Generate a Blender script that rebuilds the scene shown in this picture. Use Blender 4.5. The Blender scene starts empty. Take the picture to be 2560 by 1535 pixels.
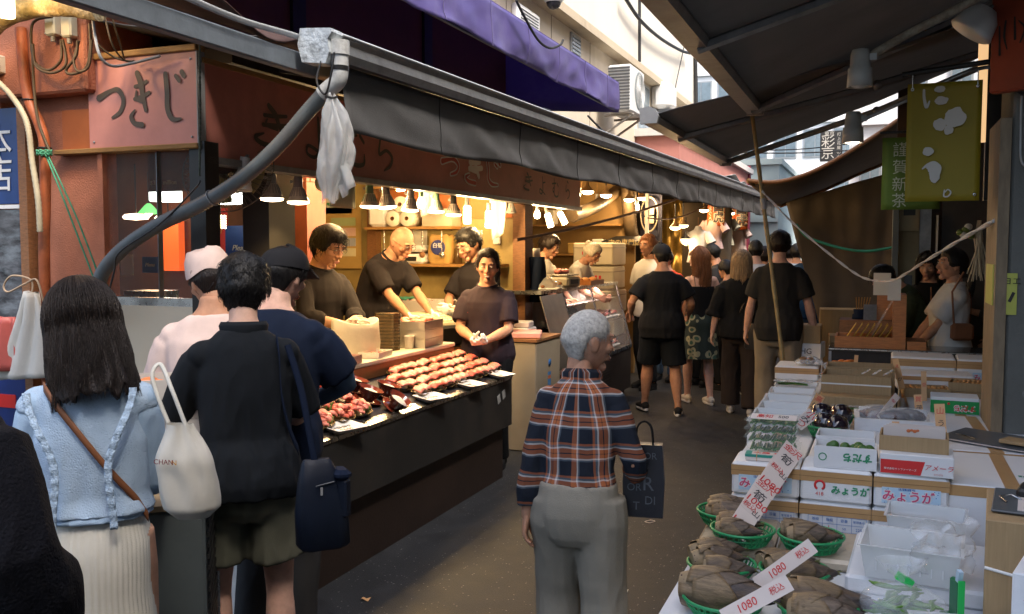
import bpy,math,random
import numpy as np
from mathutils import Vector,Matrix,Quaternion,noise
random.seed(7)
SC=bpy.context.scene
COL=SC.collection
PI=math.pi
R=math.radians
# ---------------------------------------------------------------- camera
cd=bpy.data.cameras.new('camera')
cam=bpy.data.objects.new('camera',cd)
COL.objects.link(cam)
cd.sensor_width=36.0
cd.lens=36.0*2300/2560
cd.clip_end=2000
cam.location=(0,0,1.70)
cam.rotation_euler=(R(90-3.657),0,R(21.6))
SC.camera=cam
# ---------------------------------------------------------------- sky and sun
SUN_EL,SUN_AZ=55.0,125.0
w=bpy.data.worlds.new('World')
SC.world=w
w.use_nodes=True
nt=w.node_tree
sky=nt.nodes.new('ShaderNodeTexSky')
sky.sky_type='NISHITA'
sky.sun_disc=False
sky.sun_elevation=R(SUN_EL)
sky.sun_rotation=R(SUN_AZ)
sky.air_density=1.0
sky.dust_density=4.0
sky.ozone_density=0.6
bg=nt.nodes['Background']
bg.inputs['Strength'].default_value=0.15
nt.links.new(sky.outputs['Color'],bg.inputs['Color'])
sd=bpy.data.lights.new('sun','SUN')
sun=bpy.data.objects.new('sun',sd)
COL.objects.link(sun)
sd.energy=1.5
sd.angle=R(12)
sd.color=(1.0,0.95,0.88)
_az,_el=R(SUN_AZ),R(SUN_EL)
_dir=Vector((math.sin(_az)*math.cos(_el),math.cos(_az)*math.cos(_el),math.sin(_el)))
sun.rotation_euler=(-_dir).to_track_quat('-Z','Y').to_euler()
# ---------------------------------------------------------------- exposure
SC.view_settings.view_transform='Standard'
SC.view_settings.look='None'
SC.view_settings.gamma=1.0
SC.view_settings.exposure=1.56
SC.view_settings.use_curve_mapping=False
SC.cycles.use_denoising=True
SC.cycles.max_bounces=6
SC.cycles.diffuse_bounces=3
SC.cycles.glossy_bounces=3
SC.cycles.transmission_bounces=5
SC.cycles.transparent_max_bounces=10
SC.cycles.sample_clamp_indirect=4.0
SC.cycles.caustics_reflective=False
SC.cycles.caustics_refractive=False
# ---------------------------------------------------------------- materials
MATS={}
def lin(h):
 """sRGB 0-255 triple to linear"""
 return tuple(((c/255)/12.92 if c/255 <= .04045 else ((c/255+.055)/1.055)**2.4) for c in h)
def mat(name,col,rough=.6,var=.18,ns=6.0,bump=0.0,bs=80.0,metal=0.0,spec=.4,dirt=None,damt=.35,ds=2.0,
  alpha=1.0,trans=0.0,coat=0.0,sheen=0.0,sss=0.0,stretch=None,emit=None,estr=0.0,rvar=.0,transl=0.0):
 if name in MATS:
  return MATS[name]
 m=bpy.data.materials.new(name)
 m.use_nodes=True
 t=m.node_tree
 b=t.nodes['Principled BSDF']
 L=t.links.new
 b.inputs['Roughness'].default_value=rough
 b.inputs['Metallic'].default_value=metal
 b.inputs['Specular IOR Level'].default_value=spec
 if alpha<1: b.inputs['Alpha'].default_value=alpha
 if trans: b.inputs['Transmission Weight'].default_value=trans
 if coat:
  b.inputs['Coat Weight'].default_value=coat
  b.inputs['Coat Roughness'].default_value=.08
 if sheen:
  b.inputs['Sheen Weight'].default_value=sheen
  b.inputs['Sheen Roughness'].default_value=.5
 if sss:
  b.inputs['Subsurface Weight'].default_value=sss
  b.inputs['Subsurface Radius'].default_value=(.012,.005,.003)
  b.inputs['Subsurface Scale'].default_value=1.0
 if emit:
  b.inputs['Emission Color'].default_value=(*emit,1)
  b.inputs['Emission Strength'].default_value=estr
 tc=t.nodes.new('ShaderNodeTexCoord')
 src=tc.outputs['Object']
 if stretch:
  mp=t.nodes.new('ShaderNodeMapping')
  mp.inputs['Scale'].default_value=stretch
  L(src,mp.inputs['Vector']); src=mp.outputs['Vector']
 c=(*col,1)
 out=None
 if var>0:
  n=t.nodes.new('ShaderNodeTexNoise')
  n.inputs['Scale'].default_value=ns
  n.inputs['Detail'].default_value=5
  n.inputs['Roughness'].default_value=.62
  L(src,n.inputs['Vector'])
  mr=t.nodes.new('ShaderNodeMapRange')
  mr.inputs['From Min'].default_value=.3
  mr.inputs['From Max'].default_value=.7
  mr.inputs['To Min'].default_value=1-var
  mr.inputs['To Max'].default_value=1+var
  L(n.outputs['Fac'],mr.inputs['Value'])
  mx=t.nodes.new('ShaderNodeVectorMath')
  mx.operation='SCALE'
  mx.inputs[0].default_value=col
  L(mr.outputs['Result'],mx.inputs['Scale'])
  out=mx.outputs['Vector']
  if dirt:
   n2=t.nodes.new('ShaderNodeTexNoise')
   n2.inputs['Scale'].default_value=ds
   n2.inputs['Detail'].default_value=8
   n2.inputs['Roughness'].default_value=.7
   L(src,n2.inputs['Vector'])
   r2=t.nodes.new('ShaderNodeMapRange')
   r2.inputs['From Min'].default_value=.48
   r2.inputs['From Max'].default_value=.72
   r2.inputs['To Min'].default_value=0
   r2.inputs['To Max'].default_value=damt
   L(n2.outputs['Fac'],r2.inputs['Value'])
   mm=t.nodes.new('ShaderNodeMix')
   mm.data_type='RGBA'
   L(r2.outputs['Result'],mm.inputs[0])
   L(out,mm.inputs[6])
   mm.inputs[7].default_value=(*dirt,1)
   out=mm.outputs[2]
  L(out,b.inputs['Base Color'])
  if rvar:
   r3=t.nodes.new('ShaderNodeMapRange')
   r3.inputs['To Min'].default_value=max(0,rough-rvar)
   r3.inputs['To Max'].default_value=min(1,rough+rvar)
   L(n.outputs['Fac'],r3.inputs['Value'])
   L(r3.outputs['Result'],b.inputs['Roughness'])
 else:
  b.inputs['Base Color'].default_value=c
 if bump:
  nb=t.nodes.new('ShaderNodeTexNoise')
  nb.inputs['Scale'].default_value=bs
  nb.inputs['Detail'].default_value=3
  L(src,nb.inputs['Vector'])
  bp=t.nodes.new('ShaderNodeBump')
  bp.inputs['Strength'].default_value=bump
  bp.inputs['Distance'].default_value=.01
  L(nb.outputs['Fac'],bp.inputs['Height'])
  L(bp.outputs['Normal'],b.inputs['Normal'])
 if transl:
  o=t.nodes['Material Output']
  tb=t.nodes.new('ShaderNodeBsdfTranslucent')
  tb.inputs['Color'].default_value=c
  ms=t.nodes.new('ShaderNodeMixShader')
  ms.inputs[0].default_value=transl
  L(b.outputs[0],ms.inputs[1]); L(tb.outputs[0],ms.inputs[2]); L(ms.outputs[0],o.inputs['Surface'])
 MATS[name]=m
 return m
def emat(name,col,strength):
 if name in MATS: return MATS[name]
 m=bpy.data.materials.new(name); m.use_nodes=True
 b=m.node_tree.nodes['Principled BSDF']
 b.inputs['Base Color'].default_value=(*col,1)
 b.inputs['Emission Color'].default_value=(*col,1)
 b.inputs['Emission Strength'].default_value=strength
 MATS[name]=m
 return m
def clear_plastic(name,tint=(.9,.93,.95),alpha=.3,rough=.12,bump=.0,bs=30):
 """thin clear film or moulded clear plastic: mostly see-through with gloss"""
 if name in MATS: return MATS[name]
 m=bpy.data.materials.new(name); m.use_nodes=True
 t=m.node_tree; L=t.links.new
 b=t.nodes['Principled BSDF']
 b.inputs['Base Color'].default_value=(*tint,1)
 b.inputs['Roughness'].default_value=rough
 b.inputs['Alpha'].default_value=alpha
 b.inputs['Specular IOR Level'].default_value=.7
 tc=t.nodes.new('ShaderNodeTexCoord')
 if bump:
  n=t.nodes.new('ShaderNodeTexNoise'); n.inputs['Scale'].default_value=bs
  n.inputs['Detail'].default_value=3
  L(tc.outputs['Object'],n.inputs['Vector'])
  bp=t.nodes.new('ShaderNodeBump'); bp.inputs['Strength'].default_value=bump; bp.inputs['Distance'].default_value=.02
  L(n.outputs['Fac'],bp.inputs['Height']); L(bp.outputs['Normal'],b.inputs['Normal'])
 MATS[name]=m
 return m
# ---------------------------------------------------------------- mesh builder
def V(*a):
 return Vector(a[0] if len(a) == 1 else a)
class MB:
 def __init__(s):
  s.v=[]; s.f=[]; s.m=[]; s.sm=[]
 def add(s,vs,fs,mi=0,smooth=False):
  o=len(s.v)
  s.v.extend([tuple(p) for p in vs])
  for f in fs:
   s.f.append(tuple(i+o for i in f)); s.m.append(mi); s.sm.append(smooth)
  return s
 def box(s,c,size,rz=0,rx=0,ry=0,mi=0,taper=1.0):
  hx,hy,hz=size[0]/2,size[1]/2,size[2]/2
  M=Matrix.Translation(c) @ Matrix.Rotation(rz,4,'Z') @ Matrix.Rotation(ry,4,'Y') @ Matrix.Rotation(rx,4,'X')
  vs=[]
  for z in (-hz,hz):
   k=taper if z>0 else 1
   for x,y in ((-hx,-hy),(hx,-hy),(hx,hy),(-hx,hy)):
    vs.append(M @ Vector((x*k,y*k,z)))
  return s.add(vs,[(3,2,1,0),(4,5,6,7),(0,1,5,4),(1,2,6,5),(2,3,7,6),(3,0,4,7)],mi)
 def bb(s,x0,x1,y0,y1,z0,z1,mi=0):
  return s.box(((x0+x1)/2,(y0+y1)/2,(z0+z1)/2),(x1-x0,y1-y0,z1-z0),mi=mi)
 def bev(s,c,size,b=.01,rz=0,rx=0,ry=0,mi=0):
  """box with chamfered edges"""
  hx,hy,hz=size[0]/2,size[1]/2,size[2]/2
  b=min(b,hx*.9,hy*.9,hz*.9)
  M=Matrix.Translation(c) @ Matrix.Rotation(rz,4,'Z') @ Matrix.Rotation(ry,4,'Y') @ Matrix.Rotation(rx,4,'X')
  def ring(z,k):
   x,y=hx-k,hy-k
   q=b if k == 0 else b*.6
   return [(-x+q,-y,z),(x-q,-y,z),(x,-y+q,z),(x,y-q,z),(x-q,y,z),(-x+q,y,z),(-x,y-q,z),(-x,-y+q,z)]
  rings=[ring(-hz,b),ring(-hz+b,0),ring(hz-b,0),ring(hz,b)]
  return s.loft([[M @ Vector(p) for p in r] for r in rings],mi=mi,smooth=False)
 def loft(s,rings,cap=True,mi=0,smooth=True,closed=True,capmi=None):
  n=len(rings[0]); vs=[p for r in rings for p in r]; fs=[]
  for i in range(len(rings)-1):
   for j in range(n if closed else n-1):
    k=(j+1) % n
    fs.append((i*n+j,i*n+k,(i+1)*n+k,(i+1)*n+j))
  s.add(vs,fs,mi,smooth)
  if cap and closed:
   s.add(rings[0],[tuple(reversed(range(n)))],mi if capmi is None else capmi,False)
   s.add(rings[-1],[tuple(range(n))],mi if capmi is None else capmi,False)
  return s
 def tube(s,pts,rad,n=8,mi=0,cap=True,smooth=True,flat=1.0,ref=None):
  """tube along pts; rad number or list; flat squashes the second axis"""
  pts=[V(p) for p in pts]
  if not isinstance(rad,(list,tuple)): rad=[rad]*len(pts)
  rings=[]; u=None
  for i,p in enumerate(pts):
   a=pts[max(0,i-1)]; c=pts[min(len(pts)-1,i+1)]
   t=(c-a)
   if t.length<1e-9: t=V(0,0,1)
   t.normalize()
   if u is None:
    g=V(ref) if ref is not None else (V(0,0,1) if abs(t.z)<.9 else V(1,0,0))
    u=(g-t*g.dot(t)).normalized()
   else:
    u=(u-t*u.dot(t)).normalized()
   w_=t.cross(u)
   r=rad[i]
   ra,rb=(r if isinstance(r,(list,tuple)) else (r,r*flat))
   rings.append([p+u*(ra*math.cos(2*PI*k/n))+w_*(rb*math.sin(2*PI*k/n)) for k in range(n)])
  return s.loft(rings,cap,mi,smooth)
 def lathe(s,prof,c=(0,0,0),n=16,mi=0,smooth=True,M=None,sy=1.0):
  """prof: list of (r,z)"""
  c=V(c); vs=[]; fs=[]
  for r_,z in prof:
   for k in range(n):
    a=2*PI*k/n
    p=Vector((r_*math.cos(a),r_*math.sin(a)*sy,z))
    if M is not None: p=M @ p
    vs.append(p+c)
  for i in range(len(prof)-1):
   for k in range(n):
    q=(k+1) % n
    fs.append((i*n+k,i*n+q,(i+1)*n+q,(i+1)*n+k))
  return s.add(vs,fs,mi,smooth)
 def ell(s,c,rad,n=12,m=8,mi=0,M=None,smooth=True):
  vs=[]; c=V(c)
  for i in range(m+1):
   t=PI*i/m
   for k in range(n):
    a=2*PI*k/n
    p=Vector((rad[0]*math.sin(t)*math.cos(a),rad[1]*math.sin(t)*math.sin(a),-rad[2]*math.cos(t)))
    if M is not None: p=M @ p
    vs.append(c+p)
  fs=[]
  for i in range(m):
   for k in range(n):
    q=(k+1) % n
    fs.append((i*n+k,i*n+q,(i+1)*n+q,(i+1)*n+k))
  return s.add(vs,fs,mi,smooth)
 def grid(s,fn,nu,nv,mi=0,smooth=True,flip=False):
  vs=[fn(i/nu,j/nv) for j in range(nv+1) for i in range(nu+1)]
  fs=[]
  for j in range(nv):
   for i in range(nu):
    a=j*(nu+1)+i
    q=(a,a+1,a+nu+2,a+nu+1)
    fs.append(tuple(reversed(q)) if flip else q)
  return s.add(vs,fs,mi,smooth)
 def sheet(s,fn,nu,nv,th=.004,mi=0,smooth=True):
  """thin closed sheet: two grids and a rim, offset along the normal"""
  P=[[V(fn(i/nu,j/nv)) for i in range(nu+1)] for j in range(nv+1)]
  top=[]; bot=[]
  for j in range(nv+1):
   for i in range(nu+1):
    a=P[j][max(0,i-1)]; b=P[j][min(nu,i+1)]
    c=P[max(0,j-1)][i]; d=P[min(nv,j+1)][i]
    n_=(b-a).cross(d-c)
    if n_.length>1e-12: n_.normalize()
    top.append(P[j][i]+n_*th/2); bot.append(P[j][i]-n_*th/2)
  N=len(top); fs=[]; W=nu+1
  for j in range(nv):
   for i in range(nu):
    a=j*W+i
    fs.append((a,a+1,a+W+1,a+W)); fs.append((N+a+W,N+a+W+1,N+a+1,N+a))
  for i in range(nu):
   fs.append((i,N+i,N+i+1,i+1)); a=nv*W+i
   fs.append((a+1,N+a+1,N+a,a))
  for j in range(nv):
   a=j*W; fs.append((a+W,N+a+W,N+a,a)); a=j*W+nu
   fs.append((a,N+a,N+a+W,a+W))
  return s.add(top+bot,fs,mi,smooth)
 def arrays(s):
  return s
 def mesh(s,name):
  me=bpy.data.meshes.new(name)
  me.from_pydata(s.v,[],s.f)
  me.polygons.foreach_set('material_index',s.m)
  me.polygons.foreach_set('use_smooth',s.sm)
  me.update()
  return me
 def build(s,name,mats,parent=None,loc=None,rz=0,recalc=False):
  me=s.mesh(name)
  return link(name,me,mats,parent,loc,rz)
def link(name,me,mats,parent=None,loc=None,rz=0):
 if not isinstance(mats,(list,tuple)): mats=[mats]
 me.materials.clear()
 for x in mats: me.materials.append(x)
 o=bpy.data.objects.new(name,me)
 COL.objects.link(o)
 if parent: o.parent=parent
 if loc is not None: o.location=loc
 if rz: o.rotation_euler=(0,0,rz)
 return o
def tag(o,label=None,cat=None,group=None,kind=None):
 if label: o['label']=label
 if cat: o['category']=cat
 if group: o['group']=group
 if kind: o['kind']=kind
 return o
def empty(name,loc=(0,0,0),rz=0,label=None,cat=None,group=None):
 o=bpy.data.objects.new(name,None)
 o.empty_display_size=.1
 COL.objects.link(o)
 o.location=loc
 o.rotation_euler=(0,0,rz)
 return tag(o,label,cat,group)
def copy_tree(o,loc=None,rz=None,label=None,parent=None,group=None):
 c=o.copy(); COL.objects.link(c); c.parent=parent
 if loc is not None: c.location=loc
 if rz is not None: c.rotation_euler=(c.rotation_euler[0],c.rotation_euler[1],rz)
 if label: c['label']=label
 if group: c['group']=group
 for ch in [x for x in ALLCH.get(o.name,o.children)]:
  copy_tree(ch,parent=c)
 return c
ALLCH={}
ORD=('first','second','third','fourth','fifth','sixth','seventh','eighth')
def struct(o):
 o['kind']='structure'; return o
SCR=bpy.data.scenes.new('scratch')
def evaluated(o):
 SCR.collection.objects.link(o)
 vl=SCR.view_layers[0]; vl.update(); dg=vl.depsgraph
 me=bpy.data.meshes.new_from_object(o.evaluated_get(dg))
 bpy.data.objects.remove(o)
 return me
def text_mesh(body,size=.1,spacing=1.0,vertical=False,bold=0.0,shear=0.0,depth=.0015):
 """flat lettering as a mesh, centred on the origin in the XZ plane, facing -Y"""
 c=bpy.data.curves.new('lettering','FONT')
 c.body='\n'.join(body) if vertical else body
 c.size=size; c.align_x='CENTER'; c.align_y='CENTER'
 c.space_character=spacing; c.space_line=spacing*.98 if vertical else 1.0
 c.offset=bold; c.shear=shear; c.extrude=depth; c.resolution_u=3
 o=bpy.data.objects.new('lettering',c)
 me=evaluated(o)
 me.transform(Matrix.Rotation(PI/2,4,'X'))
 return me
def text(name,body,m,parent,loc,rz=0,rx=0,size=.1,ry=0,**k):
 me=text_mesh(body,size,**k)
 o=link(name,me,m,parent,loc)
 o.rotation_euler=(rx,ry,rz)
 return o
def stroke(pts,wid,n=10):
 """a brush stroke: polyline pts (u,v) with widths; returns left and right outline lists (smoothed)"""
 P=[Vector((p[0],p[1])) for p in pts]
 out=[]; ws=[]
 for i in range(len(P)-1):
  p0=P[max(0,i-1)]; p1=P[i]; p2=P[i+1]; p3=P[min(len(P)-1,i+2)]
  for k in range(n):
   t=k/n
   out.append(.5*((2*p1)+(p2-p0)*t+(2*p0-5*p1+4*p2-p3)*t*t+(-p0+3*p1-3*p2+p3)*t**3))
   ws.append(wid[i]*(1-t)+wid[i+1]*t)
 out.append(P[-1]); ws.append(wid[-1])
 return out,ws
BN=[0]
def brush(mb,pts,wid,place,lift=.002,mi=0,n=8):
 """add a brush stroke; place(u, v, h) maps to 3-D"""
 c,ws=stroke(pts,wid,n); BN[0] += 1; lift += (BN[0] % 9)*.0005
 vs=[]; 
 for i,p in enumerate(c):
  t=c[min(len(c)-1,i+1)]-c[max(0,i-1)]
  if t.length<1e-9: t=Vector((1,0))
  t.normalize(); q=Vector((-t.y,t.x))
  a=p+q*ws[i]/2; b=p-q*ws[i]/2
  vs += [place(a.x,a.y,lift),place(b.x,b.y,lift)]
 fs=[(2*i,2*i+1,2*i+3,2*i+2) for i in range(len(c)-1)]
 mb.add(vs,fs,mi)
 for e,idx in ((0,1),(len(c)-1,len(c)-2)):
  p=c[e]; r_=ws[e]/2; m_=10
  mb.add([place(p.x,p.y,lift+.0003)]+[place(p.x+r_*math.cos(2*PI*k/m_),p.y+r_*math.sin(2*PI*k/m_),lift+.0003) for k in range(m_)],
               [(0,1+k,1+(k+1) % m_) for k in range(m_)],mi)
def sag(a,b,drop,n=14):
 a,b=V(a),V(b)
 return [a.lerp(b,i/n)-V(0,0,1)*drop*4*(i/n)*(1-i/n) for i in range(n+1)]
def smooth_path(pts,n=6):
 P=[V(p) for p in pts]; out=[]
 for i in range(len(P)-1):
  p0=P[max(0,i-1)]; p1=P[i]; p2=P[i+1]; p3=P[min(len(P)-1,i+2)]
  for k in range(n):
   t=k/n
   out.append(.5*((2*p1)+(p2-p0)*t+(2*p0-5*p1+4*p2-p3)*t*t+(-p0+3*p1-3*p2+p3)*t**3))
 out.append(P[-1]); return out
def remesh(mb,voxel,smooth_it=2,name='tmp'):
 """fuse overlapping closed shells into one continuous surface; returns (verts Nx3, faces)"""
 me=mb.mesh(name)
 o=bpy.data.objects.new(name,me)
 md=o.modifiers.new('r','REMESH'); md.mode='VOXEL'; md.voxel_size=voxel; md.use_smooth_shade=True
 if smooth_it:
  sm=o.modifiers.new('s','SMOOTH'); sm.factor=.5; sm.iterations=smooth_it
 r_=evaluated(o); bpy.data.meshes.remove(me)
 return r_
def mesh_arrays(me):
 n=len(me.vertices); co=np.empty(n*3,'f'); me.vertices.foreach_get('co',co)
 fs=[tuple(p.vertices) for p in me.polygons]
 return co.reshape(-1,3),fs
def wrinkle(me,amp,scale=(9,9,5),seed=0.0,fn=None):
 """push the surface in and out along its normals like cloth"""
 n=len(me.vertices)
 co=np.empty(n*3,'f'); me.vertices.foreach_get('co',co); co=co.reshape(-1,3)
 no=np.empty(n*3,'f'); me.vertices.foreach_get('normal',no); no=no.reshape(-1,3)
 d=np.empty(n)
 for i,c in enumerate(co.tolist()):
  p=Vector((c[0]*scale[0]+seed,c[1]*scale[1]+seed*.7,c[2]*scale[2]))
  k=amp if fn is None else amp*fn(Vector(c))
  a=noise.noise(p)
  d[i]=k*(a+.6*(abs(noise.noise(p*1.9))*-2+.5))
 co=co+no*d[:,None]
 me.vertices.foreach_set('co',co.astype('f').ravel())
 me.update()
# ---------------------------------------------------------------- people
def sstep(x,a=0.0,b=1.0):
 t=max(0.0,min(1.0,(x-a)/(b-a))); return t*t*(3-2*t)
def ik(a,t,l1,l2,pole):
 d=t-a; L_=d.length
 if L_>(l1+l2)*.995: t=a+d*((l1+l2)*.995/L_); d=t-a; L_=d.length
 if L_<abs(l1-l2)+.02: L_=abs(l1-l2)+.02
 x=(l1*l1-l2*l2+L_*L_)/(2*L_)
 h=math.sqrt(max(0,l1*l1-x*x))
 u=d.normalized(); q=pole-u*pole.dot(u)
 if q.length<1e-6: q=V(0,-1,0)
 return a+u*x+q.normalized()*h,t
TORSO=[(.84,.150,.105,-.012),(.92,.170,.120,-.014),(1.0,.162,.112,-.006),(1.08,.148,.102,0),(1.18,.154,.108,.004),
         (1.28,.164,.114,.008),(1.35,.166,.108,.004),(1.405,.155,.094,-.002),(1.445,.124,.076,-.008),(1.478,.084,.066,-.01),(1.505,.060,.059,-.006),(1.56,.054,.058,.004)]
def torso_at(z):
 T=TORSO
 if z <= T[0][0]: return T[0][1:]
 for a,b in zip(T,T[1:]):
  if z <= b[0]:
   t=(z-a[0])/(b[0]-a[0])
   return tuple(a[i]+(b[i]-a[i])*t for i in (1,2,3))
 return T[-1][1:]
class Fig:
 """a posed figure; lengths are for a 1.75 m person and scaled by k"""
 def __init__(s,H=1.75,lean=0,twist=0,side=0,head=(0,0,0),armL=None,armR=None,feet=((-.11,0),(.11,0)),poleL=None,poleR=None,
                 build=1.0,belly=0.0,hs=1.0,hip=1.0,drop=0.0,sh=1.0,bust=0.0):
  s.k=H/1.75; s.build=build; s.belly=belly; s.hip=hip; s.sh=sh; s.bust=bust
  s.st=[]
  p=V(0,0,.84-drop); dz=.02; z=.84
  while z<1.60:
   t=sstep(z,.95,1.35)
   ang=lean*t; sd=side*t
   s.st.append((z,p.copy(),ang,twist*t,sd))
   p=p+V(math.sin(sd),math.sin(ang),math.cos(ang))*dz
   z += dz
  hipz=.92-drop
  s.hips=[V(-.092,0,hipz),V(.092,0,hipz)]
  s.knee=[]; s.ank=[]
  for i in (0,1):
   f=feet[i]; an=V(f[0],f[1],f[2] if len(f)>2 else .085)
   kn,an2=ik(s.hips[i],an,.43,.42,V(.12*(1 if i else -1),1,0))
   s.knee.append(kn); s.ank.append(an2)
  s.feetdir=[f[3] if len(f)>3 else 0 for f in feet]
  s.shd=[s.tr(-.170*sh,-.005,1.40),s.tr(.170*sh,-.005,1.40)]
  s.elb=[]; s.wri=[]
  for i,(a,pl) in enumerate(((armL,poleL),(armR,poleR))):
   sg=1 if i else -1
   tgt=V(sg*.275,.03,.86-drop) if a is None else V(a)
   e,w_=ik(s.shd[i],tgt,.285,.25,V(pl) if pl else V(sg*.5,-1,-.3))
   s.elb.append(e); s.wri.append(w_)
  z_,c,ang,tw,sd=s.st[-5]
  yaw,pitch,roll=head
  M=Matrix.Translation(s.tr(0,.012,1.52)) @ Matrix.Rotation(tw+yaw,4,'Z') @ Matrix.Rotation(-ang*.5-pitch,4,'X') @ Matrix.Rotation(roll,4,'Y')
  s.Mh=M @ Matrix.Translation((0,.014,.105*hs)) @ Matrix.Scale(hs,4)
 def fr(s,z):
  st=s.st; i=(z-.84)/.02
  i=max(0,min(len(st)-1.001,i)); a=st[int(i)]; b=st[int(i)+1]; t=i-int(i)
  return a[1].lerp(b[1],t),a[2]+(b[2]-a[2])*t,a[3]+(b[3]-a[3])*t,a[4]+(b[4]-a[4])*t
 def tr(s,x,y,z):
  c,ang,tw,sd=s.fr(z)
  r_=V(math.cos(tw),math.sin(tw),-math.sin(sd)*.6)
  f_=V(-math.sin(tw),math.cos(tw),0); f_=V(f_.x,f_.y*math.cos(ang),-math.sin(ang))
  return c+r_*x+f_*y
 def trunk_ring(s,z,e=0.0,n=20,ex=None,zz=None):
  rx,ry,yo=torso_at(z)
  b=s.build if z<1.38 else 1+(s.build-1)*.4
  hp=s.hip if z<1.05 else 1
  if z>1.3: rx *= s.sh
  rx=rx*b*hp+e; ry=ry*b+e*(ex if ex is not None else 1)
  out=[]
  for k in range(n):
   a=2*PI*k/n
   x=rx*math.copysign(abs(math.cos(a))**.85,math.cos(a)); y=ry*math.copysign(abs(math.sin(a))**.9,math.sin(a))
   if math.sin(a)>0:
    y += s.belly*math.exp(-((z-1.08)/.14)**2)*math.sin(a)
    y += s.bust*math.exp(-((z-1.27)/.06)**2)*math.sin(a)
   out.append(s.tr(x,y+yo,z))
  return out
 def body(s,mb,legs=True,arms=True):
  mb.loft([s.trunk_ring(z) for z in (.84,.90,.96,1.02,1.08,1.14,1.2,1.26,1.32,1.37,1.41,1.445,1.475,1.51,1.56)])
  for i in (0,1):
   sg=1 if i else -1
   if arms:
    a,e,w_=s.shd[i],s.elb[i],s.wri[i]; b=s.build**.5
    mb.ell(a+V(-sg*.012,0,-.012),(.056*b,.056*b,.052*b))
    mb.tube([a.lerp(e,t) for t in (.06,.2,.55,.9,1)]+[e.lerp(w_,t) for t in (.1,.3,.65,1.0,1.08)],
      [.042*b,.050*b,.046*b,.038*b,.037*b,.039*b,.042*b,.034,.026,.024],12)
   if legs:
    h,kn,an=s.hips[i],s.knee[i],s.ank[i]; b=s.build**.6
    mb.tube([h+V(0,0,.06),h.lerp(kn,.15),h.lerp(kn,.5),h.lerp(kn,.9),kn,kn.lerp(an,.12),kn.lerp(an,.32),kn.lerp(an,.6),kn.lerp(an,.88),an,an+V(0,0,-.05)],
      [.085*b,.09*b,.078*b,.06*b,.057*b,.054*b,.06*b,.048*b,.036,.036,.04],14)
    d=V(math.sin(-s.feetdir[i]),math.cos(s.feetdir[i]),0)
    mb.tube([an+d*-.055+V(0,0,-.05),an+V(0,0,-.035),an+d*.07+V(0,0,-.055),an+d*.16+V(0,0,-.066)],[.024,(.04,.036),(.026,.042),(.012,.03)],10,ref=(0,0,1))
 def head_pt(s,a,t,off=0.0):
  st,ct=math.sin(t),-math.cos(t)
  z=(.116+off)*ct
  x=(.074+off)*st*math.cos(a); y=(.094+off)*st*math.sin(a)
  if z<0:
   q=min(1,-z/.116)
   x *= 1-.30*q**1.4
   y *= (1-.06*q) if math.sin(a)>0 else (1-.38*q)
  else:
   y *= 1.0 if math.sin(a)>0 else 1.06
   q=z/.116
   x *= 1+.05*q
  return V(x,y,z)
 def head(s,mb):
  M=s.Mh
  n,m=22,16
  vs=[M @ s.head_pt(2*PI*k/n,PI*i/m) for i in range(m+1) for k in range(n)]
  mb.add(vs,[(i*n+k,i*n+(k+1) % n,(i+1)*n+(k+1) % n,(i+1)*n+k) for i in range(m) for k in range(n)],0,True)
  R3=M.to_3x3()
  def E(c,r_): mb.ell(M @ V(c),r_,10,8,M=R3)
  mb.tube([M @ V(p) for p in ((0,.086,.028),(0,.098,.0),(0,.109,-.024),(0,.094,-.036))],[.008,.010,.0135,.010],8)
  for q in (-1,1):
   E((q*.012,.097,-.028),(.009,.009,.008))
   E((q*.030,.085,.032),(.022,.010,.008))
   E((q*.040,.062,-.018),(.024,.024,.02))
   E((q*.074,-.006,-.004),(.009,.019,.032))
   E((q*.079,-.014,.004),(.006,.015,.022))
  E((0,.086,-.052),(.026,.013,.008)); E((0,.085,-.064),(.022,.012,.008))
  E((0,.066,-.095),(.028,.022,.02))
  mb.tube([M @ V(0,-.028,-.06),M @ V(0,-.035,-.13)],.052,12)
def hand_mesh(mb,w_,d,nrm,sg,curl=.35,k=1.0,fat=1.0,spread=.0,thumb=.0):
 """palm and five fingers; nrm is the direction the palm faces; sg = +1 right hand"""
 d=d.normalized(); nrm=(nrm-d*nrm.dot(d)).normalized(); b=d.cross(nrm)*sg
 q=k
 mb.tube([w_-d*.035*q,w_,w_+d*.03*q,w_+d*.065*q,w_+d*.088*q],[(.02*fat,.025*fat),(.018*fat,.027*fat),(.017*fat,.036*fat),(.015*fat,.041*fat),(.012,.038)],12,ref=nrm)
 ln=(.070,.079,.073,.058)
 for i in range(4):
  off=(.029-i*.0195)*q
  p=w_+d*(.082-abs(i-1.2)*.004)*q+b*off
  dd=(d+b*spread*(1.5-i)).normalized(); ax=dd.cross(nrm)
  pts=[p-d*.015*q,p]; ang=0
  for sgm,fr in enumerate((.44,.31,.25)):
   ang += curl*(1.0,1.25,.8)[sgm]*(1+.08*i)
   v_=dd*math.cos(ang)+nrm*math.sin(ang)
   p=p+v_*ln[i]*fr*q; pts.append(p)
  mb.tube(pts,[.0098*fat*q,.0096*fat*q,.0088*fat*q,.0080*fat*q,.0062*fat*q],8)
 p=w_+d*.018*q+b*.022*q
 v1=(d*.72+b*.62+nrm*(.22+thumb)).normalized(); v2=(d*.86+b*.22+nrm*(.35+thumb*1.2)).normalized(); v3=(d*.9+b*-.02+nrm*(.4+thumb*1.3)).normalized()
 p1=p+v1*.042*q; p2=p1+v2*.032*q; p3=p2+v3*.026*q
 mb.tube([p-v1*.01,p,p1,p2,p3],[.015*fat*q,.015*fat*q,.0115*fat*q,.0105*fat*q,.0075*fat*q],8)
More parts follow.
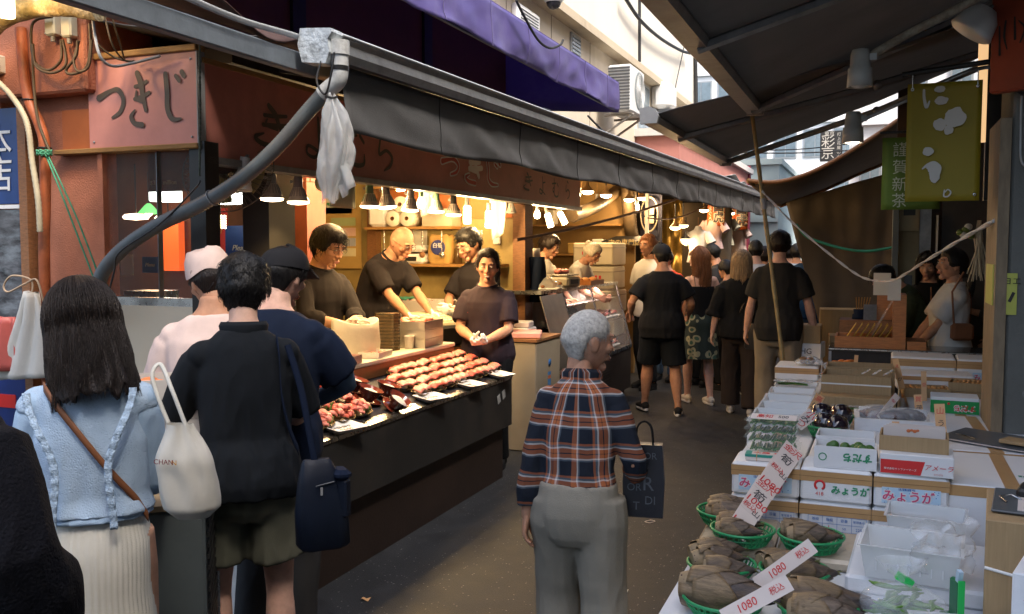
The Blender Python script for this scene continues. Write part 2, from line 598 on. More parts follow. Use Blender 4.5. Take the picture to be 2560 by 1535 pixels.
def shirt_mesh(F,hem=.86,ease=.016,sleeve=.6,sr=.068,cuff=None,flare=0.0,neck=1.478,voxel=.011,wr=.006,seed=0,wave=.0,tuck=False):
 mb=MB(); zs=[hem]; 
 while zs[-1]<1.36: zs.append(min(1.36,zs[-1]+.055))
 zs += [1.405,1.44,neck]
 rings=[]
 for z in zs:
  e=ease+flare*sstep(1.15-z,0,.35)+(.016*sstep(1.1-z,0,.08) if not tuck else 0)
  if z<.84:
   r0=F.trunk_ring(.84,e); c,*_=F.fr(.84)
   r0=[p+V(0,0,z-.84) for p in r0]
  elif z>1.4: r0=F.trunk_ring(z,ease*(.8 if z<1.45 else .5))
  else: r0=F.trunk_ring(z,e)
  rings.append(r0)
 mb.loft(rings)
 bf=F.build**.5
 for i in (0,1):
  sg=1 if i else -1
  a,e,w_=F.shd[i],F.elb[i],F.wri[i]
  mb.ell(a+V(-sg*.016,0,-.016),(.074*bf,.072*bf,.062*bf))
  if sleeve <= 1:
   c_=cuff or sr*1.02
   mb.tube([a.lerp(e,t)+V(-sg*.012*(1-t),0,0) for t in (.02,.18,sleeve*.5,sleeve*.85,sleeve)],[.05,sr*bf*.93,sr*bf,(sr*.5+c_*.5)*bf,c_*bf],14)
  else:
   t1=sleeve-1; c_=cuff or .042
   mid=(sr*.75+c_*.25)
   mb.tube([a.lerp(e,t)+V(-sg*.012*(1-t),0,0) for t in (.02,.18,.5,.85)]+[e+(a-e).normalized()*.01]+[e.lerp(w_,t) for t in (.12*t1,.4*t1,.75*t1,.93*t1,t1)],
     [.05,sr*.95*bf,sr*.93*bf,sr*.85*bf,sr*.82*bf,sr*.82*bf,mid*bf,(mid*.5+c_*.5),c_,c_*.98],14)
 me=remesh(mb,voxel,2)
 if wr:
  me.update()
  wrinkle(me,wr*1.15,(9,9,3.2),seed,lambda c: .45+.7*sstep(1.35-c.z,0,.3)-.35*sstep(1.1-c.z,0,.1))
  if wave: wrinkle(me,wave,(16,16,1.6),seed+3.3,lambda c: sstep(1.25-c.z,0,.35))
 return me
def trouser_mesh(F,top=1.02,leg=1.0,ease=.009,width=.075,hemw=.065,voxel=.012,wr=.006,seed=0,kneew=None):
 """leg: how far down, 1 = hip to ankle"""
 mb=MB()
 rings=[F.trunk_ring(z,ease) for z in ((.84,.90,.96,top) if top>.97 else (.84,.9,top))]
 c0,*_=F.fr(.84); rings=[[c0+(p-c0)*.72+V(0,0,-.075) for p in rings[0]],[c0+(p-c0)*.93+V(0,0,-.035) for p in rings[0]]]+rings
 mb.loft(rings)
 for i in (0,1):
  h,kn,an=F.hips[i],F.knee[i],F.ank[i]; b=F.build**.6
  kw=kneew or (width*.5+hemw*.5)
  P=[h+V(0,0,.05)]+[h.lerp(kn,t) for t in (.12,.35,.65,.92)]+[kn.lerp(an,t) for t in (.08,.35,.7,1.0)]
  r_=[.09*b+ease,.102*b+ease,(.090*b+ease),(.35*kw+.65*(.082*b+ease)),kw,kw,kw*.6+hemw*.4,kw*.2+hemw*.8,hemw]
  if leg<1.0:
   L1=leg*2
   if L1 <= 1:
    ts=[.12,.4*L1+.08,.75*L1,L1]
    P=[h+V(0,0,.05)]+[h.lerp(kn,t) for t in ts]
    r_=[.09*b+ease,.102*b+ease,.095*b+ease,width*.4+.6*(.09*b+ease),width]
   else:
    t1=L1-1
    P=P[:5]+[kn.lerp(an,.08),kn.lerp(an,t1*.5),kn.lerp(an,t1)]; r_=r_[:6]+[kw*.5+hemw*.5,hemw]
  mb.tube(P,r_,16)
 me=remesh(mb,voxel,2)
 if wr:
  me.update(); wrinkle(me,wr*1.2,(9,9,2.6),seed+5,lambda c: .6+.8*math.exp(-((c.z-.5)/.16)**2))
 return me
def strand(mb,pts,r0,mi=0,n=3):
 m=len(pts); mb.tube(pts,[r0*(1-.75*i/(m-1)) for i in range(m)],n,mi,cap=False)
def hairline(a,front=.062,side=-.018,back=-.078):
 sa=math.sin(a)
 if sa>.35: return side+(front-side)*sstep(sa,.35,.8)
 if sa<-.2: return side+(back-side)*sstep(-sa,.2,.75)
 return side
def hair_mesh(F,style='short',th=.02,rng=None,n_str=260,front=.062,side=-.018,back=-.078,length=.35,wave=0.0,curl=0.0,slen=.045,sr=.003,spread=0.0,fringe=True,top_th=None,lift=.3,vol=1.0,smi=0):
 rng=rng or random.Random(3)
 mb=MB(); M=F.Mh; n,m=40,26
 tt=top_th if top_th is not None else th
 def thick(p,a):
  hl=hairline(a,front,side,back)
  q=sstep(p.z-hl,-.012,.022)
  t_=th+(tt-th)*sstep(p.z,.03,.1)
  nz=noise.noise(Vector((math.cos(a)*5,math.sin(a)*5,p.z*30)))*.25+noise.noise(Vector((math.cos(a)*14,math.sin(a)*14,p.z*60+7)))*.18
  return -.012+(t_*(1+nz*curl)+.012)*q
 vs=[]
 for i in range(m+1):
  for k in range(n):
   a=2*PI*k/n; t=PI*i/m
   p=F.head_pt(a,t); vs.append(M @ F.head_pt(a,t,thick(p,a)))
 mb.add(vs,[(i*n+k,i*n+(k+1) % n,(i+1)*n+(k+1) % n,(i+1)*n+k) for i in range(m) for k in range(n)],0,True)
 R3=M.to_3x3()
 if style in ('short','buzz'):
  for _ in range(n_str):
   a=rng.uniform(0,2*PI); t=math.acos(rng.uniform(-.95,.8)); t=PI-t if rng.random()<.5 else t
   p0=F.head_pt(a,t)
   if p0.z<hairline(a,front,side,back)+.006: continue
   p=F.head_pt(a,t,thick(p0,a)-.004); nrm=p.normalized()
   if style == 'buzz': dirv=nrm+V(rng.uniform(-.3,.3),rng.uniform(-.3,.3),rng.uniform(-.5,.1))
   else:
    swirl=V(-math.sin(a),math.cos(a),0)*rng.uniform(-.8,.8)+V(0,0,-1.0)+V(0,.5,0)*sstep(p.z,.05,.1)
    swirl=swirl-nrm*swirl.dot(nrm); dirv=swirl.normalized()+nrm*lift*rng.uniform(.2,1.2)
   dirv.normalize(); L_=slen*rng.uniform(.6,1.3); pts=[]
   for j in range(5):
    q=j/4
    c=p+dirv*L_*q-nrm*(L_*.45*q*q if style == 'short' else 0)*(1-lift*.5)
    if curl: c += V(noise.noise(c*60),noise.noise(c*60+V(9,1,2)),noise.noise(c*60+V(3,8,5)))*.008*curl*q
    pts.append(M @ c)
   strand(mb,pts,sr*rng.uniform(.7,1.3),smi)
 if style == 'long':
  def surf(u,v,off=0.0):
   a=R(150)+u*R(240)
   if v<.35:
    q=v/.35; t=PI-q*PI*.52
    p=F.head_pt(a,t,th+.002+off)
    return p
   q=(v-.35)/.65
   p=F.head_pt(a,PI*.48,th+.002+off)
   z=p.z-q*length
   k_=1+.02*math.sin(q*PI/2)+spread*q-.05*q*q
   y=p.y*k_-.012*q*vol; x=p.x*(k_+.08*q)
   c=V(x,y,z)
   if wave: c += V(math.sin(u*40+q*13)*wave*q,math.cos(u*31+q*11)*wave*q,0)
   return c
  def sf(u,v):
   c=surf(u,v); g=noise.noise(Vector((u*34,v*1.5,3)))*.006+noise.noise(Vector((u*90,v*2,9)))*.002
   d=V(c.x,c.y,0)
   return M @ (c+(d.normalized() if d.length>1e-6 else d)*g*(1 if v>.2 else .3)+V(0,0,-.05*(noise.noise(Vector((u*20,2,0))))*v*v))
  mb.sheet(sf,64,26,.014)
  for _ in range(n_str):
   u=rng.uniform(0,1); o=rng.uniform(.0065,.012); e=rng.uniform(.86,1.06); du=rng.uniform(-.03,.03); ph=rng.uniform(0,6)
   pts=[]
   for j in range(19):
    v=j/18*e
    c=surf(u+du*v,min(v,1.08),o)
    if wave: c += V(math.sin(ph+v*18),math.cos(ph+v*18),0)*wave*.8*v
    pts.append(M @ c)
   strand(mb,pts,sr*rng.uniform(.6,1.2),smi)
  if fringe:
   for _ in range(60):
    a=rng.uniform(R(40),R(140)); pts=[]
    for j in range(6):
     q=j/5; pts.append(M @ F.head_pt(a,PI-(.25+q*(.30 if fringe is True else fringe))*PI,th*.9+.004))
    strand(mb,pts,sr*1.6)
 if style == 'tail':
  for _ in range(n_str):
   u=rng.uniform(-1,1); w_=rng.uniform(-1,1); pts=[]
   for j in range(9):
    q=j/8
    pts.append(M @ (V(u*.02*(1+q),-.105-.05*math.sin(q*2.2)+w_*.014,.02-length*q*q-.03*q)))
   strand(mb,pts,.004)
 if style == 'bun':
  mb.ell(M @ V(0,-.10,.075),(.045,.045,.04),M=R3)
 return mb
SKIN={}
def skin(kind='asian'):
 c={'asian': (.50,.27,.175),'tan': (.42,.215,.13),'pale': (.60,.36,.27),'old': (.44,.235,.15)}[kind]
 return mat('skin_'+kind,c,.55,.14,26,.12,300,spec=.22,sss=.12)
def person(label,loc,rz,fig,top=None,bottom=None,hair=None,skn='asian',shoes=None,q='mid',hands=('relax','relax'),face=True,gloves=None,glasses=None,
           skirt=None,smile=False,cap=None,collar=None,eyes=True,seed=0,hdir=(None,None),hnrm=(None,None),brow=(.02,.015,.012),legs=True,name='person',lipcol=(.36,.13,.10),group=None):
 rng=random.Random(seed+11)
 F=fig; k=F.k
 root=empty(name,loc,rz,label,'person',group)
 root.scale=(k,k,k)
 vb,vh,vf,vc={'near': (.010,.0055,.0045,.0085),'mid': (.0125,.006,.0055,.0115),'far': (.02,.009,.009,.018)}[q]
 mb=MB(); F.body(mb,legs=legs); b1=remesh(mb,vb,2)
 mb=MB(); F.head(mb); b2=remesh(mb,vh,2)
 out=MB()
 for me in (b1,b2):
  co,fs=mesh_arrays(me); out.add(co,fs,0,True); bpy.data.meshes.remove(me)
 gls=[]
 CURL={'relax': .32,'fist': .95,'flat': .08,'hold': .75,'curl': .55}
 for i in (0,1):
  if hands[i] is None: continue
  sg=1 if i else -1
  d=V(hdir[i]) if hdir[i] else (F.wri[i]-F.elb[i])
  nr=V(hnrm[i]) if hnrm[i] else V(-sg,.15,0)
  hm=MB(); g_=gloves and gloves[i]
  hand_mesh(hm,F.wri[i],d,nr,sg,CURL[hands[i]],1.0,1.14 if g_ else 1.0,spread=.06 if hands[i] == 'flat' else .0,thumb=.5 if hands[i] in ('fist','hold') else 0)
  me=remesh(hm,vf,1); co,fs=mesh_arrays(me); bpy.data.meshes.remove(me)
  gl=MB(); gls.append(gl)
  (gl if g_ else out).add(co,fs,0,True)
 out.build('body',skin(skn),root)
 for gl in gls:
  if gl.v: gl.build('glove',gloves[0] or gloves[1],root)
 if top:
  tp=dict(top); m_=tp.pop('mat'); nm=tp.pop('name','shirt'); under=tp.pop('under',None)
  me=shirt_mesh(F,voxel=vc,seed=seed,**tp); link(nm,me,m_,root)
 if collar:
  cm,ch,cr=collar
  mbc=MB(); rings=[]
  for (dz,e) in ((-.012,.012),(ch*.55,.018),(ch,.010),(ch*.5,.004),(-.015,.0)):
   r0=[]
   for kk in range(24):
    a=2*PI*kk/24; rr=cr+e
    r0.append(F.tr(rr*math.cos(a)*1.05,rr*math.sin(a)-.008,1.474+dz-(.024 if math.sin(a)>0 else 0)*math.sin(a)))
   rings.append(r0)
  mbc.loft(rings,cap=False); mbc.build('collar',cm,root)
 if bottom:
  bt=dict(bottom); m_=bt.pop('mat'); nm=bt.pop('name','trousers')
  me=trouser_mesh(F,voxel=vc*1.1,seed=seed,**bt); link(nm,me,m_,root)
 if skirt:
  sm,z1,r1,pl,np_=skirt
  mbs=MB(); rings=[]; n=max(48,np_*4)
  base=F.trunk_ring(1.04,.012,n)
  for j in range(13):
   t=j/12; z=1.04+(z1-1.04)*t; rr=[]
   src=F.trunk_ring(max(.84,z),.006+(r1 if z>.84 else r1)*t,n)
   for kk in range(n):
    p=src[kk]; c0=V(0,-.005,p.z)
    d=V(p.x,p.y,0); d.normalize()
    rip=math.sin(kk/n*2*PI*np_+noise.noise(Vector((kk*.3,t*2,seed)))*1.5)*pl*(.1+.9*t)+noise.noise(Vector((d.x*3,d.y*3,t*1.2+seed)))*.02*t
    pz=p.z if z >= .84 else z
    rr.append(V(p.x,p.y,pz)+d*rip)
   rings.append(rr)
  mbs.loft(rings); mbs.build('skirt',sm,root)
 if shoes:
  sm,sole,hs_=shoes
  for i in (0,1):
   an=F.ank[i]; fd=F.feetdir[i]; d=V(-math.sin(fd),math.cos(fd),0); g=an+V(0,0,-.085+0)
   ms=MB()
   ms.tube([g+d*-.075+V(0,0,.045),g+d*-.05+V(0,0,.05),g+d*.02+V(0,0,.055),g+d*.10+V(0,0,.045),g+d*.165+V(0,0,.036),g+d*.20+V(0,0,.03)],
     [(.02,.02),(.045,.037),(.05,.041),(.034,.047),(.026,.044),(.012,.025)],14,ref=(0,0,1))
   if hs_: ms.tube([an+V(0,0,-.06),an+V(0,0,-.02),an+V(0,0,hs_)],[.045,.045,.047],12)
   me=remesh(ms,max(.007,vf),2); o=link('shoe',me,sm,root)
   so=MB(); rings=[]
   for dz,e in ((.0,-.004),(.006,.003),(.024,.004),(.03,-.006)):
    rr=[]
    for kk in range(20):
     a=2*PI*kk/20; y=.06+.142*math.sin(a); x=(.040+.008*math.sin(a)+e)*math.cos(a)
     rr.append(g+d*(y+e*math.sin(a))+V(d.y,-d.x,0)*x+V(0,0,dz))
    rings.append(rr)
   so.loft(rings); so.build('sole',sole,o)
 M=F.Mh; R3=M.to_3x3()
 if face:
  dark=mat('eye_dark',(.012,.008,.006),.25,0); wh=mat('eye_white',(.36,.32,.29),.3,0); br=mat('brow_hair',brow,.7,0)
  for s_ in (-1,1):
   e=MB()
   e.ell(M @ V(s_*.031,.0885,.010),(.0122,.0052,.0036),10,6,0,R3); e.ell(M @ V(s_*.031,.0922,.010),(.0064,.0040,.0042),8,6,1,R3)
   e.tube([M @ V(s_*(.031+dx),0.0935-abs(dx)*.25,.0165-dx*dx*22) for dx in (-.016,-.008,0,.008,.016)],.0016,5,1)
   e.build('eye',[wh,dark],root)
   e=MB(); e.tube([M @ V(s_*(.031+dx*s_*1),.0975-abs(dx)*.30*(1 if dx*s_*s_>0 else .2),.034-dx*dx*12) for dx in (-.02,-.01,0,.01,.02)],[.0016,.003,.0034,.003,.0014],6)
   e.build('eyebrow',br,root)
  lm=mat('lips'+str(lipcol[0]),lipcol,.45,.05)
  e=MB(); c_=6 if smile else -2
  e.tube([M @ V(dx,.1015-dx*dx*14,-.0575+dx*dx*c_) for dx in (-.026,-.014,0,.014,.026)],[.0012,.0036,.0042,.0036,.0012],6)
  e.tube([M @ V(dx,.0995-dx*dx*14,-.066+dx*dx*c_) for dx in (-.02,-.01,0,.01,.02)],[.001,.004,.0048,.004,.001],6)
  e.build('mouth',lm,root)
  if smile:
   e=MB(); e.tube([M @ V(dx,.1030-dx*dx*14,-.0615+dx*dx*c_) for dx in (-.018,-.009,0,.009,.018)],[.0012,.0032,.0036,.0032,.0012],6); e.build('teeth',mat('teeth',(.8,.76,.7),.3,0),root)
 if glasses:
  e=MB()
  for s_ in (-1,1):
   e.tube([M @ V(s_*.034+.023*math.cos(a),.104-.004*abs(math.cos(a)),.008+.016*math.sin(a)) for a in [2*PI*j/18 for j in range(19)]],.0017,5)
   e.tube([M @ V(s_*.056,.100,.012),M @ V(s_*.078,.05,.014),M @ V(s_*.084,-.01,.012)],.0016,5)
  e.tube([M @ V(-.011,.104,.012),M @ V(0,.107,.014),M @ V(.011,.104,.012)],.0015,5)
  e.build('glasses',glasses,root)
 if hair:
  h=dict(hair); m_=h.pop('mat'); h.setdefault('style','short'); h['smi']=1 if isinstance(m_,list) else 0
  hair_mesh(F,rng=rng,**h).build('hair',m_,root)
 if cap:
  cm,brim=cap
  e=MB(); n,m2=32,9
  vs=[]
  for i in range(m2+1):
   for kk in range(n):
    a=2*PI*kk/n; z0=.035+(.012*math.sin(a))
    t=(1-i/m2)*.5*PI*1.0
    rr=math.sin(t+1e-4)
    x=.092*rr*math.cos(a); y=.112*rr*math.sin(a)-.004; z=z0+.096*math.cos(t)**.8*1.0
    vs.append(M @ V(x,y,z))
  e.add(vs,[(i*n+kk,i*n+(kk+1) % n,(i+1)*n+(kk+1) % n,(i+1)*n+kk) for i in range(m2) for kk in range(n)],0,True)
  e.ell(M @ V(0,-.004,.134),(.008,.008,.006),8,5,0,R3)
  dirs=brim
  def bf(u,v):
   a=R(90)*dirs+(u-.5)*R(120)
   rr=1+v*.62*math.cos((u-.5)*R(120)*.75)
   return M @ V(.092*math.cos(a)*(1+(rr-1)*.7),.112*math.sin(a)*rr,.046+.012*dirs-.020*v-.03*abs(u-.5)**1.6*v*2)
  e.sheet(bf,14,6,.004)
  e.build('cap',cm,root)
 return root
# ---------------------------------------------------------------- shared materials
def asphalt():
 m=bpy.data.materials.new('asphalt'); m.use_nodes=True
 t=m.node_tree; L=t.links.new; b=t.nodes['Principled BSDF']
 tc=t.nodes.new('ShaderNodeTexCoord')
 def nz(scale,det):
  n=t.nodes.new('ShaderNodeTexNoise'); n.inputs['Scale'].default_value=scale; n.inputs['Detail'].default_value=det
  n.inputs['Roughness'].default_value=.65; L(tc.outputs['Object'],n.inputs['Vector']); return n
 fine,mid,big=nz(150,3),nz(7,8),nz(.9,6)
 vor=t.nodes.new('ShaderNodeTexVoronoi'); vor.inputs['Scale'].default_value=50; L(tc.outputs['Object'],vor.inputs['Vector'])
 cr=t.nodes.new('ShaderNodeValToRGB'); e=cr.color_ramp.elements
 e[0].position=.28; e[0].color=(.006,.0068,.0085,1); e[1].position=.75; e[1].color=(.025,.027,.031,1)
 L(fine.outputs['Fac'],cr.inputs['Fac'])
 mr=t.nodes.new('ShaderNodeMapRange'); mr.inputs['From Min'].default_value=.35; mr.inputs['From Max'].default_value=.65; mr.inputs['To Min'].default_value=.62; mr.inputs['To Max'].default_value=1.25
 L(mid.outputs['Fac'],mr.inputs['Value'])
 mr2=t.nodes.new('ShaderNodeMapRange'); mr2.inputs['From Min'].default_value=.3; mr2.inputs['From Max'].default_value=.7; mr2.inputs['To Min'].default_value=.7; mr2.inputs['To Max'].default_value=1.3
 L(big.outputs['Fac'],mr2.inputs['Value'])
 mu=t.nodes.new('ShaderNodeMath'); mu.operation='MULTIPLY'; L(mr.outputs[0],mu.inputs[0]); L(mr2.outputs[0],mu.inputs[1])
 ch=t.nodes.new('ShaderNodeMath'); ch.operation='LESS_THAN'; ch.inputs[1].default_value=.19; L(vor.outputs['Distance'],ch.inputs[0])
 sel=t.nodes.new('ShaderNodeMath'); sel.operation='GREATER_THAN'; sel.inputs[1].default_value=.80
 sp=t.nodes.new('ShaderNodeSeparateColor'); L(vor.outputs['Color'],sp.inputs[0]); L(sp.outputs[0],sel.inputs[0])
 an=t.nodes.new('ShaderNodeMath'); an.operation='MULTIPLY'; L(ch.outputs[0],an.inputs[0]); L(sel.outputs[0],an.inputs[1])
 sc=t.nodes.new('ShaderNodeVectorMath'); sc.operation='SCALE'; L(cr.outputs['Color'],sc.inputs[0]); L(mu.outputs[0],sc.inputs['Scale'])
 mx=t.nodes.new('ShaderNodeMix'); mx.data_type='RGBA'; L(an.outputs[0],mx.inputs[0]); L(sc.outputs[0],mx.inputs[6]); mx.inputs[7].default_value=(.17,.165,.155,1)
 L(mx.outputs[2],b.inputs['Base Color'])
 rr=t.nodes.new('ShaderNodeMapRange'); rr.inputs['To Min'].default_value=.5; rr.inputs['To Max'].default_value=.85; L(mid.outputs['Fac'],rr.inputs['Value']); L(rr.outputs[0],b.inputs['Roughness'])
 bp=t.nodes.new('ShaderNodeBump'); bp.inputs['Strength'].default_value=.55; bp.inputs['Distance'].default_value=.006
 L(fine.outputs['Fac'],bp.inputs['Height']); L(bp.outputs['Normal'],b.inputs['Normal'])
 MATS['asphalt']=m; return m
M_ORANGE=mat('orange_stucco',(.45,.165,.09),.8,.16,5,.5,140,dirt=(.12,.05,.03),damt=.35,ds=3)
M_PINKSIGN=mat('salmon_sign_paint',(.56,.235,.185),.45,.08,3,.05,60,dirt=(.25,.1,.07),damt=.22,ds=4)
M_SHADESIGN=mat('shaded_salmon_sign_paint',(.50,.18,.135),.45,.10,2.5,.04,50,dirt=(.12,.04,.03),damt=.3,ds=3)  # salmon sign colour darkened to carry the shade under the awning
M_SIGNINK=mat('brown_sign_lettering',(.075,.055,.035),.5,.1)
M_WOODTRIM=mat('weathered_yellow_wood',(.33,.17,.045),.6,.3,12,.4,90,stretch=(2,2,14),dirt=(.06,.035,.02),damt=.5,ds=6)
M_WOOD=mat('brown_wood',(.22,.10,.04),.5,.3,10,.3,70,stretch=(3,3,14))
M_WOODORANGE=mat('varnished_orange_wood',(.42,.16,.045),.35,.22,8,.1,60,stretch=(2,12,12))
M_ALU=mat('weathered_aluminium',(.30,.31,.32),.42,.12,14,.1,80,metal=.75,dirt=(.09,.085,.08),damt=.5,ds=5)
M_ALUDARK=mat('dark_aluminium',(.12,.125,.13),.45,.2,14,.1,80,metal=.6)
M_STEEL=mat('stainless_steel',(.55,.55,.54),.28,.12,20,.05,150,metal=1.0,rvar=.1)
M_CANVAS=mat('grey_canvas',(.085,.082,.08),.68,.16,3,.25,220,dirt=(.11,.105,.10),damt=.3,ds=2.2)
M_CANVASUNDER=mat('grey_awning_fabric',(.205,.20,.192),.8,.14,1.5,.2,260,dirt=(.06,.05,.04),damt=.4,ds=1.3,transl=.36)
M_PURPLE=mat('purple_canvas',(.17,.135,.40),.42,.15,2,.15,180,dirt=(.30,.29,.44),damt=.5,ds=2,transl=.4)
M_TAN=mat('brown_tarpaulin',(.085,.064,.044),.75,.16,2,.25,200,dirt=(.06,.045,.03),damt=.4,ds=1.5)
M_CREAM=mat('cream_render',(.62,.54,.42),.85,.08,1.2,.25,60,dirt=(.34,.27,.19),damt=.35,ds=.9,stretch=(1,1,.25))
M_CONC=mat('bare_concrete',(.125,.125,.112),.85,.14,3,.3,120,dirt=(.10,.10,.09),damt=.4,ds=1.8)
M_BLACK=mat('black_paint',(.018,.017,.016),.4,.2,10)
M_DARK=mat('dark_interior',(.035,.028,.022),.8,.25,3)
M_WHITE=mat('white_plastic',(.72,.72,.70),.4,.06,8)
M_GREYP=mat('grey_plastic',(.33,.33,.32),.5,.1,10)
M_RUBBER=mat('black_rubber',(.02,.02,.02),.6,.15)
M_PVC=mat('weathered_pvc',(.52,.52,.50),.5,.15,20,.1,60,dirt=(.14,.12,.09),damt=.7,ds=14)
M_ROPEG=mat('green_twine',(.06,.26,.14),.8,.2,40)
M_GLASS=clear_plastic('window_glass',(.3,.33,.33),.06,.03)
# ---------------------------------------------------------------- ground
g=MB(); g.grid(lambda u,v: (-150+300*u,-60+360*v,0),2,2)
struct(g.build('street_ground',asphalt()))
# ---------------------------------------------------------------- corner of the fish shop (left)
SX,SY=-2.95,3.52
shop=empty('fish_shop',(0,0,0),0,'orange rendered fish shop with open counter front under a long grey awning','shop')
MB().bev((-3.80,3.58,1.8),(.44,.10,3.6),.012).build('pier',M_ORANGE,shop)
MB().bev((-3.93,3.66,2.97),(.72,.46,1.02),.012).build('beam',M_ORANGE,shop)
b=MB(); b.bb(-5.4,-4.29,3.55,3.8,0,3.4); b.build('wall',M_ORANGE,shop)
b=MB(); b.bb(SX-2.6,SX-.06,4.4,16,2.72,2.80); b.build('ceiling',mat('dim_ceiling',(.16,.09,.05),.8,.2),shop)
b=MB(); b.bb(-5.6,-5.5,7.1,16.5,0,3.0); b.build('wall',mat('ochre_wall',(.34,.22,.09),.7,.2,3,dirt=(.12,.07,.03),damt=.4),shop)
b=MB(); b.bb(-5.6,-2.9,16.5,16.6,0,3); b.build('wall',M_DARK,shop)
b=MB(); b.bb(-3.55,-2.90,3.50,3.56,0,.92); b.build('wall',M_BLACK,shop)
b=MB(); b.bb(-3.58,-2.98,3.505,3.54,.93,1.42); b.build('wall_panel',mat('cream_laminate',(.60,.54,.41),.5,.08,4,dirt=(.4,.28,.15),damt=.3),shop)
b=MB(); b.bb(-3.60,-2.94,3.30,3.52,.885,.925); b.build('ledge',M_WOODTRIM,shop)
b=MB(); b.bb(-3.57,-2.99,3.51,3.55,1.42,1.46); b.build('sill',M_STEEL,shop)
b=MB(); b.bb(-3.02,-2.93,3.50,3.60,.93,2.2); b.build('post',M_BLACK,shop)
b=MB(); b.bb(-3.585,-3.555,3.50,3.56,.93,2.2); b.build('post',M_ORANGE,shop)
b=MB(); b.bb(-3.555,-3.02,3.53,3.536,1.46,2.2); b.build('window_pane',M_GLASS,shop)
b=MB(); b.bb(-3.235,-3.229,3.515,3.545,1.46,2.2); b.build('mullion',M_ALUDARK,shop)
b=MB(); b.bb(-3.38,-3.20,4.35,4.60,0,2.72); b.build('post',M_BLACK,shop)
b=MB(); b.bb(-4.02,-3.78,5.58,5.82,0,2.72); b.build('pillar',mat('red_pillar',(.20,.045,.03),.5,.2),shop)
b=MB(); b.box((-4.32,5.80,1.36),(.10,3.3,2.72),rz=R(36.7)); b.build('wall',mat('green_ochre_wall',(.30,.23,.09),.75,.2,4,dirt=(.08,.06,.03),damt=.4),shop)
b=MB(); b.bb(-5.5,-3.10,7.9,8.0,0,2.72); b.build('wall',mat('mustard_tile_wall',(.36,.27,.10),.5,.2,5,dirt=(.14,.09,.03),damt=.4),shop)
b=MB(); b.bb(-4.45,-3.12,7.885,7.898,1.98,2.70); b.build('wall_panel',mat('orange_panel',(.50,.17,.05),.6,.12),shop)
b=MB(); b.bb(-4.60,-4.50,7.80,7.898,0,2.70); b.build('post',M_WOOD,shop)
b=MB(); b.bb(-3.10,-2.98,7.85,8.05,0,2.2); b.build('post',M_WOOD,shop)
b=MB(); b.bb(-8.5,-5.0,6.9,6.96,0,2.7); b.build('wall',mat('dark_wood_back_wall',(.13,.05,.02),.6,.3,3),shop)
b=MB(); b.bb(-8.5,-8.4,3.8,6.96,0,2.7); b.build('wall',M_WOOD,shop)
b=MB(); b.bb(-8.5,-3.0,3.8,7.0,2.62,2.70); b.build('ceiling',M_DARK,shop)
b=MB(); b.bb(-4.6,-3.12,4.02,4.3,.9,1.30); b.build('counter_cabinet',M_STEEL,shop)
b=MB(); b.bb(-4.6,-3.15,4.0,4.34,1.30,1.335); b.build('counter_top',M_STEEL,shop)
def sign_glyphs(mb,place,strokes,lift=.003,wscale=1.0,mi=0):
 for pts,ws in strokes: brush(mb,pts,[q*wscale for q in ws],place,lift,mi)
TSU=([(.110,.568),(.233,.641),(.301,.635),(.344,.527),(.313,.401),(.233,.335)],[.0359,.0207,.0287,.0255,.0239,.0128])
KI=[([(.46,.664),(.509,.676),(.567,.711)],[.0191,.0207,.0175]),([(.454,.525),(.521,.546),(.589,.586)],[.0207,.0223,.0191]),
      ([(.481,.812),(.513,.697),(.53,.548),(.555,.393)],[.0271,.0319,.0271,.0207]),([(.472,.611),(.469,.529),(.521,.491)],[.0112,.0175,.016]),
      ([(.456,.405),(.417,.332),(.448,.255),(.519,.233)],[.008,.0239,.0255,.0271])]
JI=[([(.746,.772),(.757,.573),(.758,.393),(.80,.277),(.881,.275)],[.0271,.0287,.0287,.0271,.0096]),
      ([(.84,.744),(.871,.686)],[.0207,.0207]),([(.89,.783),(.908,.74)],[.0255,.0255])]
ss=empty('sign_board',(-3.62,SY-.03,2.19),0,'salmon pink sign board with brown brush lettering on the shop corner','sign')
MB().bb(0,.66,0,.05,0,.425).build('panel',M_PINKSIGN,ss)
MB().bev((.33,.02,.44),(.68,.07,.03),.004).build('top_batten',M_WOODTRIM,ss)
MB().bev((.22,.02,-.012),(.90,.07,.025),.004).build('bottom_batten',M_WOODTRIM,ss)
MB().bb(-.21,-.003,.03,.16,.004,.20).build('side_box',mat('deep_orange_board',(.45,.13,.03),.55,.12),ss)
MB().bb(.662,.668,-.004,.05,0,.425).build('corner_strip',M_GREYP,ss)
lt=MB(); pl=lambda u,v,h: (u*.65,-h,v*.425)
cell=lambda s_: [([(a[0]*.65,a[1]*.425) for a in p],w_) for p,w_ in s_]
for gl_ in ([TSU],KI,JI):
 lt=MB()
 for p,w_ in cell(gl_): brush(lt,p,w_,lambda u,v,h: (u,-h,v),.003)
 lt.build('lettering',M_SIGNINK,ss)
for x,z in ((.03,.03),(.63,.39),(.03,.39),(.63,.03)): MB().lathe([(0,.003),(.006,.002),(.006,0)],(x,-.002,z),8,M=Matrix.Rotation(PI/2,3,'X')).build('screw',M_GREYP,ss)
G={}
G['ki']=[([((a[0]-.41)/.2,a[1]) for a in p],[q*3 for q in w_]) for p,w_ in KI]
G['tsu']=[([((a[0]-.08)/.3,a[1]) for a in TSU[0]],[q*3 for q in TSU[1]])]
G['ji']=[([((a[0]-.71)/.22,a[1]) for a in p],[q*3 for q in w_]) for p,w_ in JI]
G['yo']=[([(.52,.80),(.55,.5),(.55,.3),(.42,.18),(.22,.22),(.24,.34),(.45,.30),(.80,.17)],[.05,.08,.07,.06,.05,.05,.06,.05]),([(.57,.58),(.80,.62)],[.06,.05])]
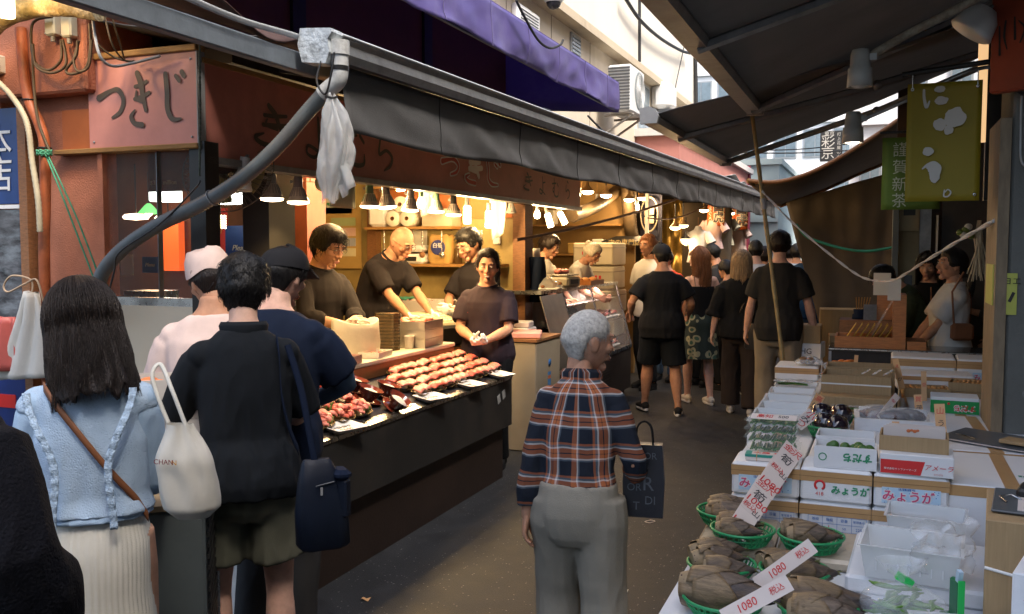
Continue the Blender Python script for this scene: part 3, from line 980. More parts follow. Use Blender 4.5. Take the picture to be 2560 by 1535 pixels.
G['mu']=[([(.12,.62),(.55,.66)],[.06,.06]),([(.34,.82),(.35,.5),(.33,.36),(.22,.32),(.20,.44),(.34,.46),(.36,.24),(.55,.16),(.80,.20),(.82,.36)],[.06,.08,.07,.06,.05,.05,.07,.08,.07,.03]),([(.68,.66),(.80,.56)],[.07,.06])]
G['ra']=[([(.42,.82),(.56,.76)],[.07,.06]),([(.30,.66),(.27,.42),(.52,.50),(.72,.40),(.66,.24),(.44,.14)],[.06,.07,.06,.08,.07,.03])]
fs_=empty('sign_board',(SX,SY,2.135),0,'long salmon sign board with awning shade in its colour, running above the lamps of the fish counter','sign')
MB().bb(-.05,0,.02,5.9,0,.43).build('panel',M_SHADESIGN,fs_)
MB().bb(-.07,.02,.0,5.9,-.035,-.002).build('lamp_rail',M_ALU,fs_)
MB().bb(-.02,.008,.0,5.9,.43,.455).build('top_batten',M_WOODTRIM,fs_)
def put(ch,y,z,s_,mi,mb,lift=.003,grow=0.0):
 for p,w_ in G[ch]:
  brush(mb,[(a[0]*s_,a[1]*s_) for a in p],[q*s_+grow for q in w_],lambda u,v,h: (h,y-SY+u-s_/2,z-2.18+v-s_/2),lift,mi)
for ch,y,z,s_ in (('ki',4.07,2.37,.36),('yo',4.46,2.37,.36),('mu',4.86,2.37,.36),('ra',5.24,2.37,.36),('ki',7.84,2.34,.26),('yo',8.22,2.34,.26),('mu',8.60,2.34,.26),('ra',8.98,2.34,.26)):
 lt=MB(); put(ch,y,z,s_,0,lt); lt.build('lettering',M_SIGNINK,fs_)
for ch,y in (('tsu',6.20),('ki',6.64),('ji',7.02)):
 lt=MB(); put(ch,y,2.35,.36,0,lt,.005,0); o_=lt.build('lettering',mat('red_lettering',(.40,.03,.015),.5,.1),fs_)
 lt=MB(); put(ch,y,2.35,.36,0,lt,.003,.022); lt.build('outline',M_WHITE,o_)
ps=empty('poster_panel',(-4.30,3.5,0),0,'tall blue poster panel with white lettering at the left edge','poster')
MB().bb(-.45,.21,0,.03,1.93,2.42).build('upper_sheet',mat('blue_poster',(.015,.05,.19),.25,.25,3),ps)
MB().bb(-.45,.21,-.002,.03,1.905,1.925).build('white_band',M_WHITE,ps)
MB().bb(-.45,.21,0,.03,1.12,1.90).build('photo_sheet',mat('dark_photo_sheet',(.07,.075,.085),.2,.9,6,dirt=(.25,.3,.34),damt=.7,ds=4,stretch=(1,1,3)),ps)
MB().bb(-.45,.21,-.003,.03,1.075,1.115).build('white_band',M_WHITE,ps)
MB().bb(-.45,.21,0,.03,.2,1.07).build('lower_sheet',mat('navy_poster',(.01,.025,.12),.3,.2),ps)
MB().bb(-.2,.11,-.004,.002,.86,.93).build('red_mark',mat('red_print',(.5,.02,.015),.4,0),ps)
text('lettering','本',M_WHITE,ps,(.05,-.004,2.24),size=.20)
text('lettering','店',M_WHITE,ps,(.05,-.004,2.07),size=.20)
MB().bb(.215,.27,-.03,.05,0,2.5).build('frame_post',M_WOOD,ps)
pp=[(-3.952,3.400,2.784),(-3.940,3.400,2.569),(-3.914,3.400,2.431),(-3.850,3.400,2.310),(-3.818,3.400,2.192),(-3.827,3.400,1.938),(-3.848,3.400,1.502)]
dp=empty('drain_pipe',(pp[-1][0],3.40,0),0,'orange painted drain pipe bending down the pier','pipe')
P0=V(dp.location)
MB().tube([V(p)-P0 for p in smooth_path(pp+[(pp[-1][0],3.40,0.0)])],.027,12).build('pipe',mat('orange_pipe_paint',(.34,.09,.03),.5,.3,8,.2,60,dirt=(.05,.03,.02),damt=.6,ds=7),dp)
for i in (2,4): MB().tube([V(pp[i])-P0+V(.030*math.cos(a),.030*math.sin(a),0) for a in [2*PI*j/14 for j in range(15)]],.004,5).build('cable_tie',M_BLACK,dp)
cp=[(-4.086,3.340,2.549),(-3.969,3.340,2.454),(-3.885,3.340,2.353),(-3.852,3.340,2.264),(-3.837,3.340,2.129),(-3.806,3.340,1.934),(-3.800,3.340,1.779)]
co_=MB(); path=smooth_path(cp,14); co_.tube(path,[.013+.0018*(i % 2) for i in range(len(path))],9)
tag(co_.build('conduit',mat('beige_conduit',(.42,.36,.24),.55,.15)),'beige corrugated conduit tied beside the drain pipe','conduit')
gp=smooth_path([(-4.029,3.280,2.745),(-3.893,3.280,2.809),(-3.711,3.280,2.833),(-3.536,3.280,2.817),(-3.319,3.280,2.778)],10)
tag(MB().tube(gp,[.045+.006*noise.noise(p*14) for p in gp],14).build('gutter_pipe',mat('mossy_pipe',(.22,.16,.06),.7,.5,14,.8,60,dirt=(.6,.55,.42),damt=.7,ds=9)),'mossy weathered horizontal pipe above the junction boxes','pipe')
M_JB=mat('cream_box_plastic',(.50,.47,.36),.45,.08)
for i,(x,z,lb) in enumerate(((-3.74,2.785,'cream junction box nearer the drain pipe on the orange beam'),(-3.636,2.768,'cream junction box nearer the sign on the orange beam'))):
 jb=empty('junction_box',(x,3.40,z),0,lb,'box','junction boxes on the beam')
 MB().bev((0,0,0),(.066,.05,.118),.008).build('cover',M_JB,jb)
 for q in (-1,1): MB().lathe([(0,.003),(.004,.002),(.004,0)],(q*.024,-.025,q*.048),8,M=Matrix.Rotation(PI/2,3,'X')).build('screw',M_GREYP,jb)
 MB().tube([(0,0,-.06),(0,0,-.085)],.012,8).build('gland',M_GREYP,jb)
M_CABLE=mat('brown_cable',(.10,.065,.03),.55,.2)
for i,(pts,r_,lb) in enumerate([
 ([(-3.670,3.380,2.698),(-3.652,3.360,2.599),(-3.736,3.360,2.557),(-3.825,3.360,2.611),(-3.838,3.360,2.746),(-3.804,3.360,2.800),(-3.700,3.360,2.806)],.007,'brown cable looping left from the near junction box'),
 ([(-3.652,3.375,2.696),(-3.615,3.355,2.576),(-3.706,3.355,2.541),(-3.808,3.355,2.581),(-3.824,3.355,2.687),(-3.844,3.370,2.519),(-3.829,3.375,2.326),(-3.774,3.390,2.170)],.007,'long brown cable looping down beside the drain pipe'),
 ([(-3.564,3.380,2.686),(-3.556,3.360,2.610),(-3.621,3.360,2.549),(-3.584,3.360,2.528),(-3.496,3.360,2.550),(-3.465,3.360,2.640),(-3.465,3.360,2.752)],.007,'brown cable looping under the far junction box'),
 ([(-3.559,3.385,2.687),(-3.564,3.355,2.591),(-3.535,3.350,2.536),(-3.467,3.350,2.555),(-3.443,3.350,2.674)],.006,'thin brown cable hanging from the far junction box'),
 ([(-3.390,3.300,2.840),(-3.376,3.300,2.694),(-3.346,3.300,2.583),(-3.336,3.360,2.548),(-3.273,3.420,2.567),(-3.124,3.440,2.593)],.007,'pale grey cable lying along the top of the corner sign'),
 ([(-3.311,3.300,2.761),(-3.293,3.320,2.637),(-3.302,3.400,2.580),(-3.278,3.440,2.582)],.004,'thin tan cable drooping behind the corner sign'),
 ([(-3.285,3.300,2.830),(-3.278,3.320,2.726),(-3.304,3.380,2.650),(-3.336,3.440,2.590)],.004,'straight tan cable dropping to the corner sign'),
 ([(-3.396,3.310,2.689),(-3.380,3.330,2.637),(-3.350,3.400,2.593),(-3.280,3.440,2.577)],.005,'olive cable sagging onto the corner sign')]):
 tag(MB().tube(smooth_path(pts,8),r_,7).build('cable',M_CABLE if i != 4 else M_GREYP),lb,'cable')
gt=empty('twine',(-3.85,3.37,2.1),0,'green twine knotted round the drain pipe and stretched to the hose','twine'); P0=V(gt.location)
k0=V((-3.774,3.360,2.163))
for pts in ([k0,V((-3.627,3.330,1.930)),V((-3.468,3.360,1.519))],[k0+V(.012,0,0),V((-3.554,3.330,1.853)),V((-3.453,3.360,1.567))]):
 MB().tube([p-P0 for p in smooth_path(pts,8)],.0042,6).build('strand',M_ROPEG,gt)
kn=MB(); rr_=random.Random(5)
kn.tube([k0-P0+V(.036*math.cos(a),.03*math.sin(a)-.004,.012*math.sin(a*3.3)) for a in [j*.5 for j in range(46)]],.0045,6)
kn.build('knot',M_ROPEG,gt)
hb=empty('cloth_bag',(-3.860,3.360,1.424),0,'off white cloth bag hanging from a hook on the drain pipe','bag')
def bagf(u,v):
 wv=.022+.175*v**.8
 x=(u-.5)*2*wv-.06*v+.02; 
 return V(x,-.03-.035*math.sin(u*PI)*(1-.3*v)+.010*math.sin(u*17+v*5),-.43*v+.035*(u-.4)*v+.06)
b=MB(); b.sheet(bagf,22,16,.03); b.build('cloth',mat('off_white_cloth',(.60,.58,.52),.8,.08,6,.2,200),hb)
b=MB(); b.tube(smooth_path([(.005,-.03,.05),(.002,-.03,.12),(-.10,-.05,.14),(-.16,-.05,.09),(-.13,-.05,.06),(-.03,-.04,.10),(.04,-.03,.12),(.07,-.02,.0)],8),.005,6); b.build('strap',mat('beige_strap',(.45,.33,.22),.7,.1),hb)
pb=MB(); pb.sheet(lambda u,v: V(-4.02+.12*(u-.5)*(1+v)-.04*v,3.30+.02*math.sin(u*9),1.36-.27*v),8,8,.02)
tag(pb.build('plastic_bag',mat('pink_bag_plastic',(.50,.11,.09),.4,.15)),'pink bag hanging behind the off white cloth bag','bag')
lc=empty('corner_lamp',(-3.711,3.120,2.799),0,'bright lamp at the top left corner beside the mossy pipe','lamp')
b=MB(); b.lathe([(.001,-.055),(.032,-.05),(.034,.0),(.034,.07),(.02,.09)],(0,0,0),14); b.build('bulb',emat('corner_bulb',(1,.72,.34),5),lc)
for a in range(10): MB().tube([(.036*math.cos(a*.628),.036*math.sin(a*.628),-.05),(.036*math.cos(a*.628),.036*math.sin(a*.628),.08)],.0015,4).build('led_rib',M_WHITE,lc)
MB().tube([(0,0,.085),(0,0,.17)],.018,8).build('socket',M_GREYP,lc)
ld=bpy.data.lights.new('corner_lamp_light','POINT'); ld.energy=4.5; ld.color=(1,.62,.27); ld.shadow_soft_size=.05
lo=bpy.data.objects.new('lamp_light',ld); COL.objects.link(lo); lo.parent=lc; lo.location=(.02,-.06,0)
wb=MB(); wb.bev((-4.17,3.36,2.62),(.14,.2,.09),.006); tag(wb.build('equipment_box',mat('cream_metal',(.5,.45,.36),.4,.1)),'cream metal box at the left edge below the mossy pipe','box')
rp=[V((-2.835,3.380,2.709))+V(0,0,0),V((-2.861,3.400,2.601)),V((-2.864,3.400,2.405)),V((-2.869,3.400,2.226)),V((-2.877,3.400,2.028))]
path=smooth_path(rp,40)
tag(MB().tube(path,[.0045+.006*max(0,noise.noise(Vector((p.z*26,0,1))))+.003*noise.noise(p*120) for p in path],7).build('rope',mat('dusty_rope',(.085,.10,.075),.9,.4,60,.8,200)),'dusty fraying rope hanging in front of the corner sign','rope')
# ---------------------------------------------------------------- grey awning over the fish shop
aw=empty('grey_awning',(-2.2,3.56,0),0,'long grey awning with drop valance over the fish and meat counters','awning')
def gx(y): return .022*(y-3.56)
def gz(y): return 2.60+.006*(y-3.56)
prof=[(-.055,-.085),(.03,-.095),(.045,-.06),(.04,-.02),(.055,.0),(.05,.012),(-.06,.02),(-.07,-.03)]
b=MB()
b.loft([[V(gx(y)+px_,y-3.56,gz(y)+pz_) for px_,pz_ in prof] for y in [3.42+i*.6 for i in range(27)]],smooth=False); b.build('gutter_beam',M_ALU,aw)
b=MB(); b.loft([[V(gx(y)+px_,y-3.56,gz(y)+pz_) for px_,pz_ in ((.056,.004),(.062,.012),(.05,.02),(.04,.014))] for y in [3.43+i*.6 for i in range(27)]]); b.build('bright_lip',mat('pale_aluminium',(.62,.64,.66),.35,.1,10,metal=.3),aw)
b=MB(); b.loft([[V(gx(3.42)+px_*1.35,y-3.56,gz(3.42)+pz_*1.35) for px_,pz_ in prof] for y in (3.34,3.43)],smooth=False); b.build('end_cap',mat('flaking_white_paint',(.50,.54,.56),.6,.2,20,.5,60,dirt=(.08,.08,.07),damt=.8,ds=22),aw)
def valf(u,v):
 y=3.60+15.3*u; s_=9*u
 nz=noise.noise(Vector((y*2.2-v*1.6,v*1.3,1)))*.032+noise.noise(Vector((y*5.5-v*2.2,v*2,5)))*.018
 return V(gx(y)-.03+nz*v**.7,y-3.56,gz(y)-.09-(.30+.012*math.sin(y*3.1))*v)
b=MB(); b.sheet(valf,260,12,.004); b.build('valance',M_CANVAS,aw)
for k_ in range(13):
 MB().tube([V(valf((.06+k_*.075),q/6))+V(.004,0,0) for q in range(7)],.0028,4).build('seam',M_RUBBER,aw)
def rooff(u,v):
 y=3.45+15.5*u
 return V(gx(y)-.04-2.2*v,y-3.56,gz(y)+.0+.42*v-.05*math.sin(v*PI)+.012*noise.noise(Vector((y*1.5,v*6,0))))
b=MB(); b.sheet(rooff,60,10,.006); b.build('roof_fabric',M_CANVAS,aw)
for y in (4.2,6.8,9.4,12.0,14.6): 
 MB().box((-1.0,y-3.56,gz(y)+.10),(2.0,.03,.045),ry=R(11.5)).build('arm',M_ALUDARK,aw)
nb=empty('awning',(-2.35,2.4,0),0,'dark near awning with grey beam and white plastic edge at the top left','awning')
b=MB(); b.bev((0,.20,2.50),(.05,1.9,.085),.006); b.build('beam',mat('blue_grey_beam',(.13,.15,.17),.5,.2,12,.1,60),nb)
b=MB(); b.bev((.0,1.20,2.50),(.06,.14,.07),.006); b.build('tan_block',mat('tan_block',(.36,.25,.13),.6,.2),nb)
b=MB(); b.sheet(lambda u,v: V(.06-.01*v,-1.0+1.98*u,2.595+.008*math.sin(u*14)-.022*v),26,3,.004); b.build('plastic_edge',mat('white_tarp_plastic',(.62,.64,.66),.4,.1,8,transl=.2),nb)
b=MB(); b.sheet(lambda u,v: V(.03-.85*v,-.2+1.2*u,2.60+.25*v-.05*math.sin(u*PI*3)*(1-v)),20,12,.006); b.build('cover',mat('dark_red_tarp',(.05,.022,.016),.7,.2,3),nb)
b=MB(); b.bev((-.30,.80,2.60),(.06,.9,.06),.006); b.build('purlin',mat('rusty_orange_pipe',(.26,.08,.03),.6,.3,10),nb)
b=MB(); b.bev((-.55,.80,2.66),(.05,.9,.05),.006); b.build('purlin',M_BLACK,nb)
el=smooth_path([(-2.131,3.400,2.543),(-2.128,3.400,2.468),(-2.137,3.400,2.411),(-2.184,3.400,2.377),(-2.217,3.400,2.355)],7)
e_=empty('drain_elbow',el[0],0,'dirty white pipe elbow under the end of the grey awning gutter','pipe'); P0=V(el[0])
MB().tube([p-P0 for p in el],.036,14).build('elbow',M_PVC,e_)
MB().tube([V(0,0,.03),V(0,0,-.03)],.044,14).build('collar',M_PVC,e_)
MB().tube([p-P0 for p in el[7:10]],.0385,14).build('clamp',M_BLACK,e_)
hp=smooth_path([(-2.205,3.400,2.361),(-2.290,3.400,2.288),(-2.444,3.380,2.135),(-2.622,3.360,2.000),(-2.827,3.340,1.894),(-3.048,3.330,1.810),(-3.264,3.330,1.701),(-3.395,3.330,1.588),(-3.436,3.340,1.492),(-3.474,3.380,1.355)],26)
tag(MB().tube(hp,[.032+.0022*(i % 2) for i in range(len(hp))],14).build('drain_hose',mat('grey_corrugated_hose',(.115,.13,.13),.5,.2,10,dirt=(.16,.12,.1),damt=.4,ds=4)),'grey corrugated hose sagging from the awning gutter to the orange pier','hose')
for i,q in enumerate((96,198)):
 p=hp[q]; t=(hp[q+1]-p).normalized(); u_=V(0,1,0); w_=t.cross(u_)
 lp=MB(); lp.tube([p+(u_*math.cos(a)+w_*math.sin(a))*.037 for a in [2*PI*j/16 for j in range(17)]],.003,5)
 tag(lp.build('hose_tie',M_GREYP if i == 0 else M_ROPEG),('wire loop holding the middle of the grey hose','green twine loop holding the low end of the grey hose')[i],'tie')
wpts=smooth_path([(-2.843,3.360,2.006),(-2.860,3.350,1.970),(-3.002,3.280,1.809),(-3.229,3.270,1.683),(-3.268,3.270,1.590),(-3.330,3.270,1.423)],8)
tag(MB().tube(wpts,.0042,6).build('wire',M_BLACK),'thin black wire hanging along the grey hose','wire')
def bagp(u,v):
 a=2*PI*u; r_=.012+.056*math.sin(min(1,v*2.1)*PI/2)*(1-.62*sstep(v,.45,1.0))
 r_ *= 1+.55*noise.noise(Vector((math.cos(a)*1.8,math.sin(a)*1.8,v*3.4)))+.20*noise.noise(Vector((math.cos(a)*5,math.sin(a)*5,v*6+3)))+.10*math.sin(a*9+v*7)
 return V(r_*math.cos(a)*1.05+.02*math.sin(v*4),r_*math.sin(a)*.8,-.44*v+.012*math.sin(a*3))
bl=V((-2.141,3.350,2.340))
pbg=empty('plastic_bag',bl,0,'crumpled white translucent plastic bag tied under the gutter end','bag')
b=MB(); b.grid(bagp,72,48); b.build('film',mat('milky_plastic_film',(.70,.71,.70),.22,.08,10,.8,30,transl=.4,spec=.7,alpha=.55),pbg)
b=MB(); b.sheet(lambda u,v: V(.02+.06*(u-.3)+.05*v,-.005+.015*math.sin(u*7),-.30-.13*v+.05*u),8,6,.003); b.build('flap',MATS['milky_plastic_film'],pbg)
b=MB(); b.tube(smooth_path([(-.04,0,.16),(-.05,-.03,.06),(-.01,-.03,.0),(.02,-.03,.08),(.03,-.02,.17)],8),.005,6); b.tube([(.022*math.cos(a),.022*math.sin(a),-.01+.004*math.sin(a*2)) for a in [j*.5 for j in range(26)]],.005,6); b.build('cord',M_BLACK,pbg)
fn=empty('wall_fan',(-3.10,3.88,2.10),0,'round wire cage fan mounted under the sign near the corner','fan')
Mf=(Matrix.Rotation(R(20),4,'Z') @ Matrix.Rotation(R(68),4,'X'))
b=MB(); fr_=.235
for k_ in range(44):
 a=2*PI*k_/44
 b.tube([Mf @ V(r_*math.cos(a+tw),r_*math.sin(a+tw),z) for r_,z,tw in ((.05,.055,0),(.14,.05,.12),(.21,.035,.2),(fr_,.0,.22),(.21,-.045,.24),(.12,-.065,.25),(.06,-.07,.25))],.0016,4)
for r_,z in ((fr_,0),(.05,.055),(.15,.05),(.06,-.07)): b.tube([Mf @ V(r_*math.cos(a),r_*math.sin(a),z) for a in [2*PI*j/40 for j in range(41)]],.003,5)
b.build('cage',mat('dusty_wire',(.10,.085,.065),.55,.2,metal=.4),fn)
b=MB()
for k_ in range(3):
 a0=k_*2*PI/3
 b.sheet(lambda u,v: Mf @ V((.04+.15*v)*math.cos(a0+(u-.5)*1.5),(.04+.15*v)*math.sin(a0+(u-.5)*1.5),.02*(u-.5)),6,4,.003)
b.build('blades',mat('fan_blade',(.25,.19,.07),.4,.1),fn)
b=MB(); b.tube([Mf @ V(0,0,.06),Mf @ V(0,0,-.17)],[.055,.05],14); b.build('motor',M_BLACK,fn)
b=MB(); b.tube([Mf @ V(0,0,-.15),V(.03,.14,.06),V(.03,.14,.12)],.014,8); b.build('bracket',M_ALUDARK,fn)
# ---------------------------------------------------------------- cream building and purple awning above the fish shop
cb=empty('cream_building',(-4.6,8,0),0,'tall cream rendered building rising behind the purple awning','building')
MB().bb(-6,0,-4.6,16.2,2.8,5.25).build('lower_wall',M_CREAM,cb)
MB().bb(-6,.16,-4.6,16.0,5.25,12.5).build('upper_wall',mat('pale_cream_render',(.66,.62,.53),.85,.06,.8,.2,50,dirt=(.42,.36,.28),damt=.25,ds=.8,stretch=(1,1,.2)),cb)
MB().bb(-.05,.24,-4.6,16.05,5.17,5.30).build('ledge',mat('stained_ledge',(.50,.42,.30),.85,.15,2,dirt=(.2,.15,.1),damt=.5),cb)
for y in (1.5,3.4,5.2,7.2): MB().bb(-.02,.006,y,y+.012,3.2,5.17).build('wall_joint',mat('dark_joint_line',(.24,.2,.15),.9,.1),cb)  # narrow dark strips set on the lower wall as joints
M_WINF=mat('grey_window_frame',(.30,.32,.33),.5,.1)
M_WING=mat('dull_window_glass',(.16,.21,.24),.12,.2,3,spec=.8)
for y0,y1,z0,z1 in ((10.55,11.5,3.9,5.10),(13.2,14.1,3.9,5.05),(6.1,6.6,4.62,5.12),(14.6,15.3,3.5,5.0)):
 fr=MB(); fr.bb(-.03,.03,y0,y1,z0,z1); wo=fr.build('window',M_WINF,cb)
 n_=2 if y1-y0>.6 else 1
 for k_ in range(n_):
  a=y0+.05+k_*(y1-y0-.05)/n_; MB().bb(.031,.036,a,a+(y1-y0-.05)/n_-.05,z0+.05,z1-.05).build('pane',M_WING,wo)
 if n_ == 1:
  for k_ in range(7): MB().bb(.036,.05,y0+.05,y1-.05,z0+.07+k_*.06,z0+.085+k_*.06).build('louvre',M_WINF,wo)
MB().bb(0,.10,12.2,12.5,3.0,5.1).build('pilaster',M_CREAM,cb)
def ac_unit(name,loc,label):
 a=empty(name,loc,0,label,'air conditioner')
 MB().bev((0,0,0),(.42,.95,.80),.03).build('casing',mat('ac_white',(.66,.67,.66),.45,.08,4,dirt=(.4,.37,.3),damt=.3),a)
 b=MB()
 for k_ in range(14): b.bb(-.19,.19,-.488,-.477,-.36+k_*.053,-.335+k_*.053)
 o=b.build('side_grille',M_ALUDARK,a); o['kind']='stuff'
 b=MB(); b.lathe([(.001,.0),(.30,.0),(.32,.012),(.33,.0)],(.212,.10,.02),28,M=Matrix.Rotation(PI/2,3,'Y')); b.build('fan_opening',mat('ac_fan_dark',(.25,.28,.28),.5,.1),a)
 b=MB()
 for k_ in range(11): b.tube([(.227+.01,.10+r_*math.cos(t_),.02+r_*math.sin(t_)) for r_ in [.028+.027*k_] for t_ in [2*PI*j/24 for j in range(25)]],.003,4)
 for k_ in range(8): b.tube([(.232,.10,.02),(.232,.10+.32*math.cos(k_*PI/4),.02+.32*math.sin(k_*PI/4))],.004,4)
 b.build('fan_guard',M_WHITE,a)
 for q in (-.32,.32): b=MB(); b.tube([(-.3,q,-.75),(.2,q,-.43)],.022,6); b.tube([(-.3,q,-.43),(.22,q,-.43)],.022,6); b.build('bracket',mat('rusty_bracket',(.30,.28,.25),.6,.3,10,dirt=(.2,.08,.03),damt=.6),a)
 return a
ac_unit('air_conditioner',(-4.16,15.95,4.43),'white air conditioner unit bracketed to the cream wall past the purple awning')
vh=empty('vent_hood',(-4.35,19.9,4.85),0,'white curved vent hood on the cream wall','vent')
MB().bev((0,0,.1),(.46,.62,.62),.12).build('hood',M_WHITE,vh); MB().bb(-.2,.2,-.25,.25,-.26,-.2).build('opening',M_ALUDARK,vh)
vg=empty('wall_vent',(-4.55,12.0,4.80),0,'small white slotted vent above the purple awning','vent')
MB().bev((0,0,0),(.12,.85,.34),.03).build('case',M_WHITE,vg)
for k_ in range(6): MB().bb(.06,.068,-.34,.34,-.11+k_*.04,-.10+k_*.04).build('slot',M_ALUDARK,vg)
dc=empty('dome_camera',(-4.30,12.45,5.17),0,'small dome security camera under the cream ledge','camera')
MB().lathe([(.001,.10),(.13,.10),(.14,.0),(.11,-.03)],(0,0,0),18).build('housing',M_WHITE,dc); MB().ell((0,0,-.03),(.105,.105,.10),16,10).build('dome',mat('smoked_dome',(.03,.03,.035),.08,0),dc)
for i,(pts,r_,lb) in enumerate([
 ([(-4.42,17.9,9),(-4.42,17.9,7.0),(-4.42,17.95,5.35)],.035,'dark vertical conduit running down the cream upper wall'),
 ([(-4.4,23.7,6.75),(-4.38,23.75,5.9),(-4.36,23.8,4.3)],.05,'dark downpipe at the far corner of the cream building'),
 ([(-4.300,16.286,6.188),(-4.300,17.485,6.039),(-4.300,19.224,6.064),(-4.300,21.309,6.228),(-4.300,22.512,6.389)],.035,'thick black cable swooping across the cream upper wall'),
 ([(-2.900,7.417,3.804),(-2.900,7.608,3.714),(-2.900,7.964,3.583),(-2.900,8.294,3.577),(-2.900,8.587,3.665),(-2.900,8.684,3.731)],.012,'black cable drooping over the purple awning edge'),
 ([(-4.300,22.318,7.038),(-4.300,21.547,6.139),(-4.300,20.904,5.394),(-4.300,20.580,4.902)],.012,'thin twisted wire hanging down the cream wall'),
 ([(-2.600,8.542,2.962),(-2.600,8.954,2.898),(-2.400,8.680,2.760)],.010,'thin black cable running onto the grey awning')]):
 tag(MB().tube(smooth_path(pts,8),r_,7).build('cable' if 'cable' in lb or 'wire' in lb else 'conduit',M_RUBBER),lb,'cable' if 'cable' in lb or 'wire' in lb else 'pipe')
pa=empty('purple_awning',(-3.0,3.0,0),0,'purple canvas awning with faded valance projecting from the cream building','awning')
PL=8.15
def pval(u,v):
 y=PL*u
 k_=noise.noise(Vector((y*2.1-v*.8,v*1.2,4)))*.05+noise.noise(Vector((y*5+v*2,v*2,8)))*.016
 return V(.02*math.sin(y*2)*v+k_*v**.5,y,3.73-.36*v+.012*math.sin(y*4)*v)
MB().sheet(pval,150,12,.004).build('valance',M_PURPLE,pa)
for k_ in range(9): MB().tube([V(pval(.07+k_*.108,q/6))+V(.005,0,0) for q in range(7)],.004,4).build('seam',mat('purple_seam',(.13,.11,.24),.6,.1),pa)
MB().sheet(lambda u,v: V(-1.62*v,PL*u,3.735+.62*v-.03*math.sin(v*PI)),40,8,.005).build('roof_fabric',M_PURPLE,pa)
MB().sheet(lambda u,v: V(-1.62*u,PL+.004,3.73+.62*u-(.36+.5*u)*v),10,4,.004).build('end_panel',M_PURPLE,pa)
b=MB()
for k_ in range(12):
 y=.15+k_*.72; MB().tube([(.0-.03,y,3.68),(-1.6,y,4.26)],.016,6).build('rafter',M_ALUDARK,pa)
for x,z in ((-.05,3.40),(-.55,3.86),(-1.1,4.06)): MB().tube([(x,0,z),(x,PL,z)],.016,6).build('purlin',M_ALUDARK,pa)
us=empty('upper_facade',(-4.4,3.4,0),0,'dark red upper storey facade between the grey and purple awnings','facade')
MB().bb(-.12,0,0,7.5,2.8,4.3).build('wall',mat('dark_red_board',(.10,.025,.022),.6,.2,3),us)
for y in (.8,2.9,5.2): MB().bb(0,.03,y,y+.18,2.8,4.3).build('post',M_BLACK,us)
MB().bb(.0,.10,0,7.5,3.02,3.09).build('rail',mat('rust_brown_rail',(.16,.07,.035),.6,.2),us)
rf=empty('roof_clutter',(-2.3,9,2.66),0,'crumpled black roofing sheet lying along the top of the grey awning','roofing')
rb=random.Random(4)
MB().sheet(lambda u,v: V(-.25*v-.03+.1*u,9.2*u-2.6,.05+.05*u+.07*noise.noise(Vector((u*22,v*3,0)))+.05*v),70,5,.006).build('sheet',mat('black_roofing',(.05,.052,.055),.45,.3,6),rf)
MB().sheet(lambda u,v: V(-.30*v+.16,5.9+1.6*u,.20-.06*u+.03*math.sin(u*9)-.05*v),14,4,.006).build('pale_sheet',mat('pale_sheet_metal',(.4,.42,.42),.4,.1,metal=.4),rf)
pk=empty('pink_building',(-3.7,18.4,0),0,'low pink rendered building down the lane behind the grey awning','building')
MB().bb(-3,0,0,10.4,0,3.95).build('wall',mat('pink_render',(.50,.21,.17),.85,.1,1.5,.2,60),pk)
MB().bb(-3,.05,10.4,10.75,0,4.2).build('corner_trim',mat('magenta_trim',(.33,.05,.08),.7,.1),pk)
MB().bb(-3,.12,-.1,10.8,3.95,4.1).build('cornice',mat('white_cornice',(.62,.6,.56),.8,.1),pk)
def far_building(name,x0,x1,y0,y1,h,m,label,rows,cols,win=(.7,.9),face='y',trim=None):
 fb=empty(name,((x0+x1)/2,y0,0),0,label,'building')
 cx=(x0+x1)/2
 MB().bb(x0-cx,x1-cx,0,y1-y0,0,h).build('wall',m,fb)
 MB().bb(x0-cx-.1,x1-cx+.1,-.1,y1-y0,h,h+.18).build('parapet',trim or m,fb)
 for r_ in range(rows):
  for c_ in range(cols):
   x=x0-cx+(c_+.5)*(x1-x0)/cols; z=2.9+r_*2.4+.5
   wo=MB().bb(x-win[0]/2,x+win[0]/2,-.05,.02,z,z+win[1]).build('window',M_WINF,fb)
   MB().bb(x-win[0]/2+.06,x-.02,-.06,-.052,z+.06,z+win[1]-.06).build('pane',M_WING,wo)
   MB().bb(x+.02,x+win[0]/2-.06,-.06,-.052,z+.06,z+win[1]-.06).build('pane',M_WING,wo)
  MB().bb(x0-cx,x1-cx,-.12,.0,2.55+r_*2.4,2.68+r_*2.4).build('band',trim or m,fb)
 return fb
M_FARW=mat('far_white_render',(.82,.82,.80),.8,.06,.6); M_FARG=mat('far_grey_green',(.40,.47,.44),.8,.1,.6)
far_building('far_building',-8.5,1.8,44,52,13,M_FARW,'pale building closing the far end of the lane',4,8,(1.0,1.3))
far_building('far_building',-4.6,-3.0,31,42,4.4,M_FARG,'low grey green shop roof at the far left of the lane',1,2,(.5,.5))
far_building('far_building',-.75,3.5,26.4,34,9,mat('far_blue_white',(.76,.78,.79),.7,.08,.6),'white panelled building on the right of the far lane',3,4,(.55,1.0))
bs=empty('hanging_sign',(-1.19,26.0,4.40),0,'black vertical sign with pale brush characters over the far lane','sign')
MB().bev((0,0,0),(.56,.10,.80),.01).build('board',mat('black_sign_board',(.035,.035,.035),.4,.1),bs)
M_PALE=mat('pale_lettering',(.6,.58,.52),.6,0)
text('lettering','東京',M_PALE,bs,(-.05,-.052,.32),size=.13); text('lettering','彩',M_PALE,bs,(-.08,-.052,.11),size=.36); text('lettering','京',M_PALE,bs,(-.08,-.052,-.20),size=.36)
text('lettering','打上花屋の大',M_PALE,bs,(.19,-.052,0),size=.10,vertical=True,spacing=1.2)
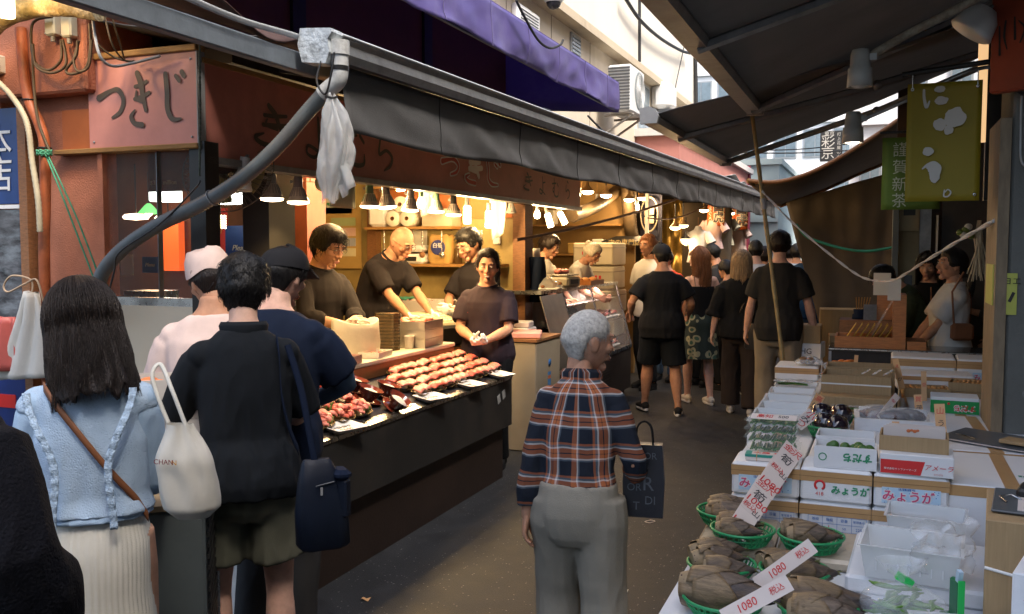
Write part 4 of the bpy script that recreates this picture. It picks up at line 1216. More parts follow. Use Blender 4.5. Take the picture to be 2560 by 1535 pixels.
for i,(a,c,d_) in enumerate((((-3.6,24,4.15),(1.0,24,4.2),.12),((-3.6,28,4.6),(1.0,27,4.9),.2),((-3.8,20,4.6),(.6,22,5.4),.25))):
 tag(MB().tube(sag(a,c,d_),.018,5).build('overhead_wire',M_RUBBER),('lowest overhead wire across the far lane','middle overhead wire across the far lane','highest overhead wire across the far lane')[i],'wire')
ls=empty('left_shop_row',(-2.9,16.7,0),0,'dim shop fronts on the left further down the lane','shop')
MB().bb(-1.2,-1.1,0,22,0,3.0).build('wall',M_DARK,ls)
for k_ in range(4): MB().bb(-1.1,-.95,1+k_*5,1.3+k_*5,0,2.8).build('pillar',M_WOOD,ls)
# ---------------------------------------------------------------- right-hand awnings
def retract_awning(name,label,f0,f1,b0,b1,m,sagz=.04,arms=(.3,.8),barh=.09,armk=.5):
 """f0-f1 front bar ends, b0-b1 back edge ends (world)"""
 f0,f1,b0,b1=V(f0),V(f1),V(b0),V(b1)
 a=empty(name,f0,0,label,'awning'); O=V(f0)
 MB().sheet(lambda u,v: f0.lerp(f1,u).lerp(b0.lerp(b1,u),v)-O+V(0,0,-sagz*math.sin(v*PI)-.012*noise.noise(Vector((u*5,v*7,2)))),30,20,.005).build('fabric',m,a)
 d=(f1-f0).normalized(); sd=V(d.y,-d.x,0)
 prof=[(-.05,-.5),(.05,-.5),(.06,-.1),(.04,.35),(.0,.5),(-.05,.4)]
 MB().loft([[p-O+sd*x-V(0,0,.0)+V(0,0,z*barh) for x,z in prof] for p in (f0-d*.02,f1+d*.02)],smooth=False).build('front_bar',M_ALU,a)
 MB().loft([[p-O+sd*x*1.15+V(0,0,z*barh*1.15) for x,z in prof] for p in (f0-d*.06,f0-d*.02)],smooth=False).build('end_cap',M_GREYP,a)
 MB().loft([[p-O+sd*x*1.15+V(0,0,z*barh*1.15) for x,z in prof] for p in (f1+d*.02,f1+d*.06)],smooth=False).build('end_cap',M_GREYP,a)
 for t in arms:
  p0=f0.lerp(f1,t); p2=b0.lerp(b1,min(1,t+.25) if t<.5 else t-.25); p1=p0.lerp(p2,armk)+d*(.10 if t>.5 else -.10)+V(0,0,-.10)
  ar=MB().tube([p0-O+V(0,0,-.05),p1-O+V(0,0,-.03)],(.028),6,smooth=False).build('arm',M_ALU,a)
  MB().tube([p1-O+V(0,0,-.03),p2-O+V(0,0,-.12)],.028,6,smooth=False).build('arm',M_ALU,a)
  MB().ell(p1-O+V(0,0,-.03),(.04,.04,.04)).build('arm_joint',M_ALU,a)
 return a
retract_awning('folding_awning','large dark grey folding awning over the produce stall at the top right',(-.82,3.5,2.70),(-.83,6.75,2.70),(1.9,3.5,3.75),(1.9,6.75,3.85),M_CANVASUNDER,.05,(.30,.96),.10)
retract_awning('folding_awning','grey folding awning projecting furthest into the lane on the right',(-1.46,6.25,2.60),(-1.465,9.6,2.60),(1.4,6.25,3.30),(1.4,9.6,3.68),M_CANVASUNDER,.03,(.28,.96),.10)
lc_=empty('canvas_canopy',(-.9,10.3,2.4),0,'low sagging brown canvas canopy in front of the bright far lane','awning'); O=V(lc_.location)
up=smooth_path([(-1.312,10.300,2.431),(-1.026,10.300,2.410),(-0.740,10.300,2.474),(-0.481,10.300,2.592),(-0.228,10.300,2.741),(0.038,10.300,2.914),(0.371,10.300,3.151)],5)
lo_=smooth_path([(-1.199,12.600,2.269),(-0.999,12.600,2.339),(-0.752,12.600,2.427),(-0.510,12.600,2.534),(-0.224,12.600,2.668),(0.103,12.600,2.808),(0.511,12.600,3.040)],5)
MB().sheet(lambda u,v: up[min(30,int(u*30))].lerp(lo_[min(30,int(u*30))],v)-O+V(0,0,-.05*math.sin(v*PI)),30,8,.006).build('canvas',M_TAN,lc_)
MB().tube([p-O+V(0,-.01,0) for p in up],.022,7).build('edge_pole',M_WOOD,lc_)
MB().tube([p-O+V(0,0,-.02) for p in lo_],.022,7).build('edge_pole',M_WOOD,lc_)
MB().tube([up[0]-O,lo_[0]-O],.03,7).build('front_bar',M_WOODTRIM,lc_)
tw=empty('tarpaulin',(-.3,11.2,0),0,'brown tarpaulin hung as a wall behind the stacked cardboard boxes','tarpaulin')
tpl=[V((-1.011,11.200,2.168)),V((-0.489,11.200,1.058))]
def tarpf(u,v):
 zt=2.23+.78*u; z=zt+(.75-zt)*v
 xl=-1.00+(.42)*v
 x=xl+(1.75-xl)*u
 return V(x+.3,.12*noise.noise(Vector((x*2.6,z*.9,2)))+.06*noise.noise(Vector((x*6,z*2.2,5))),z)
MB().sheet(tarpf,60,24,.005).build('sheet',M_TAN,tw)
tag(MB().tube(smooth_path([(-0.859,10.900,1.973),(-0.748,10.900,1.837),(-0.597,10.900,1.769),(-0.341,10.900,1.693),(-0.092,10.900,1.667),(0.193,10.900,1.711),(0.265,10.900,1.693),(0.290,10.900,1.354)],8),.016,7).build('rope',mat('teal_rope',(.02,.20,.14),.6,.2)),'dark green rope sagging across the brown tarpaulin','rope')
pl_=empty('bamboo_pole',(-0.633,7.250,0.834),0,'weathered bamboo pole propping the awning corner','pole'); O=V(pl_.location)
pt_=V((-0.914,7.250,2.770)); pb_=V((-0.655,7.250,0.910)); pb2=pb_+(pb_-pt_)*((pb_.z-0)/(pt_.z-pb_.z))
n_=24; pts=[pt_.lerp(pb2,i/n_)-O for i in range(n_+1)]
MB().tube(pts,[.0145+.003*(i % 4 == 0) for i in range(n_+1)],10).build('cane',mat('old_bamboo',(.34,.25,.11),.55,.25,6,.2,60,dirt=(.12,.08,.04),damt=.5,ds=7),pl_)
MB().tube([pt_.lerp(pb2,t)-O for t in (.25,.28)],.022,10).build('tape',M_GREYP,pl_)
rq=smooth_path([(-0.807,7.100,2.124),(-0.565,7.000,1.876),(-0.295,6.900,1.645),(-0.105,6.800,1.508),(0.024,6.600,1.481),(0.118,6.400,1.501),(0.262,6.000,1.618),(0.414,5.500,1.744),(0.532,5.100,1.835)],12)
rm=MB()
for ph in (0,PI):
 pth=[]
 for i,p in enumerate(rq):
  t=(rq[min(len(rq)-1,i+1)]-rq[max(0,i-1)]).normalized(); u_=V(0,0,1); s_=t.cross(u_).normalized(); u_=s_.cross(t)
  pth.append(p+(u_*math.cos(ph+i*.55)+s_*math.sin(ph+i*.55))*.0045)
 rm.tube(pth,[.0045+.0035*sstep(i,60,100) for i in range(len(pth))],7)
tag(rm.build('twisted_rope',mat('white_plastic_rope',(.58,.57,.54),.5,.12,10,dirt=(.35,.22,.12),damt=.5,ds=6)),'twisted white plastic rope strung from the pole to the concrete pillar','rope')
# ---------------------------------------------------------------- concrete pillar and tea shop
pc=empty('concrete_pillar',(.82,5.25,0),0,'bare concrete pillar at the right edge beside the tea shop','pillar')
MB().bev((0,0,1.4),(.46,.5,2.8),.012).build('shaft',M_CONC,pc)
MB().bb(-.285,-.235,-.26,.2,0,2.32).build('timber_strip',mat('pale_timber',(.19,.14,.085),.6,.25,8,stretch=(4,4,1)),pc)
for z in (2.15,1.78,1.42,1.0): MB().lathe([(0,.004),(.016,.003),(.017,0),(.022,-.002)],(-.13,-.252,z),12,M=Matrix.Rotation(PI/2,3,'X')).build('tie_hole_plug',mat('concrete_plug',(.16,.16,.15),.9,.1),pc)
MB().bb(-.29,-.284,-.2,.1,1.42,1.62).build('sticker',mat('yellow_green_sticker',(.40,.42,.08),.5,.15),pc)
MB().bb(-.2355,-.19,-.256,-.251,1.38,1.58).build('sticker',MATS['yellow_green_sticker'],pc)
text('lettering','ヨエ',M_BLACK,pc,(-.213,-.258,1.54),size=.04); MB().box((-.213,-.257,1.465),(.014,.002,.05),ry=.4).build('mark',M_BLACK,pc)
MB().bev((-.08,-.27,2.22),(.09,.05,.10),.008).build('socket_box',mat('grey_box_plastic',(.24,.23,.2),.5,.1),pc)
MB().tube(smooth_path([(-.10,-.27,2.17),(-.12,-.28,2.10),(-.19,-.28,2.10),(-.20,-.27,2.25),(-.20,-.26,2.42)],6),.006,6).build('cable',M_GREYP,pc)
rs=empty('red_sign',(0.581,4.932,2.690),R(-38),'dark red sign with handwritten strokes at the top right corner','sign')
MB().bev((.10,0,.02),(.42,.06,.55),.01).build('board',mat('dark_red_board_sign',(.24,.04,.015),.5,.25,3),rs)
b=MB()
for k_,(p,w_) in enumerate((([(-.06,.05),(-.055,-.08)],[.008,.012]),([(-.03,.07),(-.035,.0),(-.02,-.06)],[.01,.012,.006]),([(.01,.08),(.015,-.02)],[.008,.012]),([(.03,.06),(.06,.02),(.04,-.04)],[.006,.012,.008]))): brush(b,p,w_,lambda u,v,h: (u,-.031-h,v),.001)
b.build('lettering',M_BLACK,rs)
ls_=empty('light_strip',(0.521,5.750,2.867),0,'vertical warm lit strip behind the yellow banner','lamp'); O=V(ls_.location)
MB().bb(-.024,.024,-.006,.02,-.58,.0).build('diffuser',emat('warm_strip',(1,.62,.30),.30),ls_)
MB().bb(.024,.17,.0,.05,-.9,.1).build('back_board',M_BLACK,ls_)
tea=empty('tea_shop',(.6,8.9,0),0,'dark fronted tea shop recess behind the produce stall','shop')
MB().bb(-.45,3.2,.5,.6,0,3.2).build('wall',mat('dark_brown_wall',(.07,.04,.025),.6,.2,3),tea)
MB().bb(1.3,1.4,-4.4,.5,0,3.2).build('wall',mat('brown_side_wall',(.12,.06,.03),.6,.25,3),tea)
MB().bb(-.42,-.24,.40,.48,.9,2.6).build('door_jamb',mat('cream_door_jamb',(.40,.32,.17),.5,.15,4),tea)
MB().bb(-.41,-.25,.33,.40,1.86,2.12).build('meter_box',mat('cream_meter',(.42,.35,.2),.45,.1),tea)
MB().bb(-.38,-.28,.325,.332,2.0,2.09).build('meter_window',M_BLACK,tea)
MB().bb(-.36,-.29,.39,.398,1.35,1.45).build('wall_plate',M_ALUDARK,tea)
MB().bb(-.24,-.14,.42,.46,.9,2.6).build('steel_post',M_ALU,tea)
MB().bb(-.10,-.085,.35,.45,1.55,2.0).build('white_edge',M_WHITE,tea)
MB().bb(-.05,.42,.44,.47,.9,2.6).build('door',mat('dark_grey_door',(.055,.05,.048),.5,.2),tea)
MB().bb(.44,.52,.3,.5,0,2.9).build('door_post',M_BLACK,tea)
MB().bb(.55,1.0,-.35,.1,0,.98).build('cabinet',M_STEEL,tea)
MB().bb(.52,1.28,-.4,.15,.98,1.01).build('cabinet_top',M_WOOD,tea)
MB().bb(-.47,-.42,.2,.6,.0,2.7).build('steel_post',mat('blue_grey_post',(.12,.15,.17),.5,.1),tea)
tc_=empty('stall_counter',(.3,7.28,0),0,'black low counter with a steel rail behind the produce boxes','counter')
MB().bb(-.60,.62,0,.36,0,.93).build('cabinet',mat('black_laminate',(.03,.03,.032),.25,.2),tc_)
MB().bb(-.62,.64,-.02,.38,.932,.957).build('top',mat('dark_glass_top',(.05,.055,.055),.1,.1,spec=.7),tc_)
MB().bb(-.62,.64,-.035,-.024,.945,.953).build('rail',M_STEEL,tc_)
yb=empty('banner',(.30,5.2,2.24),0,'olive yellow hanging banner with large white brush marks','banner')
BW,BH=.345,.60
MB().sheet(lambda u,v: V(-BW/2+BW*u,.012*math.sin(v*3)+.006*math.sin(u*5),BH/2-BH*v),12,16,.003).build('cloth',mat('olive_yellow_cloth',(.25,.19,.008),.6,.08,3,.1,200),yb)
b=MB()
def bp(x,y): return ((x-1012)/510*BW-BW/2,BH/2-(y-615)/840*BH)
def bpl(u,v,h): return (u,-h-.012+.012*math.sin((BH/2-v)/BH*3)+.006*math.sin((u+BW/2)/BW*5) ,v)
bk=BW/510
def blob(cx,cy,rx,ry,seed):
 c=bp(cx,cy); n2=28
 ring=[]
 for j in range(n2):
  a=2*PI*j/n2; rr=1+.22*noise.noise(Vector((math.cos(a)*1.5,math.sin(a)*1.5,seed)))+.08*noise.noise(Vector((math.cos(a)*6,math.sin(a)*6,seed)))
  ring.append((c[0]+rx*bk*rr*math.cos(a),c[1]+ry*bk*rr*math.sin(a)))
 b.add([bpl(c[0],c[1],.004)]+[bpl(p[0],p[1],.004) for p in ring],[(0,1+j,1+(j+1) % n2) for j in range(n2)])
for a in ((1235,665,38,24,1),(1247,745,46,30,2),(1240,910,46,44,3),(1340,870,70,78,4),(1300,955,30,36,9),(1165,1100,40,32,5),(1200,1215,44,36,6),(1215,1270,36,56,7)): blob(*a)
for pts,w_ in (([(1125,665),(1128,720),(1145,785),(1165,745)],[16,20,24,10]),([(1130,1222),(1165,1195),(1210,1182),(1248,1215),(1240,1270)],[10,22,26,24,20]),([(1285,1378),(1282,1420),(1310,1422),(1328,1395),(1308,1374),(1290,1392)],[9,11,11,10,9,8])):
 brush(b,[bp(*p) for p in pts],[q*bk for q in w_],bpl,.0045)
o_=b.build('brush_marks',mat('pale_banner_ink',(.55,.53,.48),.7,.05),yb); o_['kind']='stuff'
for x,z in ((-.15,.27),(.15,.27),(.15,-.27)): MB().lathe([(.004,.002),(.009,.002),(.009,-.002),(.004,-.002),(.004,.002)],(x,-.012,z),12,M=Matrix.Rotation(PI/2,3,'X')).build('eyelet',M_STEEL,yb)
for x in (-.15,.15): MB().tube([(x,-.005,.28),(x,-.005,.35)],.003,5).build('hook',M_STEEL,yb)
tag(MB().tube([(.10,5.2,2.59),(.75,5.2,2.65)],.014,8).build('banner_rod',M_BLACK),'black rod holding the olive yellow banner','rod')
gb=empty('banner',(.13,5.6,2.125),0,'dark green hanging banner with pale vertical characters partly behind the yellow one','banner')
MB().sheet(lambda u,v: V(-.115+.30*u,.01*math.sin(v*4),.19-.40*v),8,10,.003).build('cloth',mat('dark_green_cloth',(.085,.14,.012),.65,.12,3),gb)
for ch,z in zip('謹賀新茶',(.115,.02,-.075,-.165)): text('lettering',ch,mat('pale_green_ink',(.42,.45,.33),.7,0),gb,(-.02,-.014,z),size=.085)
tag(MB().tube([(.0,5.6,2.345),(.32,5.6,2.345)],.008,8).build('banner_rod',M_BLACK),'thin black rod holding the dark green banner','rod')
def arm_lamp(label,arm,head,lit,hs=1.0,am=M_ALU):
 a=empty('arm_lamp',arm[0],0,label,'lamp'); O=V(arm[0])
 MB().tube([p-O for p in smooth_path(arm,8)],.013*hs,8).build('arm',am,a)
 h=V(head)-O
 MB().lathe([(.001,.085),(.036,.082),(.042,.06),(.045,.0),(.052,-.002),(.056,-.085),(.050,-.085),(.045,-.03),(.001,-.03)],h,18).build('housing',mat('grey_lamp_housing',(.34,.33,.30),.5,.12,10),a)
 MB().box(h+V(.045,0,.045),(.05,.03,.03)).build('knuckle',M_GREYP,a)
 bl=MB().ell(h+V(0,0,-.072),(.042,.042,.02),12,6).build('bulb',emat('lit_bulb_small',(1,.88,.68),6) if lit else mat('unlit_bulb',(.55,.55,.52),.2,0),a)
 return a
arm_lamp('grey spot lamp on a rusty arm under the big right awning',[(0.534,4.604,2.881),(0.319,4.619,2.772),(0.125,4.644,2.685),(-0.008,4.585,2.603),(-0.055,4.564,2.567)],(-0.091,4.547,2.521),False,1.5,mat('rusty_arm',(.30,.26,.20),.6,.4,30,.3,90,dirt=(.16,.06,.02),damt=.7,ds=16))
arm_lamp('small lit spot lamp on a thin curved arm beside the banners',[(0.606,5.249,2.449),(0.593,5.249,2.529),(0.560,5.240,2.579),(0.500,5.272,2.613),(0.374,5.274,2.582),(0.151,5.287,2.482),(-0.052,5.363,2.406),(-0.102,5.395,2.384)],(-0.136,5.380,2.356),True,.8)
rl=empty('flood_lamp',(0.415,4.980,2.766),0,'round white flood lamp under the awning at the upper right','lamp')
MB().lathe([(.001,.09),(.05,.085),(.085,.04),(.10,-.02),(.105,-.04),(.09,-.05),(.001,-.055)],(0,0,0),22,M=Matrix.Rotation(R(35),3,'Y')).build('housing',mat('white_lamp_body',(.6,.62,.62),.35,.06),rl)
MB().tube([(.03,0,.06),(.12,0,.10),(.2,0,.05)],.014,8).build('bracket',M_ALUDARK,rl)
# ---------------------------------------------------------------- cloth materials
def cloth(name,c,var=.12,rough=.85,bs=350,bump=.25,**k):
 return mat('cloth_'+name,c,rough,var,5,bump,bs,spec=.18,**k)
def plaid():
 m=bpy.data.materials.new('plaid_flannel'); m.use_nodes=True
 t=m.node_tree; L=t.links.new; b=t.nodes['Principled BSDF']; b.inputs['Roughness'].default_value=.9; b.inputs['Specular IOR Level'].default_value=.2
 tc=t.nodes.new('ShaderNodeTexCoord'); sx=t.nodes.new('ShaderNodeSeparateXYZ'); L(tc.outputs['Object'],sx.inputs[0])
 def math_(op,a,b_=None,v=None):
  n=t.nodes.new('ShaderNodeMath'); n.operation=op; L(a,n.inputs[0])
  if b_ is not None: L(b_,n.inputs[1])
  elif v is not None: n.inputs[1].default_value=v
  return n.outputs[0]
 at=math_('ARCTAN2',sx.outputs['X'],sx.outputs['Y']); u=math_('MULTIPLY',at,v=.155)
 ws=t.nodes.new('ShaderNodeTexNoise'); ws.inputs['Scale'].default_value=7; L(tc.outputs['Object'],ws.inputs['Vector'])
 wo=math_('MULTIPLY',math_('SUBTRACT',ws.outputs['Fac'],v=.5),v=.03)
 def stripes(coord,per):
  f=math_('FRACT',math_('DIVIDE',coord,v=per)); f=math_('ABSOLUTE',f)
  cr=t.nodes.new('ShaderNodeValToRGB'); cr.color_ramp.interpolation='CONSTANT'
  E=cr.color_ramp.elements; navy,rust,white,grey=(.012,.016,.025,1),(.36,.115,.045,1),(.60,.58,.56,1),(.10,.13,.16,1)
  E[0].position=0; E[0].color=navy; E[1].position=.40; E[1].color=grey
  for p,c in ((.45,white),(.50,rust),(.62,navy),(.65,rust),(.77,white),(.82,grey),(.88,rust),(.95,navy)):
   e=E.new(p); e.color=c
  L(f,cr.inputs['Fac']); return cr.outputs['Color']
 a=stripes(math_('ADD',math_('ADD',u,wo),v=2.0),.17); c=stripes(math_('ADD',math_('ADD',sx.outputs['Z'],wo),v=2.02),.135)
 mx=t.nodes.new('ShaderNodeMix'); mx.data_type='RGBA'; mx.inputs[0].default_value=.5; L(a,mx.inputs[6]); L(c,mx.inputs[7])
 L(mx.outputs[2],b.inputs['Base Color'])
 nb=t.nodes.new('ShaderNodeTexNoise'); nb.inputs['Scale'].default_value=300; L(tc.outputs['Object'],nb.inputs['Vector'])
 bp=t.nodes.new('ShaderNodeBump'); bp.inputs['Strength'].default_value=.3; bp.inputs['Distance'].default_value=.004; L(nb.outputs['Fac'],bp.inputs['Height']); L(bp.outputs['Normal'],b.inputs['Normal'])
 return m
def spots(name,base,c1,c2,scale,thr=.35):
 m=bpy.data.materials.new(name); m.use_nodes=True
 t=m.node_tree; L=t.links.new; b=t.nodes['Principled BSDF']; b.inputs['Roughness'].default_value=.7
 tc=t.nodes.new('ShaderNodeTexCoord'); n=t.nodes.new('ShaderNodeTexNoise'); n.inputs['Scale'].default_value=scale*.6; n.inputs['Detail'].default_value=1; L(tc.outputs['Object'],n.inputs['Vector'])
 v=t.nodes.new('ShaderNodeTexVoronoi'); v.inputs['Scale'].default_value=scale
 md=t.nodes.new('ShaderNodeMix'); md.data_type='VECTOR'; md.inputs[0].default_value=.06; L(tc.outputs['Object'],md.inputs[4]); L(n.outputs['Color'],md.inputs[5]); L(md.outputs[1],v.inputs['Vector'])
 cr=t.nodes.new('ShaderNodeValToRGB'); cr.color_ramp.interpolation='CONSTANT'; E=cr.color_ramp.elements
 E[0].position=0; E[0].color=(*c2,1); E[1].position=thr*.55; E[1].color=(*c1,1); e=E.new(thr); e.color=(*base,1)
 L(v.outputs['Distance'],cr.inputs['Fac']); L(cr.outputs['Color'],b.inputs['Base Color']); return m
def lace():
 m=mat('lace_cloth',(.36,.47,.60),.85,.12,6,.0)
 t=m.node_tree; L=t.links.new; b=t.nodes['Principled BSDF']
 tc=t.nodes.new('ShaderNodeTexCoord'); v=t.nodes.new('ShaderNodeTexVoronoi'); v.feature='DISTANCE_TO_EDGE'; v.inputs['Scale'].default_value=125; L(tc.outputs['Object'],v.inputs['Vector'])
 n=t.nodes.new('ShaderNodeTexNoise'); n.inputs['Scale'].default_value=45; n.inputs['Detail'].default_value=4; L(tc.outputs['Object'],n.inputs['Vector'])
 ad=t.nodes.new('ShaderNodeMath'); ad.operation='MULTIPLY_ADD'; L(v.outputs['Distance'],ad.inputs[0]); ad.inputs[1].default_value=-1.5; L(n.outputs['Fac'],ad.inputs[2])
 bp=t.nodes.new('ShaderNodeBump'); bp.inputs['Strength'].default_value=.4; bp.inputs['Distance'].default_value=.004; L(ad.outputs[0],bp.inputs['Height']); L(bp.outputs['Normal'],b.inputs['Normal'])
 return m
HB=mat('hair_black',(.009,.008,.0075),.42,.4,30,.5,60,spec=.25,stretch=(3,3,.3))
HBR=mat('hair_dark_brown',(.013,.008,.0065),.40,.5,40,.6,60,spec=.25,stretch=(4,4,.25))
HGREY=mat('hair_grey',(.62,.60,.56),.5,.5,40)
HAUB=mat('hair_auburn',(.20,.075,.025),.45,.45,30,.5,60,stretch=(4,4,.3))
HBLOND=mat('hair_blond',(.40,.27,.15),.45,.65,18,.5,60,stretch=(5,5,.4))
HWHITE=mat('hair_pale_grey',(.5,.44,.34),.5,.3,40)
C_BLACK=cloth('black',(.0065,.007,.0085)); C_BLACK2=cloth('soft_black',(.007,.009,.012),.15); C_NAVY=cloth('navy',(.007,.013,.032))
C_CHAR=cloth('charcoal',(.035,.034,.034)); C_POLO=cloth('staff_polo',(.015,.0125,.0145)); C_POLOP=cloth('plum_polo',(.030,.020,.028))
C_OLIVE=cloth('olive_shorts',(.12,.118,.085)); C_KHAKI=cloth('khaki',(.26,.215,.155)); C_GREYT=cloth('grey_sweat',(.25,.23,.185),bs=200)
C_BLUE=cloth('pale_blue',(.34,.46,.60)); C_CREAM=cloth('cream_skirt',(.66,.63,.55)); C_WHITE=cloth('white_cotton',(.62,.60,.56)); C_PINK=cloth('pinkish_white',(.62,.47,.42))
C_BROWN=cloth('dark_brown',(.03,.022,.02)); C_TEE=cloth('faded_black_tee',(.024,.0225,.021)); C_BLUET=cloth('royal_blue',(.02,.06,.15)); C_OLIVEJ=cloth('olive_jacket',(.04,.05,.025))
C_SLEEVE=cloth('slate_blue_sleeve',(.085,.14,.22)); C_WOOL=cloth('black_wool',(.006,.006,.009),bump=.6,bs=160); C_RED=cloth('red_apron',(.45,.05,.02)); C_TANAP=cloth('brown_apron',(.14,.06,.03)); C_JEANS=cloth('blue_jeans',(.12,.2,.32))
GLV=mat('white_glove',(.72,.70,.66),.7,.08,30,.3,200); GLC=mat('clear_glove',(.66,.52,.46),.3,.12,30,.4,60,transl=.2)
SOLE=mat('white_sole',(.6,.58,.54),.6,.1); SHB=cloth('black_shoe',(.015,.015,.016)); SHW=mat('cream_shoe',(.60,.53,.43),.6,.1,8); SHG=mat('pale_grey_shoe',(.5,.48,.45),.6,.15,8)
C_PLAID=plaid(); C_LACE=lace(); C_FLORAL=spots('floral_cloth',(.015,.03,.025),(.30,.29,.18),(.04,.10,.07),11,.42); C_LEOP=spots('leopard_cloth',(.42,.38,.33),(.02,.018,.015),(.2,.15,.1),60,.4)
F1=Fig(1.60,lean=.10,side=-.04,head=(R(10),.28,R(-8)),armL=(-.20,.16,.90),armR=(.10,.30,1.10),poleR=(.2,-.3,-1),hs=1.04,build=.92,sh=.88)
p1=person('woman with long dark hair in pale blue lace top and cream pleated skirt',(-2.052,1.959,0.939)[:2]+(0,),R(34),F1,
 top=dict(mat=C_BLUE,sleeve=1.85,sr=.072,cuff=.045,hem=1.03,ease=.016,wr=.006),skirt=(C_CREAM,.10,.075,.0055,60),
 hair=dict(mat=HBR,style='long',length=.235,n_str=900,th=.027,sr=.0018,spread=.07,wave=.003,fringe=False,vol=3.2),q='near',face=False,hands=(None,None),shoes=(SHG,SOLE,0),seed=1)
vm=shirt_mesh(F1,hem=1.045,ease=.026,sleeve=.12,sr=.07,voxel=.009,wr=.006,seed=3); link('lace_vest',vm,C_LACE,p1)
b=MB()
for sg in (-1,1):
 pts=[(sg*.150,1.42),(sg*.115,1.33),(sg*.085,1.22),(sg*.075,1.10),(sg*.085,.97)]
 b.sheet(lambda u,v: F1.tr(sg*(.148-.075*sstep(u,0,.6)+.012*sstep(u,.6,1))+(v-.5)*.022,-(.092+.034+.028*sstep(u,0,.35)-.004*math.sin(u*75)*abs(v-.5)*2),1.425-.40*u),60,4,.004)
b.build('lace_trim',mat('lace_trim',(.38,.50,.64),.8,.3,90,.6,200),p1)
def surf_strap(F,pts,w_,e=.034):
 mb=MB(); P=smooth_path([V(x,z,0) for x,z in pts],8)
 def fn(u,v):
  p=P[min(len(P)-1,int(u*(len(P)-1)))]; x,z=p.x,p.y
  rx,ry,yo=torso_at(z); rx=rx*F.build+e; ry=ry*F.build+e
  y=-ry*math.sqrt(max(0.02,1-(x/rx)**2))+yo
  return F.tr(x,y,z+(v-.5)*w_)
 mb.sheet(fn,len(P)-1,2,.004); return mb
surf_strap(F1,[(-.11,1.44),(-.03,1.33),(.06,1.20),(.13,1.10),(.165,1.03)],.030,.036).build('leather_strap',mat('tan_leather',(.20,.075,.03),.5,.15),p1)
F2=Fig(1.68,armL=(-.2,.15,.95),armR=(.30,.06,.95),build=1.12,sh=1.1)
person('person in a black wool coat cut off by the left edge of the picture',(-1.80,1.20,0),R(25),F2,top=dict(mat=C_WOOL,name='coat',sleeve=1.95,sr=.098,cuff=.07,hem=.42,ease=.045,flare=.06,wr=.010),bottom=dict(mat=C_BLACK),
       hair=dict(mat=HB,th=.022),q='near',face=False,hands=(None,'curl'),shoes=(SHB,SHB,0),seed=2)
F3=Fig(1.67,lean=.05,head=(R(-6),.10,0),armL=(-.20,.33,1.12),armR=(.16,.34,1.05),feet=((-.12,.02),(.12,-.03)),build=.93,hs=1.0,sh=.90)
p3=person('man seen from behind in black shirt and olive shorts',(-2.090,2.684,0.736)[:2]+(0,),R(37),F3,
 top=dict(mat=C_BLACK2,sleeve=.98,sr=.074,cuff=.072,hem=.86,ease=.025,flare=.012,wr=.011,wave=.010),bottom=dict(mat=C_OLIVE,name='shorts',leg=.36,width=.118,ease=.016,wr=.010),collar=(C_BLACK2,.035,.068),
 hair=dict(mat=HB,th=.022,top_th=.032,curl=1.2,n_str=3400,slen=.030,sr=.0017,lift=.34,back=-.088),q='near',face=False,skn='pale',hands=('hold','hold'),shoes=(SHB,SHB,.06),seed=3)
surf_strap(F3,[(.115,1.452),(.125,1.38),(.13,1.25),(.155,1.12),(.19,1.02)],.034,.050).build('bag_strap',C_NAVY,p3)
F4=Fig(1.72,lean=.22,head=(R(-14),.16,0),armR=(.06,.30,1.06),armL=(-.12,.32,1.06),poleR=(1,-.1,-.2),build=1.0,hs=1.02)
p4=person('man in navy t-shirt and black cap leaning towards the sushi counter',(-2.229,3.014,1.638)[:2]+(0,),R(12),F4,
 top=dict(mat=C_NAVY,sleeve=.80,sr=.088,cuff=.09,hem=.80,ease=.032,wr=.010),bottom=dict(mat=C_CHAR),hair=dict(mat=HB,th=.014,n_str=400,slen=.03,back=-.085),cap=(cloth('black_cap',(.012,.012,.014)),1),q='mid',face=True,eyes=True,skn='pale',shoes=(SHB,SHB,0),seed=4)
b=MB(); a,e,w_=F4.shd[1],F4.elb[1],F4.wri[1]
b.tube([a.lerp(e,t) for t in (.80,.9,1.0)]+[e.lerp(w_,t) for t in (.15,.5,.97)],[.060,.053,.045,.042,.040,.032],12); b.build('arm_cover',C_SLEEVE,p4)
F5=Fig(1.68,lean=.04,head=(R(30),.3,0),armL=(-.22,.28,1.0),armR=(.10,.36,.98),build=1.1)
p5=person('vendor in a pinkish white short sleeved coat and white hat beside the ledge',(-2.62,3.16,0),R(30),F5,top=dict(mat=C_PINK,name='coat',sleeve=.85,sr=.085,cuff=.085,hem=.62,ease=.03,wr=.010),bottom=dict(mat=C_WHITE),
 hair=dict(mat=HBR,th=.012,n_str=120),q='mid',face=False,skn='tan',hands=('curl','curl'),gloves=(None,GLV),shoes=(SHW,SOLE,0),seed=5)
b=MB(); Mh=F5.Mh
b.loft([[Mh @ V(.094*r_*math.cos(a),.112*r_*math.sin(a),z+.012*math.sin(a*3+z*40)) for a in [2*PI*j/24 for j in range(24)]] for r_,z in ((1.0,.028),(1.02,.06),(1.0,.10),(.85,.135),(.4,.152),(.02,.155))]); b.build('hat',C_PINK,p5)
F6=Fig(1.85,lean=.10,head=(R(4),.32,0),armL=(.02,.36,1.12),armR=(.10,.36,1.13),poleR=(1,-.6,-.3),poleL=(-1,-.6,-.3),hs=1.08)
